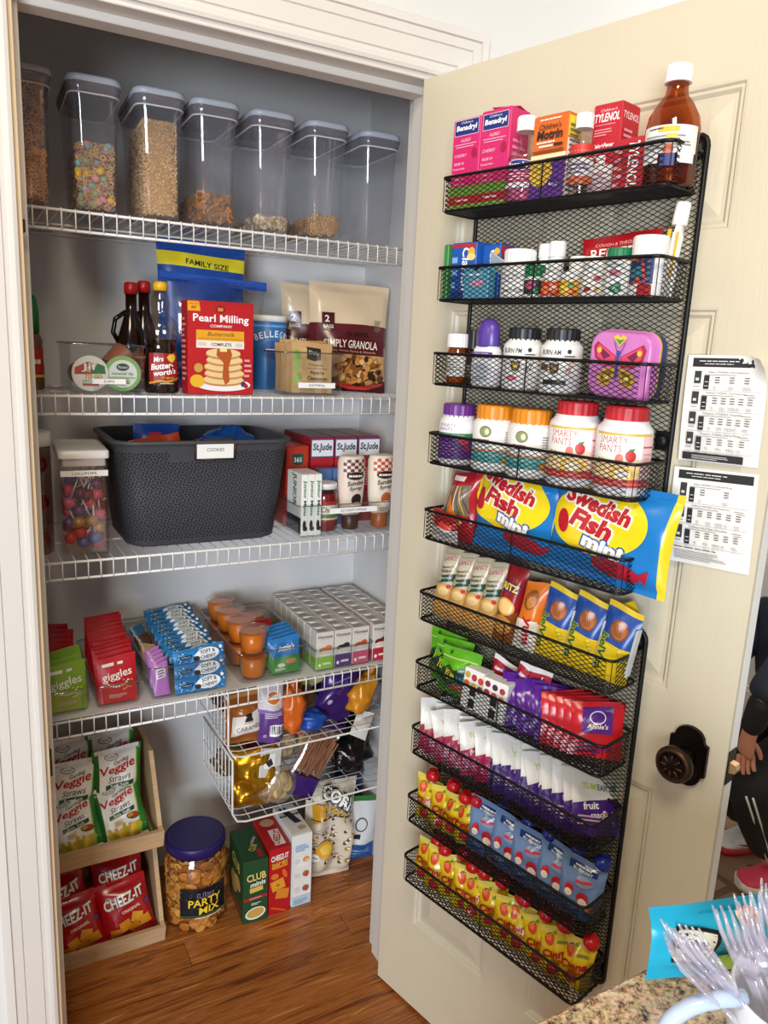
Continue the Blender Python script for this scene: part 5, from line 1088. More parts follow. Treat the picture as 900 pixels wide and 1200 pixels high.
bag('snack_bag', 'dark blue bag standing at the right wall behind the white bag', 'bag', .10, .30, .06, '142a5a', (.880, .52, .003), (-.05, 0, 0), None, 123, 10, 14)
# ================================================================== things in the door rack (local x along the door, local -y towards the room)
def RL(u, n, k, dz=0): return rk(u, n, FZ(k)+dz)
def R0(rx=0, ry=0, rz=0): return (rx, ry, RZ+rz)
# ---- first basket
def allergy(flap):
    a = Art().R(-.027, .122, .027, .147, 'f0d8e4').R(-.0262, .1228, .0262, .1462, '1c2a78').T("Children's", 0, .1425, .026, .0035, 'f2f2f6', .2).T('Benadryl', 0, .133, .046, .011, 'ffffff', .1, .03)
    a.T('ALLERGY', 0, .114, .022, .005, 'f4c8d8', 0, .01).R(-.024, .107, .024, .1085, 'f4a8c4').R(-.022, .103, .018, .1045, 'f4a8c4').T('CHERRY', -.010, .090, .028, .005, 'f8d0dc', .2).E(.020, .092, .006, .008, 'a8123c').R(.0196, .060, .0204, .084, 'c83a6a', step=1)
    for k, t in enumerate(('RELIEF OF', 'Runny Nose', 'Sneezing', 'Itchy, Watery Eyes', 'Itchy Throat')): a.T(t, -.012, .077-.0085*k, .022+.004*(k % 3), .0042, 'fae0ea')
    a.R(-.031, .024, .031, .040, '6f9a3a').R(-.031, .010, .031, .024, 'b8232c').R(-.031, .002, .031, .010, '7fa84a').W('4 FL OZ', 0, .017, .03, .005, 'f4d8d8'); return a
al1 = carton('allergy_syrup_carton', 'bright pink allergy syrup carton at hinge end of the top rack basket', 'carton', .062, .050, .148, 'd4246e', RL(.199, .062, 1), R0(), allergy(0), group='pink allergy cartons')
al2 = carton('allergy_syrup_carton', 'bright pink allergy syrup carton with lifted flap beside the bottle', 'carton', .062, .050, .152, 'd4246e', RL(.262, .062, 1), R0(), allergy(1), None, Art().lines(-.018, .02, .018, .11, 9, 'e890b4'), group='pink allergy cartons')
m = MB(); m.box((0, .012, .009), (.060, .036, .0010), pm('d84a86', .4), .0002, Matrix.Rotation(.0, 4, 'X')); f = m.obj('open_flap', al2, (0, .0, .150), (-.25, .12, 0))
CB = clear('f6f0ee', .07, .6, .05, 'clear_bottle')
a = Art().R(-.030, .022, .030, .062, 'c83a6c').E(-.002, .056, .024, .0085, 'f0dce6').E(-.002, .056, .0228, .0075, '1c2a78').T('Benadryl', -.002, .056, .038, .008, 'ffffff', .1, .02).R(-.03, .022, .03, .030, 'e8e4e6').lines(-.02, .034, .02, .046, 3, 'f0c0d0')
bottle('liquid_medicine', 'clear medicine bottle with white cap and pink label beside the pink cartons', 'bottle', bottle_prof(.0275, .112, .5, .62), CB, RL(.319, .076, 1), R0(0, 0, .42), (.0165, .110, .132), 'f2f1ee', a, .0278, liquid=([(.025, .003), (.0262, .007), (.0262, .052), (.024, .0525)], 'd86a9a'))
a = Art().R(-.0325, .0, .0325, .060, '6a3a9a').P([(-.0325, .060), (-.0325, .030), (-.008, .060)], 'f0b43a').E(-.012, .040, .022, .02, 'f2c84a', 30).E(.014, .022, .014, .010, '5a2a88').T('4oz', .012, .022, .018, .007, 'e8e0f2').R(-.0325, .060, .0325, .066, 'f8e0b0')
a.W("for ages 2-11 years", 0, .116, .04, .0035, 'f8e4d0').T("Children's", 0, .106, .040, .008, '2a1c14', .2, .01).T('Motrin', 0, .094, .048, .014, '2a1c14', .15, .04).W('IBUPROFEN', -.006, .083, .034, .004, 'fbe8d8').R(-.018, .076, .008, .079, 'fbe0c8').R(.010, .076, .026, .080, '3a1c10').R(-.028, .068, .028, .072, '8a3a10')
carton('pain_relief_carton', 'orange pain relief carton with purple base in the top rack basket', 'carton', .065, .034, .122, 'd9661c', RL(.3795, .078, 1), R0(), a, None, Art().R(-.0165, .088, .0165, .118, 'e8d23a').R(-.0165, .002, .0165, .086, 'f0efe9').lines(-.014, .01, .014, .11, 14, '6a6a5a'))
a = Art().R(-.026, .018, .026, .078, 'e8e6ea').R(-.026, .058, .026, .078, 'c8342c').R(-.026, .018, .026, .030, 'd86a4a').lines(-.018, .034, .018, .052, 3, '8a6a8a')
bottle('liquid_medicine', 'clear bottle with white cap and red banded label behind orange carton', 'bottle', bottle_prof(.0180, .100, .65, .74), CB, RL(.4290, .078, 1), R0(0, 0, .42), (.0135, .097, .118), 'f2f1ee', a, .0183)
def fever():
    return Art().R(-.0245, .0, .0245, .046, 'eae6e6').T("Children's", .002, .123, .028, .004, 'f8d8dc', .2).T('TYLENOL', 0, .113, .042, .012, 'ffffff', .2, .02).T('Acetaminophen', -.002, .103, .034, .003, 'f4c8cc').lines(-.020, .088, .012, .099, 3, 'e89aa0').T('Pain+Fever', -.002, .074, .036, .006, 'ffffff', .25, .02).T('Ages 2-11 Years', 0, .064, .040, .005, 'f8d0d4', .2).R(-.021, .047, .004, .060, 'f6f2f2').E(-.015, .0535, .004, .004, 'b01c2c').T('Pain relief', -.004, .0535, .012, .003, '6a3a3a').lines(-.018, .006, .018, .040, 5, 'c890a0')
carton('fever_medicine_carton', 'tall red fever medicine carton in the top rack basket', 'carton', .049, .049, .132, 'bf1a2e', RL(.4560, .0365, 1), R0(0, 0, 0), fever(), None, Art().T('TYLENOL', 0, .115, .042, .010, 'f8d8dc', .2, .02).lines(-.018, .03, .018, .10, 9, 'e8a0a8'), None)
carton('fever_medicine_carton', 'short red fever medicine carton with sideways lettering beside amber bottle', 'carton', .050, .046, .070, 'b81a2c', RL(.5155, .066, 1), R0(0, 0, 0), Art().T('TYLENOL', .008, .034, .062, .017, 'ffffff', .15, .02, -90).lines(-.022, .006, -.008, .062, 5, 'e8a0a8'))
a = Art().R(-.042, .044, .042, .082, 'e9e7e2').R(-.016, .072, .012, .080, 'e8b83a').W('PHARMACY', -.02, .0775, .022, .003, '3a3a3a').lines(-.034, .050, .034, .070, 5, '8a8a86').R(-.004, .058, .010, .070, 'eec04a').E(.0, .048, .007, .008, 'd8704a').R(-.009, .026, .009, .043, '2a3a7a').R(-.036, .030, -.012, .044, 'e2e2e6').R(.012, .030, .036, .044, 'e2e2e6')
bottle('amber_bottle', 'amber pharmacy bottle with white cap at free end of top rack basket', 'bottle', [(.033, 0), (.037, .004), (.037, .078), (.034, .094), (.024, .112), (.016, .122), (.0145, .130), (.0145, .140)], clear('d8963c', .05, .45, .05, 'amber_bottle_plastic'), RL(.563, .060, 1), R0(0, 0, .42), (.0185, .138, .160), 'f2f1ee', a, .0373, liquid=([(.034, .003), (.0355, .006), (.0355, .030), (.033, .032)], '6a3c10'))
# ---- second basket
carton('allergy_tablet_box', 'thin green edged tablet box at hinge end of second rack basket', 'carton', .011, .060, .094, '3f8a44', RL(.1725, .062, 2), R0())
def clar():
    return Art().R(-.028, .088, .028, .094, 'b8283a').T('Claritin', .006, .052, .072, .018, 'ffffff', .1, .02, -90).lines(-.026, .02, -.012, .084, 3, '8ab0e8').E(.018, .080, .008, .008, 'f0b43a').E(.018, .072, .010, .006, 'f4d88a').R(-.024, .004, .024, .014, '123a7a')
carton('allergy_tablet_box', 'larger blue allergy tablet box with sideways lettering, second rack basket', 'carton', .057, .052, .096, '1d58b0', RL(.2095, .060, 2), R0(), clar(), None, Art().T('Claritin', 0, .05, .06, .016, 'e8f0fa', .1, .01, -90))
carton('allergy_tablet_box', 'narrow blue allergy tablet box standing behind the pale blue pack', 'carton', .038, .040, .092, '1d58b0', RL(.2600, .052, 2), R0(), Art().T('Claritin', .004, .05, .066, .014, 'ffffff', .1, .02, -90).E(.012, .080, .006, .006, 'f0b43a'), None, Art().R(-.018, .07, .018, .09, 'a82a48'))
carton('eye_drop_box', 'pale blue pack with open grey flap, front of second rack basket', 'carton', .055, .020, .052, '5fa6c4', RL(.2540, .092, 2), R0(), Art().E(.004, .026, .016, .006, 'd8a0b8').W('EYE CARE', 0, .040, .036, .005, 'e8f2f6').P([(-.006, .052), (.010, .052), (.002, .045)], '1c2a2a'))
m = MB(); m.box((0, .0, .0), (.036, .002, .030), pm('b8c4cc', .5), .0004); m2 = m.obj('folded_leaflet', None, RL(.280, .078, 2, .058), R0(.5, .5, 0)); tag(m2, 'folded grey paper leaflet sticking up beside the blue boxes', 'leaflet')
bottle('vitamin_bottle', 'white bottle with wide white cap in second rack basket', 'bottle', bottle_prof(.030, .064, .82, .80), 'eceae6', RL(.318, .066, 2), R0(0, 0, .42), (.0265, .060, .080), 'f0efec', Art().R(-.03, .006, .03, .046, 'f2f1ee').T('Smart Kids', -.004, .014, .036, .008, '2a2a34', .1, .01).lines(-.024, .026, .01, .042, 3, 'c8c8cc'), .0303)
bottle('vitamin_bottle', 'small bottle with green cap and dark label, front of second basket', 'bottle', bottle_prof(.0165, .036, .8), 'e4ecdf', RL(.366, .086, 2), R0(0, 0, .42), (.0165, .034, .052), '14804c', Art().R(-.017, .006, .017, .028, '1c2a34').E(-.003, .020, .010, .006, 'c84a6a', 20).E(.006, .012, .006, .004, '3a8a4a'), .0168)
bottle('gummy_bottle', 'small white capped bottle with orange red fruit label', 'bottle', bottle_prof(.0165, .030, .8), 'f0e6d8', RL(.400, .086, 2), R0(0, 0, .42), (.0155, .029, .038), 'f2f1ee', Art().R(-.018, .003, .018, .025, 'd8401c').E(-.008, .012, .007, .007, 'f07a3a').E(.007, .016, .006, .006, 'f2b08a').E(.004, .007, .005, .004, 'b81c1c'), .0168)
bottle('gummy_bottle', 'small white capped bottle with yellow lemon fruit label', 'bottle', bottle_prof(.0165, .030, .8), 'f0e6d8', RL(.4345, .086, 2), R0(0, 0, .42), (.0155, .029, .038), 'f2f1ee', Art().R(-.018, .003, .018, .025, 'e8a82c').E(-.006, .014, .008, .006, 'f4d24a').E(.008, .008, .006, .005, 'd86a2a').E(.004, .019, .005, .004, '5a9a3a'), .0168)
for k, (u, n, h, lab) in enumerate(((.352, .040, .090, 'tall white tube shaped bottle, left of the pair behind the green cap'), (.377, .046, .092, 'tall white tube shaped bottle, right of the pair behind the gummies'))):
    bottle('test_strip_vial', lab, 'vial', [(.0115, 0), (.0125, .003), (.0125, .068), (.012, .070)], 'e6eaea', RL(u, n, 2), R0(0, 0, .42), (.0138, .068, h), 'eef0ee', Art().R(-.010, .02, .010, .05, 'd8dede').lines(-.008, .024, .008, .046, 4, '8a9a9a'), .0127, ribs=False)
bottle('vitamin_bottle', 'white bottle with plain white cap behind the yellow fruit label bottle', 'bottle', bottle_prof(.018, .050, .82), 'eeece8', RL(.424, .050, 2), R0(0, 0, .42), (.0155, .047, .066), 'f2f1ee', None, .018)
bottle('vitamin_bottle', 'white bottle with white cap and red green dots beside the green cap', 'bottle', bottle_prof(.0195, .046, .82), 'eeece8', RL(.471, .078, 2), R0(0, 0, .42), (.0180, .044, .060), 'f2f1ee', Art().R(-.02, .006, .02, .034, 'efe9e2').E(-.006, .012, .006, .004, 'a82a34').E(.008, .028, .006, .004, 'b83a4a').E(.008, .012, .004, .004, 'c8a03a'), .0198)
bottle('vitamin_bottle', 'white bottle with dark green cap at right of second rack basket', 'bottle', bottle_prof(.0205, .056, .82), 'f0efec', RL(.5125, .080, 2), R0(0, 0, .42), (.0185, .053, .070), '17744a', Art().P([(-.012, .012), (.006, .022), (.010, .010), (.0, .004)], '1f7a4a').T('A', .0, .013, .006, .006, 'f2f2ee').E(-.002, .034, .009, .005, 'b86a7a').lines(-.014, .042, .012, .048, 2, '9a9a9a'), .0208)
bottle('vitamin_bottle', 'larger white bottle with blue red label and wide white cap', 'bottle', bottle_prof(.0265, .064, .86, .78), 'f0efec', RL(.5565, .072, 2), R0(0, 0, .42), (.0255, .058, .085), 'f1f0ec', Art().R(-.028, .018, .010, .056, '1c3468').E(-.014, .034, .012, .008, '2f7a8a', 20).R(-.006, .02, -.002, .054, 'c83a3a', 12).P([(-.022, .018), (-.004, .018), (-.010, .028)], 'd8483a').R(-.028, .05, -.012, .056, 'd8683a').R(.012, .02, .03, .05, 'e8e8ea'), .0268, ribs=False)
a = Art().T('COUGH & THROAT', .0, .040, .075, .005, 'f0c8c8').T('RELIEF', -.006, .026, .080, .015, 'ffffff', 0, .015).W('MENTHOL DROPS', -.010, .013, .05, .004, 'f0c8c8')
bag('cough_drop_bag', 'red cough drop bag reading RELIEF behind the bottles', 'bag', .138, .056, .022, 'b51c24', RL(.478, .030, 2, .044), R0(-.1, 0, 0), a, 131, 14, 8, None, .25, seal=.004, wr=.001)
m = MB(); m.loft([rr(.024, .004, .002, 0, 3), rr(.0225, .010, .005, .03, 4), rr(.020, .017, .008, .085, 4), rr(.019, .018, .009, .100, 4)], pm('eeedea', .35), True, True); o = m.obj('ointment_tube', None, RL(.577, .058, 2, .001), R0(-.10, .06, 0)); tag(o, 'white and yellow ointment tube leaning at free end of second rack basket', 'tube')
MB().lathe([(.0095, .100), (.0110, .102), (.0105, .130), (.0095, .132)], pm('f2f1ee', .35), 18).obj('cap', o)
Art().R(-.010, .014, -.004, .094, 'e8b02c').R(.004, .03, .008, .09, 'e8b02c').R(-.002, .02, .003, .09, 'd8d8da').obj(o, lambda u, v, q: (u, -(.002+.0075*v/.1)-q-.0006, v), 'printed_front')
carton('small_red_box', 'tiny red box lying low at free end of second rack basket', 'carton', .018, .014, .016, 'b81c24', RL(.566, .094, 2), R0())
# ---- third basket
bottle('prescription_bottle', 'small amber pill bottle with ridged white cap, third rack basket', 'bottle', [(.018, 0), (.0190, .003), (.0190, .058), (.0165, .062), (.0165, .068)], clear('e8a850', .07, .5, .05, 'pill_bottle_plastic'), RL(.1865, .060, 3), R0(0, 0, .42), (.0205, .066, .090), 'f1f0ee', Art().R(-.024, .014, .024, .052, 'eeede8').lines(-.018, .02, .018, .048, 6, '9a9a98'), .0192, liquid=([(.016, .002), (.017, .004), (.017, .016), (.014, .018)], 'b8a03a'))
bottle('dropper_bottle', 'narrow dark dropper bottle with black cap, third rack basket', 'bottle', bottle_prof(.0145, .066, .55, .72), pm('2a1810', .15, var=.3), RL(.222, .056, 3), R0(0, 0, .42), (.0125, .064, .098), '121214', Art().R(-.015, .012, .015, .042, '1c1c20').lines(-.01, .016, .01, .038, 4, '8a7a5a'), .0147)
m = MB(); m.loft([rr(.052, .028, .013, 0, 5), rr(.058, .031, .015, .004, 5), rr(.060, .032, .0155, .040, 5), rr(.054, .030, .0145, .064, 5), rr(.044, .028, .0135, .070, 5)], pm('e9e8ee', .35), True, True); o = m.obj('deodorant', None, RL(.2655, .070, 3), R0()); tag(o, 'white roll on deodorant with purple domed cap, third rack basket', 'deodorant')
MB().lathe([(.0215, .069), (.0225, .072), (.0220, .090), (.0205, .101), (.0165, .110), (.009, .116), (.003, .1175)], pm('5a3f9c', .3), 26, sy=.75).obj('cap', o)
Art().R(-.026, .050, .026, .060, '6a4aa8').T('POWDER', 0, .055, .036, .006, 'f2f2f6', 0, .01).E(0, .030, .016, .012, 'c8ccd8').lines(-.018, .010, .018, .020, 3, '7a8a9a').obj(o, lambda u, v, q: (u*(.97 if v < .045 else .9), -(.0162 if v < .045 else .0162-.04*(v-.045))-q+.4*abs(u)**2*10*.3, v), 'printed_front')
for k, (u, nm) in enumerate(((.3405, 'BURN PM'), (.4175, 'BURN AM'))):
    a = Art().R(-.034, .062, .036, .078, 'ecebe8').T(nm, -.012, .071, .034, .009, '1a1a1c', 0, .02).E(.018, .073, .0035, .004, '2a2a2c').R(.010, .064, .028, .066, '3a3a3c').P([(-.012, .052), (.004, .052), (.003, .038), (-.004, .033), (-.011, .038)], '3a3a3a').P([(-.009, .050), (.001, .050), (.0, .040), (-.004, .036), (-.008, .040)], 'd8b04a' if k == 0 else 'a8702a')
    a.T('//', .020, .044, .012, .016, '1c1c1c' if k == 0 else 'b83a3a', .3, .01)
    a.E(-.010, .022, .010, .005, 'd86a8a') if k == 0 else a.R(-.022, .016, .016, .024, '151517').R(-.030, .040, -.014, .050, '7a4a2a')
    bottle('supplement_bottle', 'white supplement bottle with black cap reading %s' % nm, 'bottle', bottle_prof(.0335, .084, .80, .78), 'ecebe8', RL(u, .066, 3), R0(0, 0, .42), (.0270, .082, .1025), '1c2024', a, .0338, rough=.3)
m = MB(); TW, TH, TD = .104, .098, .045; PK = pm('cc78bf', .3, var=.06)
def tin(w_, h_, r, y): return [(x, y, TH/2+z) for x, z, _ in rr(w_, h_, r, 0, 5)]
m.loft([tin(TW-.01, TH-.01, .018, -TD/2-.003), tin(TW-.004, TH-.004, .021, -TD/2-.001), tin(TW, TH, .022, -TD/2+.003), tin(TW, TH, .022, -TD/2+.017), tin(TW+.004, TH+.004, .023, -TD/2+.0172), tin(TW+.004, TH+.004, .023, -TD/2+.0225), tin(TW, TH, .022, -TD/2+.023), tin(TW, TH, .022, TD/2-.004), tin(TW-.006, TH-.006, .02, TD/2)], [PK]*4+[pm('d8b43a', .3), pm('d8b43a', .3), pm('4a5a9a', .3), pm('c8b85a', .3)], True, True)
o = m.obj('butterfly_tin', None, RL(.532, .062, 3, .002), R0(.04, .05, 0)); tag(o, 'pink rounded tin with butterfly picture and yellow rim, third rack basket', 'tin')
a = Art()
for s in (-1, 1):
    a.P([(s*.004, .062), (s*.040, .082), (s*.046, .074), (s*.042, .058), (s*.022, .046), (s*.005, .048)], 'a8283c').P([(s*.006, .062), (s*.036, .078), (s*.041, .072), (s*.038, .060), (s*.022, .050), (s*.006, .052)], 'd8486a').P([(s*.014, .062), (s*.030, .072), (s*.034, .066), (s*.026, .056)], '7a1c4a').E(s*.035, .069, .004, .004, 'f0c03a')
    a.P([(s*.004, .046), (s*.024, .042), (s*.034, .030), (s*.028, .018), (s*.014, .018), (s*.005, .034)], 'd8a82c').P([(s*.008, .042), (s*.022, .038), (s*.028, .030), (s*.024, .022), (s*.014, .022)], '8a6a1c').E(s*.018, .030, .005, .004, 'f2dc6a')
    a.R(s*.006-.0006, .064, s*.006+.0006, .084, '5a3a7a', -s*25)
a.R(-.0025, .030, .0025, .064, '3a4a9a').E(0, .067, .004, .004, '3a4a9a').P([(-.012, .090), (-.004, .094), (0, .090), (.004, .094), (.012, .090), (0, .076)], 'd8c43a').P([(-.008, .088), (0, .086), (.008, .088), (0, .079)], '3a8a5a')
a.obj(o, lambda u, v, q: (u*.96, -TD/2-.0032-q, v), 'printed_lid')
# ---- fourth basket
def kids(dx=0):
    return Art().R(-.042, .030, .052, .098, 'f3e8d2').R(-.042, .094, .052, .098, 'd8b858').R(-.042, .060, .052, .094, 'f3efe9').T('SMARTY', -.012, .087, .044, .011, 'b8323c', 0, -.01).T('PANTS', -.016, .074, .036, .011, 'b8323c', 0, -.01).T('Kids', -.028, .056, .014, .006, '8a5a3a').E(.000, .060, .006, .007, 'e07a6a').E(.016, .064, .008, .009, 'c8342c', 20).P([(.012, .074), (.022, .076), (.018, .070)], '3a7a3a').R(.034, .030, .056, .094, 'f0c8c8').W('Supplement', .045, .078, .02, .004, '8a3a4a').lines(.036, .04, .054, .072, 5, 'd89a9a').R(-.042, .030, .032, .052, 'f0cf98').E(.006, .036, .018, .012, 'f0c24a').E(.006, .036, .012, .008, 'f4e6c8').R(-.042, .016, .052, .028, 'c03a34').R(-.042, .020, .052, .023, 'd86a5a')
bottle('gummy_vitamin_bottle', 'small gummy vitamin bottle with purple cap and purple label, fourth basket', 'bottle', bottle_prof(.0345, .090, .84, .80), 'e9e7ea', RL(.2045, .066, 4), R0(0, 0, .42), (.0290, .086, .110), '6a2f86', Art().R(-.036, .012, .042, .082, 'eeedf0').R(-.036, .012, .042, .056, '5a2a7a').R(-.036, .056, .042, .063, '2f8a5a').T('SMARTY', -.010, .078, .034, .006, '5a2a7a', 0, -.01).T('PANTS', -.013, .070, .028, .006, '5a2a7a', 0, -.01).E(.024, .048, .009, .007, 'b83a4a').E(.028, .034, .007, .006, '8a2a5a').lines(-.028, .020, .012, .048, 5, '8a5aa8').T('KIDS ORGANIC', .004, .0595, .04, .003, 'e8f2ea'), .0348)
for k, u in enumerate((.288, .3665)):
    a = Art().R(-.040, .012, .048, .090, 'f1efea').R(-.040, .018, .048, .042, '4a9a98').R(-.040, .040, .048, .044, 'd88a5a').R(-.040, .032, .048, .036, '7ab8b4').E(-.006, .078, .011, .011, '5a5a4a').E(-.006, .078, .0095, .0095, '8a9a6a').E(-.003, .078, .004, .006, 'e8d8b0').W("Wholesome", -.010, .062, .024, .004, 'b86a5a').W('ORGANIC', -.008, .056, .018, .003, '6a6a6a').E(.034, .024, .009, .008, 'c8862a').R(.026, .05, .044, .086, 'e6e4de').lines(.028, .054, .042, .082, 6, '8a8a8a')
    bottle('gummy_vitamin_bottle', 'white gummy vitamin bottle with orange cap and teal band, %s of two' % ('left' if k == 0 else 'right'), 'bottle', bottle_prof(.0385, .096, .82, .80), 'eeedea', RL(u, .062, 4), R0(0, 0, .42), (.0335, .090, .115), 'e08a1c', a, .0388, group='orange capped bottles in the fourth basket')
for k, u in enumerate((.4525, .5405)):
    bottle('gummy_vitamin_bottle', 'large kids vitamin bottle with red cap and strawberry label, %s' % ('left of two' if k == 0 else 'right of two'), 'bottle', bottle_prof(.0425, .114, .80, .80), 'eceaec', RL(u, .058, 4), R0(0, 0, .42), (.0325, .108, .135), 'c22430', kids(), .0428, group='red capped bottles in the fourth basket')
# ---- fifth basket
a = Art().P([(-.03, .03), (.03, .03), (.026, .13), (-.026, .13)], '7a6a5a').R(-.032, .02, .034, .05, 'b8232c').R(-.024, .105, .030, .13, 'a81c28', 10).W('JOY', -.004, .118, .03, .014, 'f0e6dc', 0, .02, 15)
for k in range(10): a.R(-.028+.0055*k, .05, -.0265+.0055*k, .105, ['c83a3a', 'e8e2da', '3a5a3a', 'd8b03a', '5a3a3a'][k % 5], (k-5)*5)
a.P([(-.006, .09), (.012, .05), (-.012, .046)], 'e07a2c').E(.012, .036, .008, .006, 'e8d8a0')
bag('candy_bag', 'clear and red striped candy bag at hinge end of the fifth basket', 'bag', .082, .148, .05, lambda s, t: 'b0222c' if s > .8 or t < .3 else 'a89a92', RL(.212, .060, 5), R0(-.08, .10, 0), a, 141, 12, 14, None, .2)
def fishzone(s, t): return '1c78c0' if s < .93 else 'e4d02c'
def fish_art(W):
    a = Art().E(-.016, .098, .088, .054, 'ecd01c').T('Swedish', -.018, .123, .128, .028, 'b8202c', .1, .05, -12, 'f2ece0', .075).T('Fish', -.022, .092, .080, .030, 'b8202c', .1, .05, -12, 'f2ece0', .075).T('mini', .004, .060, .072, .022, 'f4f6fa', 0, .05, -12, '1c5aa0', .075)
    a.E(-.076, .088, .012, .020, 'b81c2c', 20).E(.030, .030, .042, .014, 'a82034', -8).P([(.066, .030), (.084, .040), (.080, .016)], 'a82034'); return a
bag('gummy_fish_bag', 'yellow and blue gummy fish bag at middle of the fifth basket', 'bag', .185, .158, .058, fishzone, RL(.352, .064, 5), R0(-.10, .03, .03), fish_art(.19), 142, 34, 28, 'gummy fish bags', .22, wr=.0022, aoff=.0020)
bag('gummy_fish_bag', 'yellow and blue gummy fish bag at free end of the fifth basket', 'bag', .215, .158, .058, fishzone, RL(.535, .072, 5), R0(-.10, .04, .04), fish_art(.2), 143, 34, 28, 'gummy fish bags', .22, wr=.0022, aoff=.0020)
bag('snack_bag', 'clear plastic bag of red sweets low at hinge end, fifth basket', 'bag', .065, .055, .035, lambda s, t: 'b8322c' if t > .5 else 'cfcac6', RL(.213, .092, 5), R0(), None, 144, 8, 8)
# ---- sixth basket: cracker sleeves and biscuit packs
def sleeve(name, lab, w_, h_, d_, col, loc, rot, art, seed, group, zone=None, side=None):
    o = bag(name, lab, 'packet', w_, h_, d_, zone or col, loc, rot, art, seed, 8, 14, group, .28, seal=.008, wr=.0010, narrow=.0, aoff=.0015); return o
a = Art().R(-.0185, .104, .0185, .132, 'c8bda4').T('LANCE', 0, .121, .028, .009, 'b02434', .1, .02, 6, 'f2ece0').T("Captain's", 0, .104, .026, .006, '2a3a30', .1, .02, 6).T('Wafers', 0, .096, .022, .006, '2a3a30', .1, .02, 6).P([(-.0185, .070), (.0185, .078), (.0185, .092), (-.0185, .084)], '27402f').T('CREAM CHEESE', .002, .082, .024, .0035, 'dfe6d6', 0, .0, 8).E(-.012, .080, .007, .007, 'a8a890').E(.0, .052, .019, .018, 'd8a860').E(.002, .056, .012, .009, 'e8c88a').E(.012, .066, .004, .004, 'b8242c').E(.0, .024, .018, .012, 'd09a52')
o = None
for k in range(4):
    lab = 'tan sandwich cracker sleeve with red logo, %s from the hinge end' % ORD[k]; l, r = RL(.190+.0375*k, .066, 6), R0(-.14, .10, .12)
    if o is None: o = sleeve('cracker_sleeve', lab, .040, .140, .032, '', l, r, a, 151, 'tan cracker sleeves', lambda s, t: 'bfb298' if t > .5 else 'c89a5a')
    else: dup(o, l, r, lab)
a = Art().T('RITZ', 0, .104, .032, .013, 'e8c22c', .05, .04, 6, '1c2a6a', .12).E(0, .068, .017, .016, 'd8a04a').E(0, .068, .014, .013, 'ecc27a').E(.0, .034, .018, .018, 'd89a48')
sleeve('cracker_sleeve', 'dark red round cracker sleeve beside the tan sleeves', .043, .146, .036, '', RL(.344, .066, 6), R0(-.14, .10, .12), a, 152, None, lambda s, t: '8e141e' if t > .4 else '8a4a1c')
a = Art().E(.0, .094, .012, .018, '8a4a1c').E(.002, .09, .008, .011, 'b87434').R(-.020, .02, .020, .058, 'eee6da').T('yum', .002, .038, .052, .016, 'b8202c', .1, .03, -90)
sleeve('cracker_sleeve', 'orange topped granola pack between the red sleeve and blue packs', .044, .126, .034, '', RL(.393, .068, 6), R0(-.14, .10, .12), a, 153, None, lambda s, t: 'd8721c' if t > .45 else 'e6ded2')
a = Art().P([(-.029, .066), (.004, .060), (.029, .024), (.029, .006), (-.029, .006)], 'e4c41c').E(.002, .090, .015, .017, '7a3c1c').E(.002, .090, .012, .014, 'a8602c').T('belVita', -.018, .046, .062, .014, '1f6a3a', 0, .03, -90, 'e4c41c')
for k in range(5): a.R(-.007+.003*k, .080, -.006+.003*k, .100, '6a3418', 15, 1)
for k in range(6): a.E(.012+.003*k, .060-.006*k, .003, .003, 'd8cf3a', 0, 6)
o = None
for k in range(3):
    lab = 'blue and yellow breakfast biscuit pack, %s from the middle of the sixth basket' % ORD[k]; l, r = RL(.445+.058*k, .062, 6), R0(-.12, .10, .10)
    if o is None:
        o = sleeve('biscuit_pack', lab, .060, .128, .030, '', l, r, a, 154, 'blue biscuit packs', lambda s, t: 'd8b81c' if t > .93 else ('1f4a98' if t > .48 else 'dcbc1c'))
        m = MB(); m.box((.0285, -.002, .060), (.004, .018, .080), pm('c8d0d8', .25, .3, var=.2), .001); sp = m.obj('side_panel', o)
    else: dup(o, l, r, lab)
m = MB(); m.box((0, 0, 0), (.030, .003, .022), pm('d8b81c', .3), .0008); tag(m.obj('wrapper_corner', None, RL(.565, .030, 6, .118), R0(.2, -.5, .2)), 'yellow crimped wrapper corner sticking up behind the blue biscuit packs', 'wrapper')
# ---- seventh basket
a = Art().P([(-.04, .050), (-.02, .062), (.0, .056), (.02, .064), (.042, .052), (.042, .026), (-.04, .026)], '1c3a2a').T('YUM', -.016, .042, .030, .016, 'e8e23a', 0, .02, 0).T('EARTH', .022, .042, .034, .012, '5aa8d8', 0, .02).E(.0, .018, .016, .008, 'a8482c', 20).E(.02, .012, .012, .006, 'b85a34', -20).R(-.04, .076, .042, .079, 'a8d86a').E(-.024, .086, .004, .004, '2a5a2a')
o = None
for k, (u, n, dz, ry, lab) in enumerate(((.196, .052, .030, -.04, 'rear left'), (.216, .064, .014, .03, 'middle'), (.252, .084, .006, .05, 'frontmost'))):
    lab = 'bright green candy bag with dark lettering panel, %s of the three' % lab
    if o is None: o = bag('candy_bag', lab, 'bag', .092, .096, .026, lambda s, t: '5fae1c' if t > .3 else '3f7a1c', RL(u, n-.008, 7, dz*.6), R0(-.10, ry, .08), a, 161, 12, 12, 'green candy bags', .22)
    else: dup(o, RL(u, n-.008, 7, dz*.6), R0(-.10, ry, .08), lab)
a = Art()
for i in range(3):
    for j in range(2): a.E(-.015+.015*i, .066-.017*j-.002*i, .0062, .0068, ['c8a03a', 'd8742a', 'b8343a', 'd8b84a', 'c84a2c', '6a2a3a'][(i*2+j) % 6])
a.R(-.006, .004, .008, .046, '17171a').W('FRUIT', .001, .025, .036, .009, 'f2f2f0', 0, .01, 90)
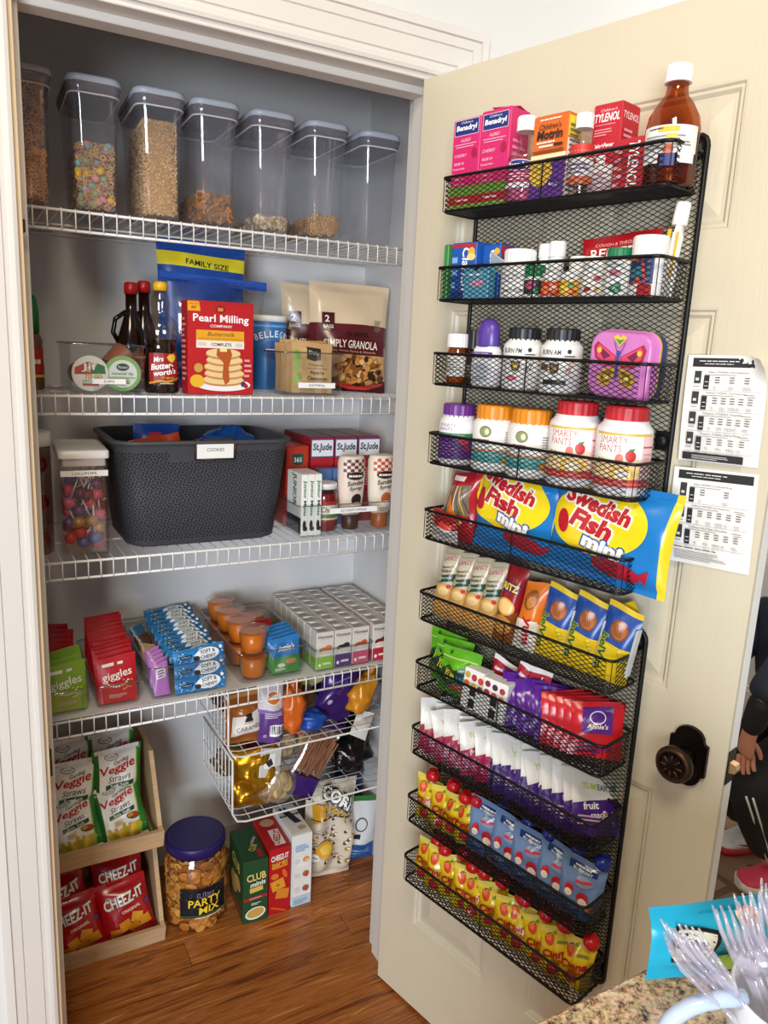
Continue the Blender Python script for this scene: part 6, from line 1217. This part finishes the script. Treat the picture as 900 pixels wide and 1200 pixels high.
carton('fruit_chew_box', 'white box with fruit dots and black panel, left one in seventh basket', 'carton', .047, .030, .078, 'ecebe8', RL(.3025, .078, 7), R0(-.06, .05, .1), a, group='white fruit dot boxes')
a2 = Art()
for i in range(3):
    for j in range(2): a2.E(-.016+.016*i, .066-.016*j-.002*i, .006, .006, ['8a2a34', 'b8343a', '4a2a3a', 'c85a4a', 'a83a3a', 'd86a5a'][(i*2+j) % 6])
a2.R(-.006, .004, .008, .046, '17171a').W('FRUIT', .001, .025, .036, .009, 'f2f2f0', 0, .01, 90)
carton('fruit_chew_box', 'white box with dark red fruit dots and black panel, right one', 'carton', .052, .030, .076, 'ecebe8', RL(.3535, .080, 7), R0(-.06, .05, .12), a2, group='white fruit dot boxes')
o = bag('fruit_strip', 'red and white fruit strip packet standing behind the white boxes, left', 'packet', .052, .098, .012, lambda s, t: 'eceaea' if t > .92 else ('b8243a' if t > .5 else 'd8d4da'), RL(.325, .044, 7), R0(-.08, .12, .1), Art().W('Fruit', .0, .078, .03, .008, 'f0d8dc', .2, .01), 162, 8, 10, 'red and white fruit strips', .25)
dup(o, RL(.372, .052, 7, .012), R0(-.08, .30, .1), 'red and white fruit strip packet, the middle one leaning over')
o2 = bag('fruit_strip', 'red and pale blue fruit strip packet, rightmost behind white boxes', 'packet', .050, .112, .012, lambda s, t: 'eceaea' if t > .93 else ('b8243a' if t > .6 else 'a8bccf'), RL(.403, .050, 7), R0(-.08, .14, .1), Art().R(-.004, .02, .008, .05, '2a3a5a').W('STRIP', .0, .085, .03, .007, 'f0d8dc'), 163, 8, 10, 'red and white fruit strips', .25)
def gpack(col, dcol):
    return Art().R(-.026, .040, .026, .084, dcol).E(0, .066, .014, .011, 'e8dff0').E(0, .066, .012, .009, dcol).T("Annie's", 0, .052, .036, .008, 'f2e6c8', .1, .02).lines(-.03, .008, .03, .026, 3, dcol)
o = None
for k in range(7):
    lab = 'purple fruit snack packet, %s from the white boxes' % ORD[k]; l, r = RL(.405+.0125*k, .058+.002*(k % 2), 7, .002*(k % 3)), R0(-.38, .05, .86)
    if o is None: o = bag('fruit_snack_packet', lab, 'packet', .088, .092, .014, '5a2590', l, r, gpack('', '7a48b4'), 164, 9, 9, 'purple fruit snack packets', .22, seal=.008)
    else: dup(o, l, (r[0]-.02*(k % 3), r[1]+.05*((k % 3)-1), r[2]+.1*((k % 2)-.5)), lab)
o = None
for k in range(5):
    lab = 'red fruit snack packet with purple label, %s' % ('at the free end in front' if k == 4 else ORD[k]+' after the purple ones'); l, r = RL(.492+.0150*k, .057+.0012*k, 7, .001*k), R0(-.36, .04, .88-.05*k)
    if o is None: o = bag('fruit_snack_packet', lab, 'packet', .090, .092, .015, 'c81c28', l, r, gpack('', '5a2a86'), 165, 9, 9, 'red fruit snack packets', .22, seal=.008)
    else: dup(o, l, (r[0]-.03*(k % 2), r[1], r[2]), lab)
# ---- eighth basket: two rows of filed white topped packets
def yum(col):
    a = Art().P([(-.045, .012), (.045, .012), (.045, .066), (-.045, .048)], col).T('YUM', -.014, .078, .026, .010, 'b8c83a', 0, .01).T('EARTH', .018, .0785, .032, .010, '4a6a5a', 0, .01).E(.036, .082, .007, .006, '5aa890').T('fruit', -.012, .047, .030, .012, 'f2eef4', .1, .03, 8).T('snacks', .004, .034, .034, .009, 'f2eef4', .1, .02, 8).lines(-.036, .016, .010, .034, 3, 'c8a8c8')
    rd = random.Random(5)
    for _ in range(8): a.E(rd.uniform(.008, .040), rd.uniform(.016, .040), .0036, .0022, rd.choice(['e8e0ea', 'c85a8a', '8a5aa8']), rd.uniform(0, 90), 7)
    return a
for col, nm, n_, u0, du, sd in (('a81250', 'pink', 11, .206, .0165, 171), ('42187c', 'purple', 14, .386, .0140, 172)):
    o = None
    for k in range(n_):
        rd = random.Random(sd*10+k); lab = 'white topped %s fruit snack packet, %s from the %s' % (nm, ORD[k], 'hinge end' if nm == 'pink' else 'pink ones')
        l, r = RL(u0+du*k, .057+rd.uniform(-.003, .003), 8, rd.uniform(0, .006)), R0(-.46+rd.uniform(-.10, .10), .05+rd.uniform(-.12, .12), .86+rd.uniform(-.20, .20))
        if o is None: o = bag('white_top_packet', lab, 'packet', .090, .104, .012, lambda s, t, c=col: c if t < .42+.18*s else 'e9e8e4', l, r, yum(col), sd, 12, 14, 'white topped %s packets' % nm, .3, seal=.010, wr=.0014)
        else: dup(o, l, r, lab)
# ---- ninth and tenth baskets: spouted pouches
def pouch(lab, w_, h_, zone, loc, rot, art, seed, capcol, group, capx, tilt):
    o = bag('spouted_pouch', lab, 'pouch', w_, h_, .040, zone, loc, rot, art, seed, 12, 14, group, .2, stand=True, wr=.0022, aoff=.0016)
    m = MB(); M = Matrix.Translation((capx, 0, h_-.006)) @ Matrix.Rotation(tilt, 4, 'Y')
    m.lathe([(.005, -.004), (.005, .006)], pm('e8e4e0', .4), 12, M=M); 
    m.lathe([(.0115, .004), (.0140, .006), (.0148, .012), (.0135, .019), (.009, .0235), (.003, .0245)], pm(capcol, .25), 20, M=M)
    m.lathe([(.0088, .0200), (.0096, .0245), (.0080, .0250), (.0070, .0215)], pm(capcol, .25), 16, M=M); m.obj('cap', o); return o
def yart():
    a = Art().E(-.012, .068, .009, .010, 'c8401c').E(-.013, .070, .005, .005, 'e06a3a').P([(-.008, .079), (.0, .082), (-.001, .076)], '5a8a2a').W('apple', .013, .066, .020, .007, '6a7a2a', .2, -.01, 8).R(-.022, .074, -.002, .076, 'a8981a', 20).T('Cinna', .002, .048, .050, .014, 'a81c1c', .1, .04, 10).T('mon', .008, .036, .026, .008, 'a81c1c', .1, .03, 10).E(.0, .020, .012, .011, 'a8202c').E(.0, .023, .008, .006, 'c83a3a').R(-.03, .003, .03, .007, '8a9a2a'); return a
YZ = lambda s, t: ('d8b81c' if (s+t*.6) % .45 < .30 else 'c8a812') if t < .88 else 'd8c85a'
YP = []
def ypouch(k, lab, l, r, grp):
    if k < 3: YP.append(pouch(lab, .062, .090, YZ, l, r, yart(), 181+k*7, 'c0141c', grp, (.010, .004, .013)[k], (.25, .05, .4)[k]))
    else: dup(YP[(k*2+k//3) % 3], l, r, lab, grp)
for k in range(11):
    rd = random.Random(190+k); lab = 'yellow apple cinnamon pouch with red cap in the lowest basket, %s from hinge end' % ORD[k]
    ypouch(k, lab, RL(.192+.0365*k, .062+rd.uniform(-.006, .006), 10, .0), R0(.02+rd.uniform(-.08, .08), .03+rd.uniform(-.12, .12), .35+rd.uniform(-.3, .25)), 'yellow pouches in the lowest basket')
for k in range(4):
    rd = random.Random(290+k); lab = 'yellow apple cinnamon pouch with red cap in the ninth basket, %s from hinge end' % ORD[k]
    ypouch(k+3, lab, RL(.190+.036*k, .060, 9), R0(.02+rd.uniform(-.08, .08), .03+rd.uniform(-.1, .1), .3+rd.uniform(-.3, .2)), 'yellow pouches in the ninth basket')
a = Art().R(-.026, .084, .026, .096, '16306a').W('APPLE', 0, .092, .03, .004, 'e8eef6').T('BLUEBERRY', 0, .087, .036, .004, 'e8eef6', 0, .01).E(.006, .072, .016, .010, '8a98b8').R(-.010, .070, .020, .075, 'c83a4a', 8).E(-.018, .052, .008, .009, 'c8202c').E(-.018, .046, .007, .006, 'f0e2d2').E(.008, .044, .011, .010, 'b8202c').E(.010, .036, .009, .008, 'ecdccc').E(.024, .030, .009, .008, 'd8844a').E(-.006, .026, .010, .006, '3a5a8a').E(.0, .012, .028, .006, '2f4a78')
o = None
for k in range(5):
    lab = 'pale blue fruit pouch with dark blue cap, %s' % ('at the free end of the ninth basket' if k == 4 else ORD[k]+' after the yellow pouches')
    l, r = RL(.338+.0535*k, .060, 9), R0(-.05+.03*(k % 3), .05+.06*(k % 2), .32-.08*(k % 2))
    if o is None: o = pouch(lab, .080, .106, lambda s, t: '6a88b4' if t > .32 else '33506e', l, r, a, 182, '14288a', 'blue pouches in the ninth basket', .024, .35)
    else: dup(o, l, r, lab)
# ================================================================== foreground: granite worktop with mug of forks and snack wrapper
gm = D.materials.new('granite'); gm.use_nodes = True; n = gm.node_tree.nodes; L_ = gm.node_tree.links; b = n['Principled BSDF']; b.inputs['Roughness'].default_value = .18
tc = n.new('ShaderNodeTexCoord'); n1 = n.new('ShaderNodeTexNoise'); n1.inputs['Scale'].default_value = 120; n1.inputs['Detail'].default_value = 5; n1.inputs['Roughness'].default_value = .78
cr = n.new('ShaderNodeValToRGB'); e = cr.color_ramp.elements; e[0].position = .34; e[0].color = (.012, .010, .009, 1); e[1].position = .70; e[1].color = (.85, .70, .50, 1)
for p, c in ((.40, (.10, .065, .04, 1)), (.455, (.34, .22, .12, 1)), (.53, (.62, .45, .27, 1))): q = e.new(p); q.color = c
n2 = n.new('ShaderNodeTexVoronoi'); n2.inputs['Scale'].default_value = 150; mx = n.new('ShaderNodeMix'); mx.data_type = 'RGBA'; mx.blend_type = 'MULTIPLY'; mx.inputs['Factor'].default_value = .18
L_.new(tc.outputs['Object'], n1.inputs['Vector']); L_.new(tc.outputs['Object'], n2.inputs['Vector']); L_.new(n1.outputs['Fac'], cr.inputs[0]); L_.new(cr.outputs[0], mx.inputs['A']); L_.new(n2.outputs['Color'], mx.inputs['B']); L_.new(mx.outputs['Result'], b.inputs['Base Color'])
m = MB(); m.box((.51, -1.42, .905), (.60, .95, .030), gm, .006); o = m.obj('worktop'); tag(o, 'speckled brown granite worktop at the lower right corner', 'worktop')
m = MB(); m.box((.52, -1.43, .445), (.54, .88, .888), pm('e6e0d2', .5), .002); o = m.obj('base_cabinet'); tag(o, 'cream base cabinet under the granite worktop', 'cabinet')
for k in range(2):
    m = MB(); m.box((.52-.135+.27*k, -.986, .45), (.255, .012, .80), pm('e9e3d5', .5), .002); dr = m.obj('door', o)
    m = MB(); m.sphere((.52-.03+.06*k, -.970, .74), .012, BRZ, 10, 7); m.obj('knob', dr)
# mug
MUG = pm('e4e7ea', .25, var=.02); m = MB(); MC = (.462, -1.10)
m.lathe([(.030, 0), (.040, .002), (.044, .010), (.049, .060), (.051, .100), (.0500, .1025), (.0480, .1015), (.0455, .060), (.040, .012), (.02, .008)], MUG, 36)
o = m.obj('mug', None, (MC[0], MC[1], .9205)); tag(o, 'pale mug full of clear plastic forks on the granite worktop', 'mug')
ang = math.atan2(.40, -.90); h = MB(); pts = []
for i in range(15):
    t = -pi/2+pi*i/14; r_ = .046+.066*max(0, cos(t))**.75; pts.append((cos(ang)*r_, sin(ang)*r_, .066+.036*sin(t)))
h.tube(pts, .0068, pm('b9cbe6', .25, var=.02), 10); hd = h.obj('handle', o); hd['label'] = 'pale blue mug handle'
# forks
FK = clear('fbfafc', .12, .6, .10, 'clear_cutlery_plastic', .22, 'e4e0ec')
def fork_mesh():
    m = MB(); m.loft([rr(.010, .0022, .001, 0, 2), rr(.012, .0026, .0012, .02, 2), rr(.0075, .0034, .0012, .09, 2), rr(.0095, .0030, .0012, .112, 2)], FK, True, True)
    m.loft([rr(.0095, .0030, .0012, .112, 2), rr(.022, .0024, .0011, .128, 2), rr(.024, .0024, .0011, .142, 2)], FK, True, True)
    for k in range(4): m.tube([(-.0096+.0064*k, 0, .140), (-.0100+.0067*k, -.001, .165), (-.0098+.0065*k, .002, .185)], .0021, FK, 6, taper=[1, .95, .45])
    return m
base = Vector((.478, -1.106, .938)); proto_f = None
TIPS = [(.360, -1.045, 1.068, 'bundle leaning left', .0), (.366, -1.042, 1.076, 'bundle leaning left', .3), (.363, -1.050, 1.083, 'bundle leaning left', .5), (.372, -1.040, 1.066, 'bundle leaning left', -.2), (.372, -1.054, 1.085, 'bundle leaning left', .8),
        (.392, -1.074, 1.102, 'standing', .5), (.400, -1.062, 1.104, 'standing', 1.0), (.409, -1.073, 1.108, 'standing', .2), (.418, -1.070, 1.112, 'standing', 1.6), (.424, -1.080, 1.114, 'standing', .8), (.436, -1.074, 1.114, 'standing', .1), (.446, -1.088, 1.118, 'standing', 1.2), (.458, -1.080, 1.118, 'standing', .4), (.470, -1.092, 1.120, 'standing', 1.9), (.486, -1.080, 1.116, 'standing', .9), (.440, -1.120, 1.114, 'standing', 1.4)]
for k, (x, y, z, st, tw) in enumerate(TIPS):
    bpos = base+Vector(((k % 4-1.5)*.009, ((k*3) % 4-1.5)*.009, .001*(k % 3))); d_ = (Vector((x, y, z))-bpos).normalized()
    rot = (d_.to_track_quat('Z', 'Y') @ Euler((0, 0, tw)).to_quaternion()).to_euler()
    lab = 'clear plastic fork in the bundle leaning left out of the mug' if st[0] == 'b' else 'clear plastic fork standing upright in the mug'
    g = 'forks leaning left in the mug' if st[0] == 'b' else 'forks upright in the mug'
    if proto_f is None: proto_f = fork_mesh().obj('plastic_fork', None, bpos, rot); tag(proto_f, lab, 'fork', g)
    else: dup(proto_f, bpos, rot, lab, g)
# wrapper
a = Art().R(-.068, .016, -.014, .052, '15151a', -8).R(-.064, .020, -.018, .048, 'e8ead8', -8).W('chips', -.041, .033, .032, .012, '6a6a7a', .1, .01, -8).E(.030, .056, .016, .008, 'd8924a', 5).E(.030, .056, .009, .005, 'b8743a', 5).R(-.005, .004, .085, .020, 'a8cc5a').R(.020, .008, .075, .013, 'd8e08a')
bag('snack_wrapper', 'bright cyan snack bag lying behind the mug of forks', 'bag', .180, .072, .024, '1fb0d8', (.528, -.985, .9205), (-.30, .16, -.18), a, 201, 18, 12, None, .28, aoff=.0022, wr=.003)

# ================================================================== person beyond the door (bent knees, right hand by the thigh)
def skin_obj(name, chains, mat, parent=None, sub=2):
    """chains: list of [(point, radius), ...] polylines or (points, edges) graphs grown into one surface"""
    me = D.meshes.new(name); vs, es, rads, roots = [], [], [], []
    for ch in chains:
        o0 = len(vs); pts, ed = ch if isinstance(ch, tuple) else (ch, [(i, i+1) for i in range(len(ch)-1)])
        vs += [p for p, r in pts]; rads += [r for p, r in pts]; es += [(a+o0, b+o0) for a, b in ed]; roots.append(o0)
    me.from_pydata(vs, es, []); o = D.objects.new(name, me); COL.objects.link(o)
    o.modifiers.new('skin', 'SKIN'); sm = o.modifiers.new('sub', 'SUBSURF'); sm.levels = sub; sm.render_levels = sub
    for i, r in enumerate(rads):
        sv = me.skin_vertices[0].data[i]; rr_ = r if isinstance(r, tuple) else (r, r); sv.radius = rr_; sv.use_root = i in roots
    bpy.context.view_layer.update(); ev = o.evaluated_get(bpy.context.evaluated_depsgraph_get())
    nm = D.meshes.new_from_object(ev); o.modifiers.clear(); o.data = nm; nm.materials.clear(); nm.materials.append(mat)
    for p in nm.polygons: p.use_smooth = True
    if parent: o.parent = parent
    return o
SKIN = pm('c98a72', .5, var=.08, scale=30); NAVY = pm('141d2c', .75, var=.1, bump=.2, bscale=200); BLK = pm('0c0c0e', .7, var=.1, bump=.2, bscale=200)
PEL, CH, NK, HD = (2.03, -.16, .50), (1.94, -.17, .72), (1.91, -.17, .905), (1.905, -.17, 1.03)
SHN, ELN, WRN = (1.845, -.262, .825), (1.715, -.240, .672), (1.718, -.207, .535)
SHF, ELF, WRF = (1.90, -.08, .825), (1.83, -.02, .66), (1.75, .02, .54)
HPN, KNN, ANN = (2.02, -.215, .47), (1.775, -.195, .365), (1.918, -.215, .085)
HPF, KNF, ANF = (2.03, -.10, .47), (1.84, -.06, .33), (2.035, -.045, .080)
P_ = [(PEL, .085), (CH, .10), (NK, .042), (HD, .060), ((1.90, -.17, 1.095), .075), (SHN, .045), (ELN, .031), (WRN, .021), (SHF, .045), (ELF, .031), (WRF, .021), (HPN, .07), (KNN, .045), (ANN, .030), (HPF, .07), (KNF, .045), (ANF, .030), ((1.722, -.203, .498), (.030, .014)), ((1.732, -.200, .468), (.030, .013)), ((1.745, .024, .50), (.028, .014))]
E_ = [(0, 1), (1, 2), (2, 3), (3, 4), (1, 5), (5, 6), (6, 7), (1, 8), (8, 9), (9, 10), (0, 11), (11, 12), (12, 13), (0, 14), (14, 15), (15, 16), (7, 17), (17, 18), (10, 19)]
V = Vector; rv = V((.873, -.488, 0))
hand = []
kn0 = V((1.731, -.201, .474))
for k, ln in enumerate((.048, .054, .050, .038)):   # little finger to index, spread across the palm
    off = rv*(-.022+.0145*k); p0 = kn0+off*.85+V((0, 0, .004)); q = V((-.004, -.006, 0))*(.5+.3*k)
    hand.append([(p0, .0075), (p0+V((0, 0, -ln*.45))+q*.4+off*.05, .0072), (p0+V((0, 0, -ln*.78))+q*1.4, .0066), (p0+V((.002, 0, -ln*1.05))+q*2.6, .0052)])
t0 = V((1.724, -.204, .515))+rv*.016
hand.append([(t0, .0085), (t0+rv*.014+V((0, 0, -.016)), .0080), (t0+rv*.024+V((0, 0, -.034)), .0070), (t0+rv*.028+V((0, 0, -.050)), .0055)])
for k, ln in enumerate((.04, .046, .044, .034)):
    p0 = V((1.742, .026, .485))+V((-.5, .6, 0)).normalized()*(-.018+.012*k); hand.append([(p0, .0072), (p0+V((-.006, 0, -ln*.5)), .0066), (p0+V((0, .004, -ln)), .005)])
hand.append([(V((1.74, .012, .515)), .008), (V((1.722, -.004, .496)), .0072), (V((1.716, -.008, .478)), .0055)])
person = skin_obj('person', [(P_, E_)]+hand, SKIN)
tag(person, 'person in dark shirt and black striped trousers standing partly behind the door', 'person')
skin_obj('shirt', [([((2.02, -.16, .50), .115), (CH, .135), ((1.94, -.17, .835), .095), ((1.932, -.17, .875), .052), (SHN, .066), (tuple(V(SHN).lerp(V(ELN), .55)), .060), (tuple(V(ELN)+V((-.004, .006, -.030))), .058), (SHF, .066), (tuple(V(SHF).lerp(V(ELF), .9)), .056)], [(0, 1), (1, 2), (2, 3), (1, 4), (4, 5), (5, 6), (1, 7), (7, 8)])], NAVY, person)
skin_obj('long_sleeve', [[(tuple(V(ELN)), .040), (tuple(V(ELN).lerp(V(WRN), .6)), .034), (tuple(V(ELN).lerp(V(WRN), .93)), .028)]], BLK, person)
skin_obj('long_sleeve', [[(tuple(V(ELF)), .040), (tuple(V(ELF).lerp(V(WRF), .93)), .028)]], BLK, person)
skin_obj('trousers', [([((2.035, -.16, .53), .115), ((2.035, -.16, .47), .115), (HPN, .09), (tuple(V(HPN).lerp(V(KNN), .5)), .085), (KNN, .072), (tuple(V(KNN).lerp(V(ANN), .5)), .062), (tuple(V(KNN).lerp(V(ANN), .86)), .050), (HPF, .09), (KNF, .07), (tuple(V(KNF).lerp(V(ANF), .85)), .05)], [(0, 1), (1, 2), (2, 3), (3, 4), (4, 5), (5, 6), (1, 7), (7, 8), (8, 9)])], BLK, person)
# two white stripes down the near shin, proud of the cloth, facing the room
for k in range(2):
    m = MB(); nrm = V((-.60, -.74, .1)).normalized(); pts = []
    for i in range(9):
        t = .02+.86*i/8; c = V(KNN).lerp(V(ANN), t); rad = .072+(.050-.072)*t; sd = V((-.25, .95, 0)).normalized()*0
        dr = (nrm+V((-.55, .45, 0))*(.55 if k == 0 else .18)).normalized(); pts.append(c+dr*(rad*.96+.001))
    m.tube(pts, .0032, pm('dcdce0', .6), 6); m.obj('stripe', person)
hr = MB(); hr.sphere((1.905, -.17, 1.085), .098, pm('2c1c12', .6, var=.3, scale=80), 18, 12, (1.02, .92, 1.0)); hr.obj('hair', person)
for s in (-1, 1):
    e_ = MB(); e_.sphere((1.832, -.17+.026*s, 1.068), .009, pm('ece8e2', .3), 8, 6); e_.sphere((1.825, -.17+.026*s, 1.068), .005, pm('2a1a10', .3), 8, 6); e_.obj('eye', person)
m = MB(); m.sphere((1.825, -.17, 1.045), .011, SKIN, 8, 6, (1, .8, 1.3)); m.obj('nose', person)
def shoe(name, label, toe, heel, up, solec, accent, group):
    t, h_ = V(toe), V(heel); ax = (t-h_); Ln = ax.length; rz = math.atan2(ax.y, ax.x); m = MB()
    st = [(-.02, .030, .060, .070), (.06, .036, .066, .078), (.25, .037, .062, .084), (.45, .037, .060, .070), (.65, .041, .060, .054), (.82, .041, .056, .044), (.94, .033, .046, .036), (1.0, .016, .034, .029)]
    def sec(f, hw, hz0, hz, z0, k=1.0): return [(f*Ln, hw*k*sx_, z) for sx_, z in ((-1, z0), (1, z0), (1.0, z0+(hz-z0)*.5), (.72, z0+(hz-z0)*.85), (0, hz), (-.72, z0+(hz-z0)*.85), (-1.0, z0+(hz-z0)*.5))]
    m.loft([sec(f, hw, 0, hz, .022) for f, hw, _, hz in st], pm(up, .6, var=.15, scale=60, bump=.4, bscale=150), True, True)
    o = m.obj(name, None, (h_.x, h_.y, .0005), (0, 0, rz)); tag(o, label, 'shoe', group)
    s = MB(); L = []
    for f, hw, _, hz in st: L.append([(f*Ln+(.004 if f > .9 else (-.004 if f < 0 else 0)), hw*1.1*sx_, z) for sx_, z in ((-.92, 0), (.92, 0), (1, .010), (1, .024), (-1, .024), (-1, .010))])
    s.loft(L, pm(solec, .6, var=.12, scale=30), True, True); so = s.obj('sole', o)
    c = MB()
    for f in (.36, .44, .52, .60): hz = .082-(f-.30)*.085; c.tube([(f*Ln, -.022, hz-.008), (f*Ln+.004, 0, hz+.003), (f*Ln, .022, hz-.008)], .0028, pm(accent[0], .6), 6)
    c.tube([(.38*Ln, 0, .082), (.34*Ln, .014, .096), (.40*Ln, .022, .088), (.38*Ln, 0, .082)], .0025, pm(accent[0], .6), 6); c.obj('laces', o)
    k = MB(); k.tube([(-.01*Ln, 0, .071), (.06*Ln, .034, .074), (.26*Ln, .036, .078), (.33*Ln, 0, .084), (.26*Ln, -.036, .078), (.06*Ln, -.034, .074)], .0045, pm(accent[1], .6), 8, True); k.obj('collar', o)
    for sd in (-1, 1):
        q = MB(); W = lambda f: (.0375 if f < .5 else .041)*sd*1.015
        q.loft([[(f*Ln, W(f), z0), (f*Ln, W(f)*1.02, z1)] for f, z0, z1 in ((.16, .052, .056), (.28, .036, .048), (.42, .028, .040), (.58, .034, .040), (.72, .040, .042))], pm(accent[1], .5), False, False, True, None, False); q.obj('side_mark', o)
    return o
shoe('sneaker', 'coral pink sneaker with white sole and dark side mark on the tiles', (1.842, -.170, 0), (1.985, -.240, 0), 'd8405c', 'e4ddd2', ('e03a5a', '1c1c2a'), 'sneakers')
shoe('sneaker', 'white sneaker with red sole farther behind the door', (1.935, -.020, 0), (2.085, -.075, 0), 'dcdad8', 'b8202c', ('e8e8e8', 'b8202c'), 'sneakers')
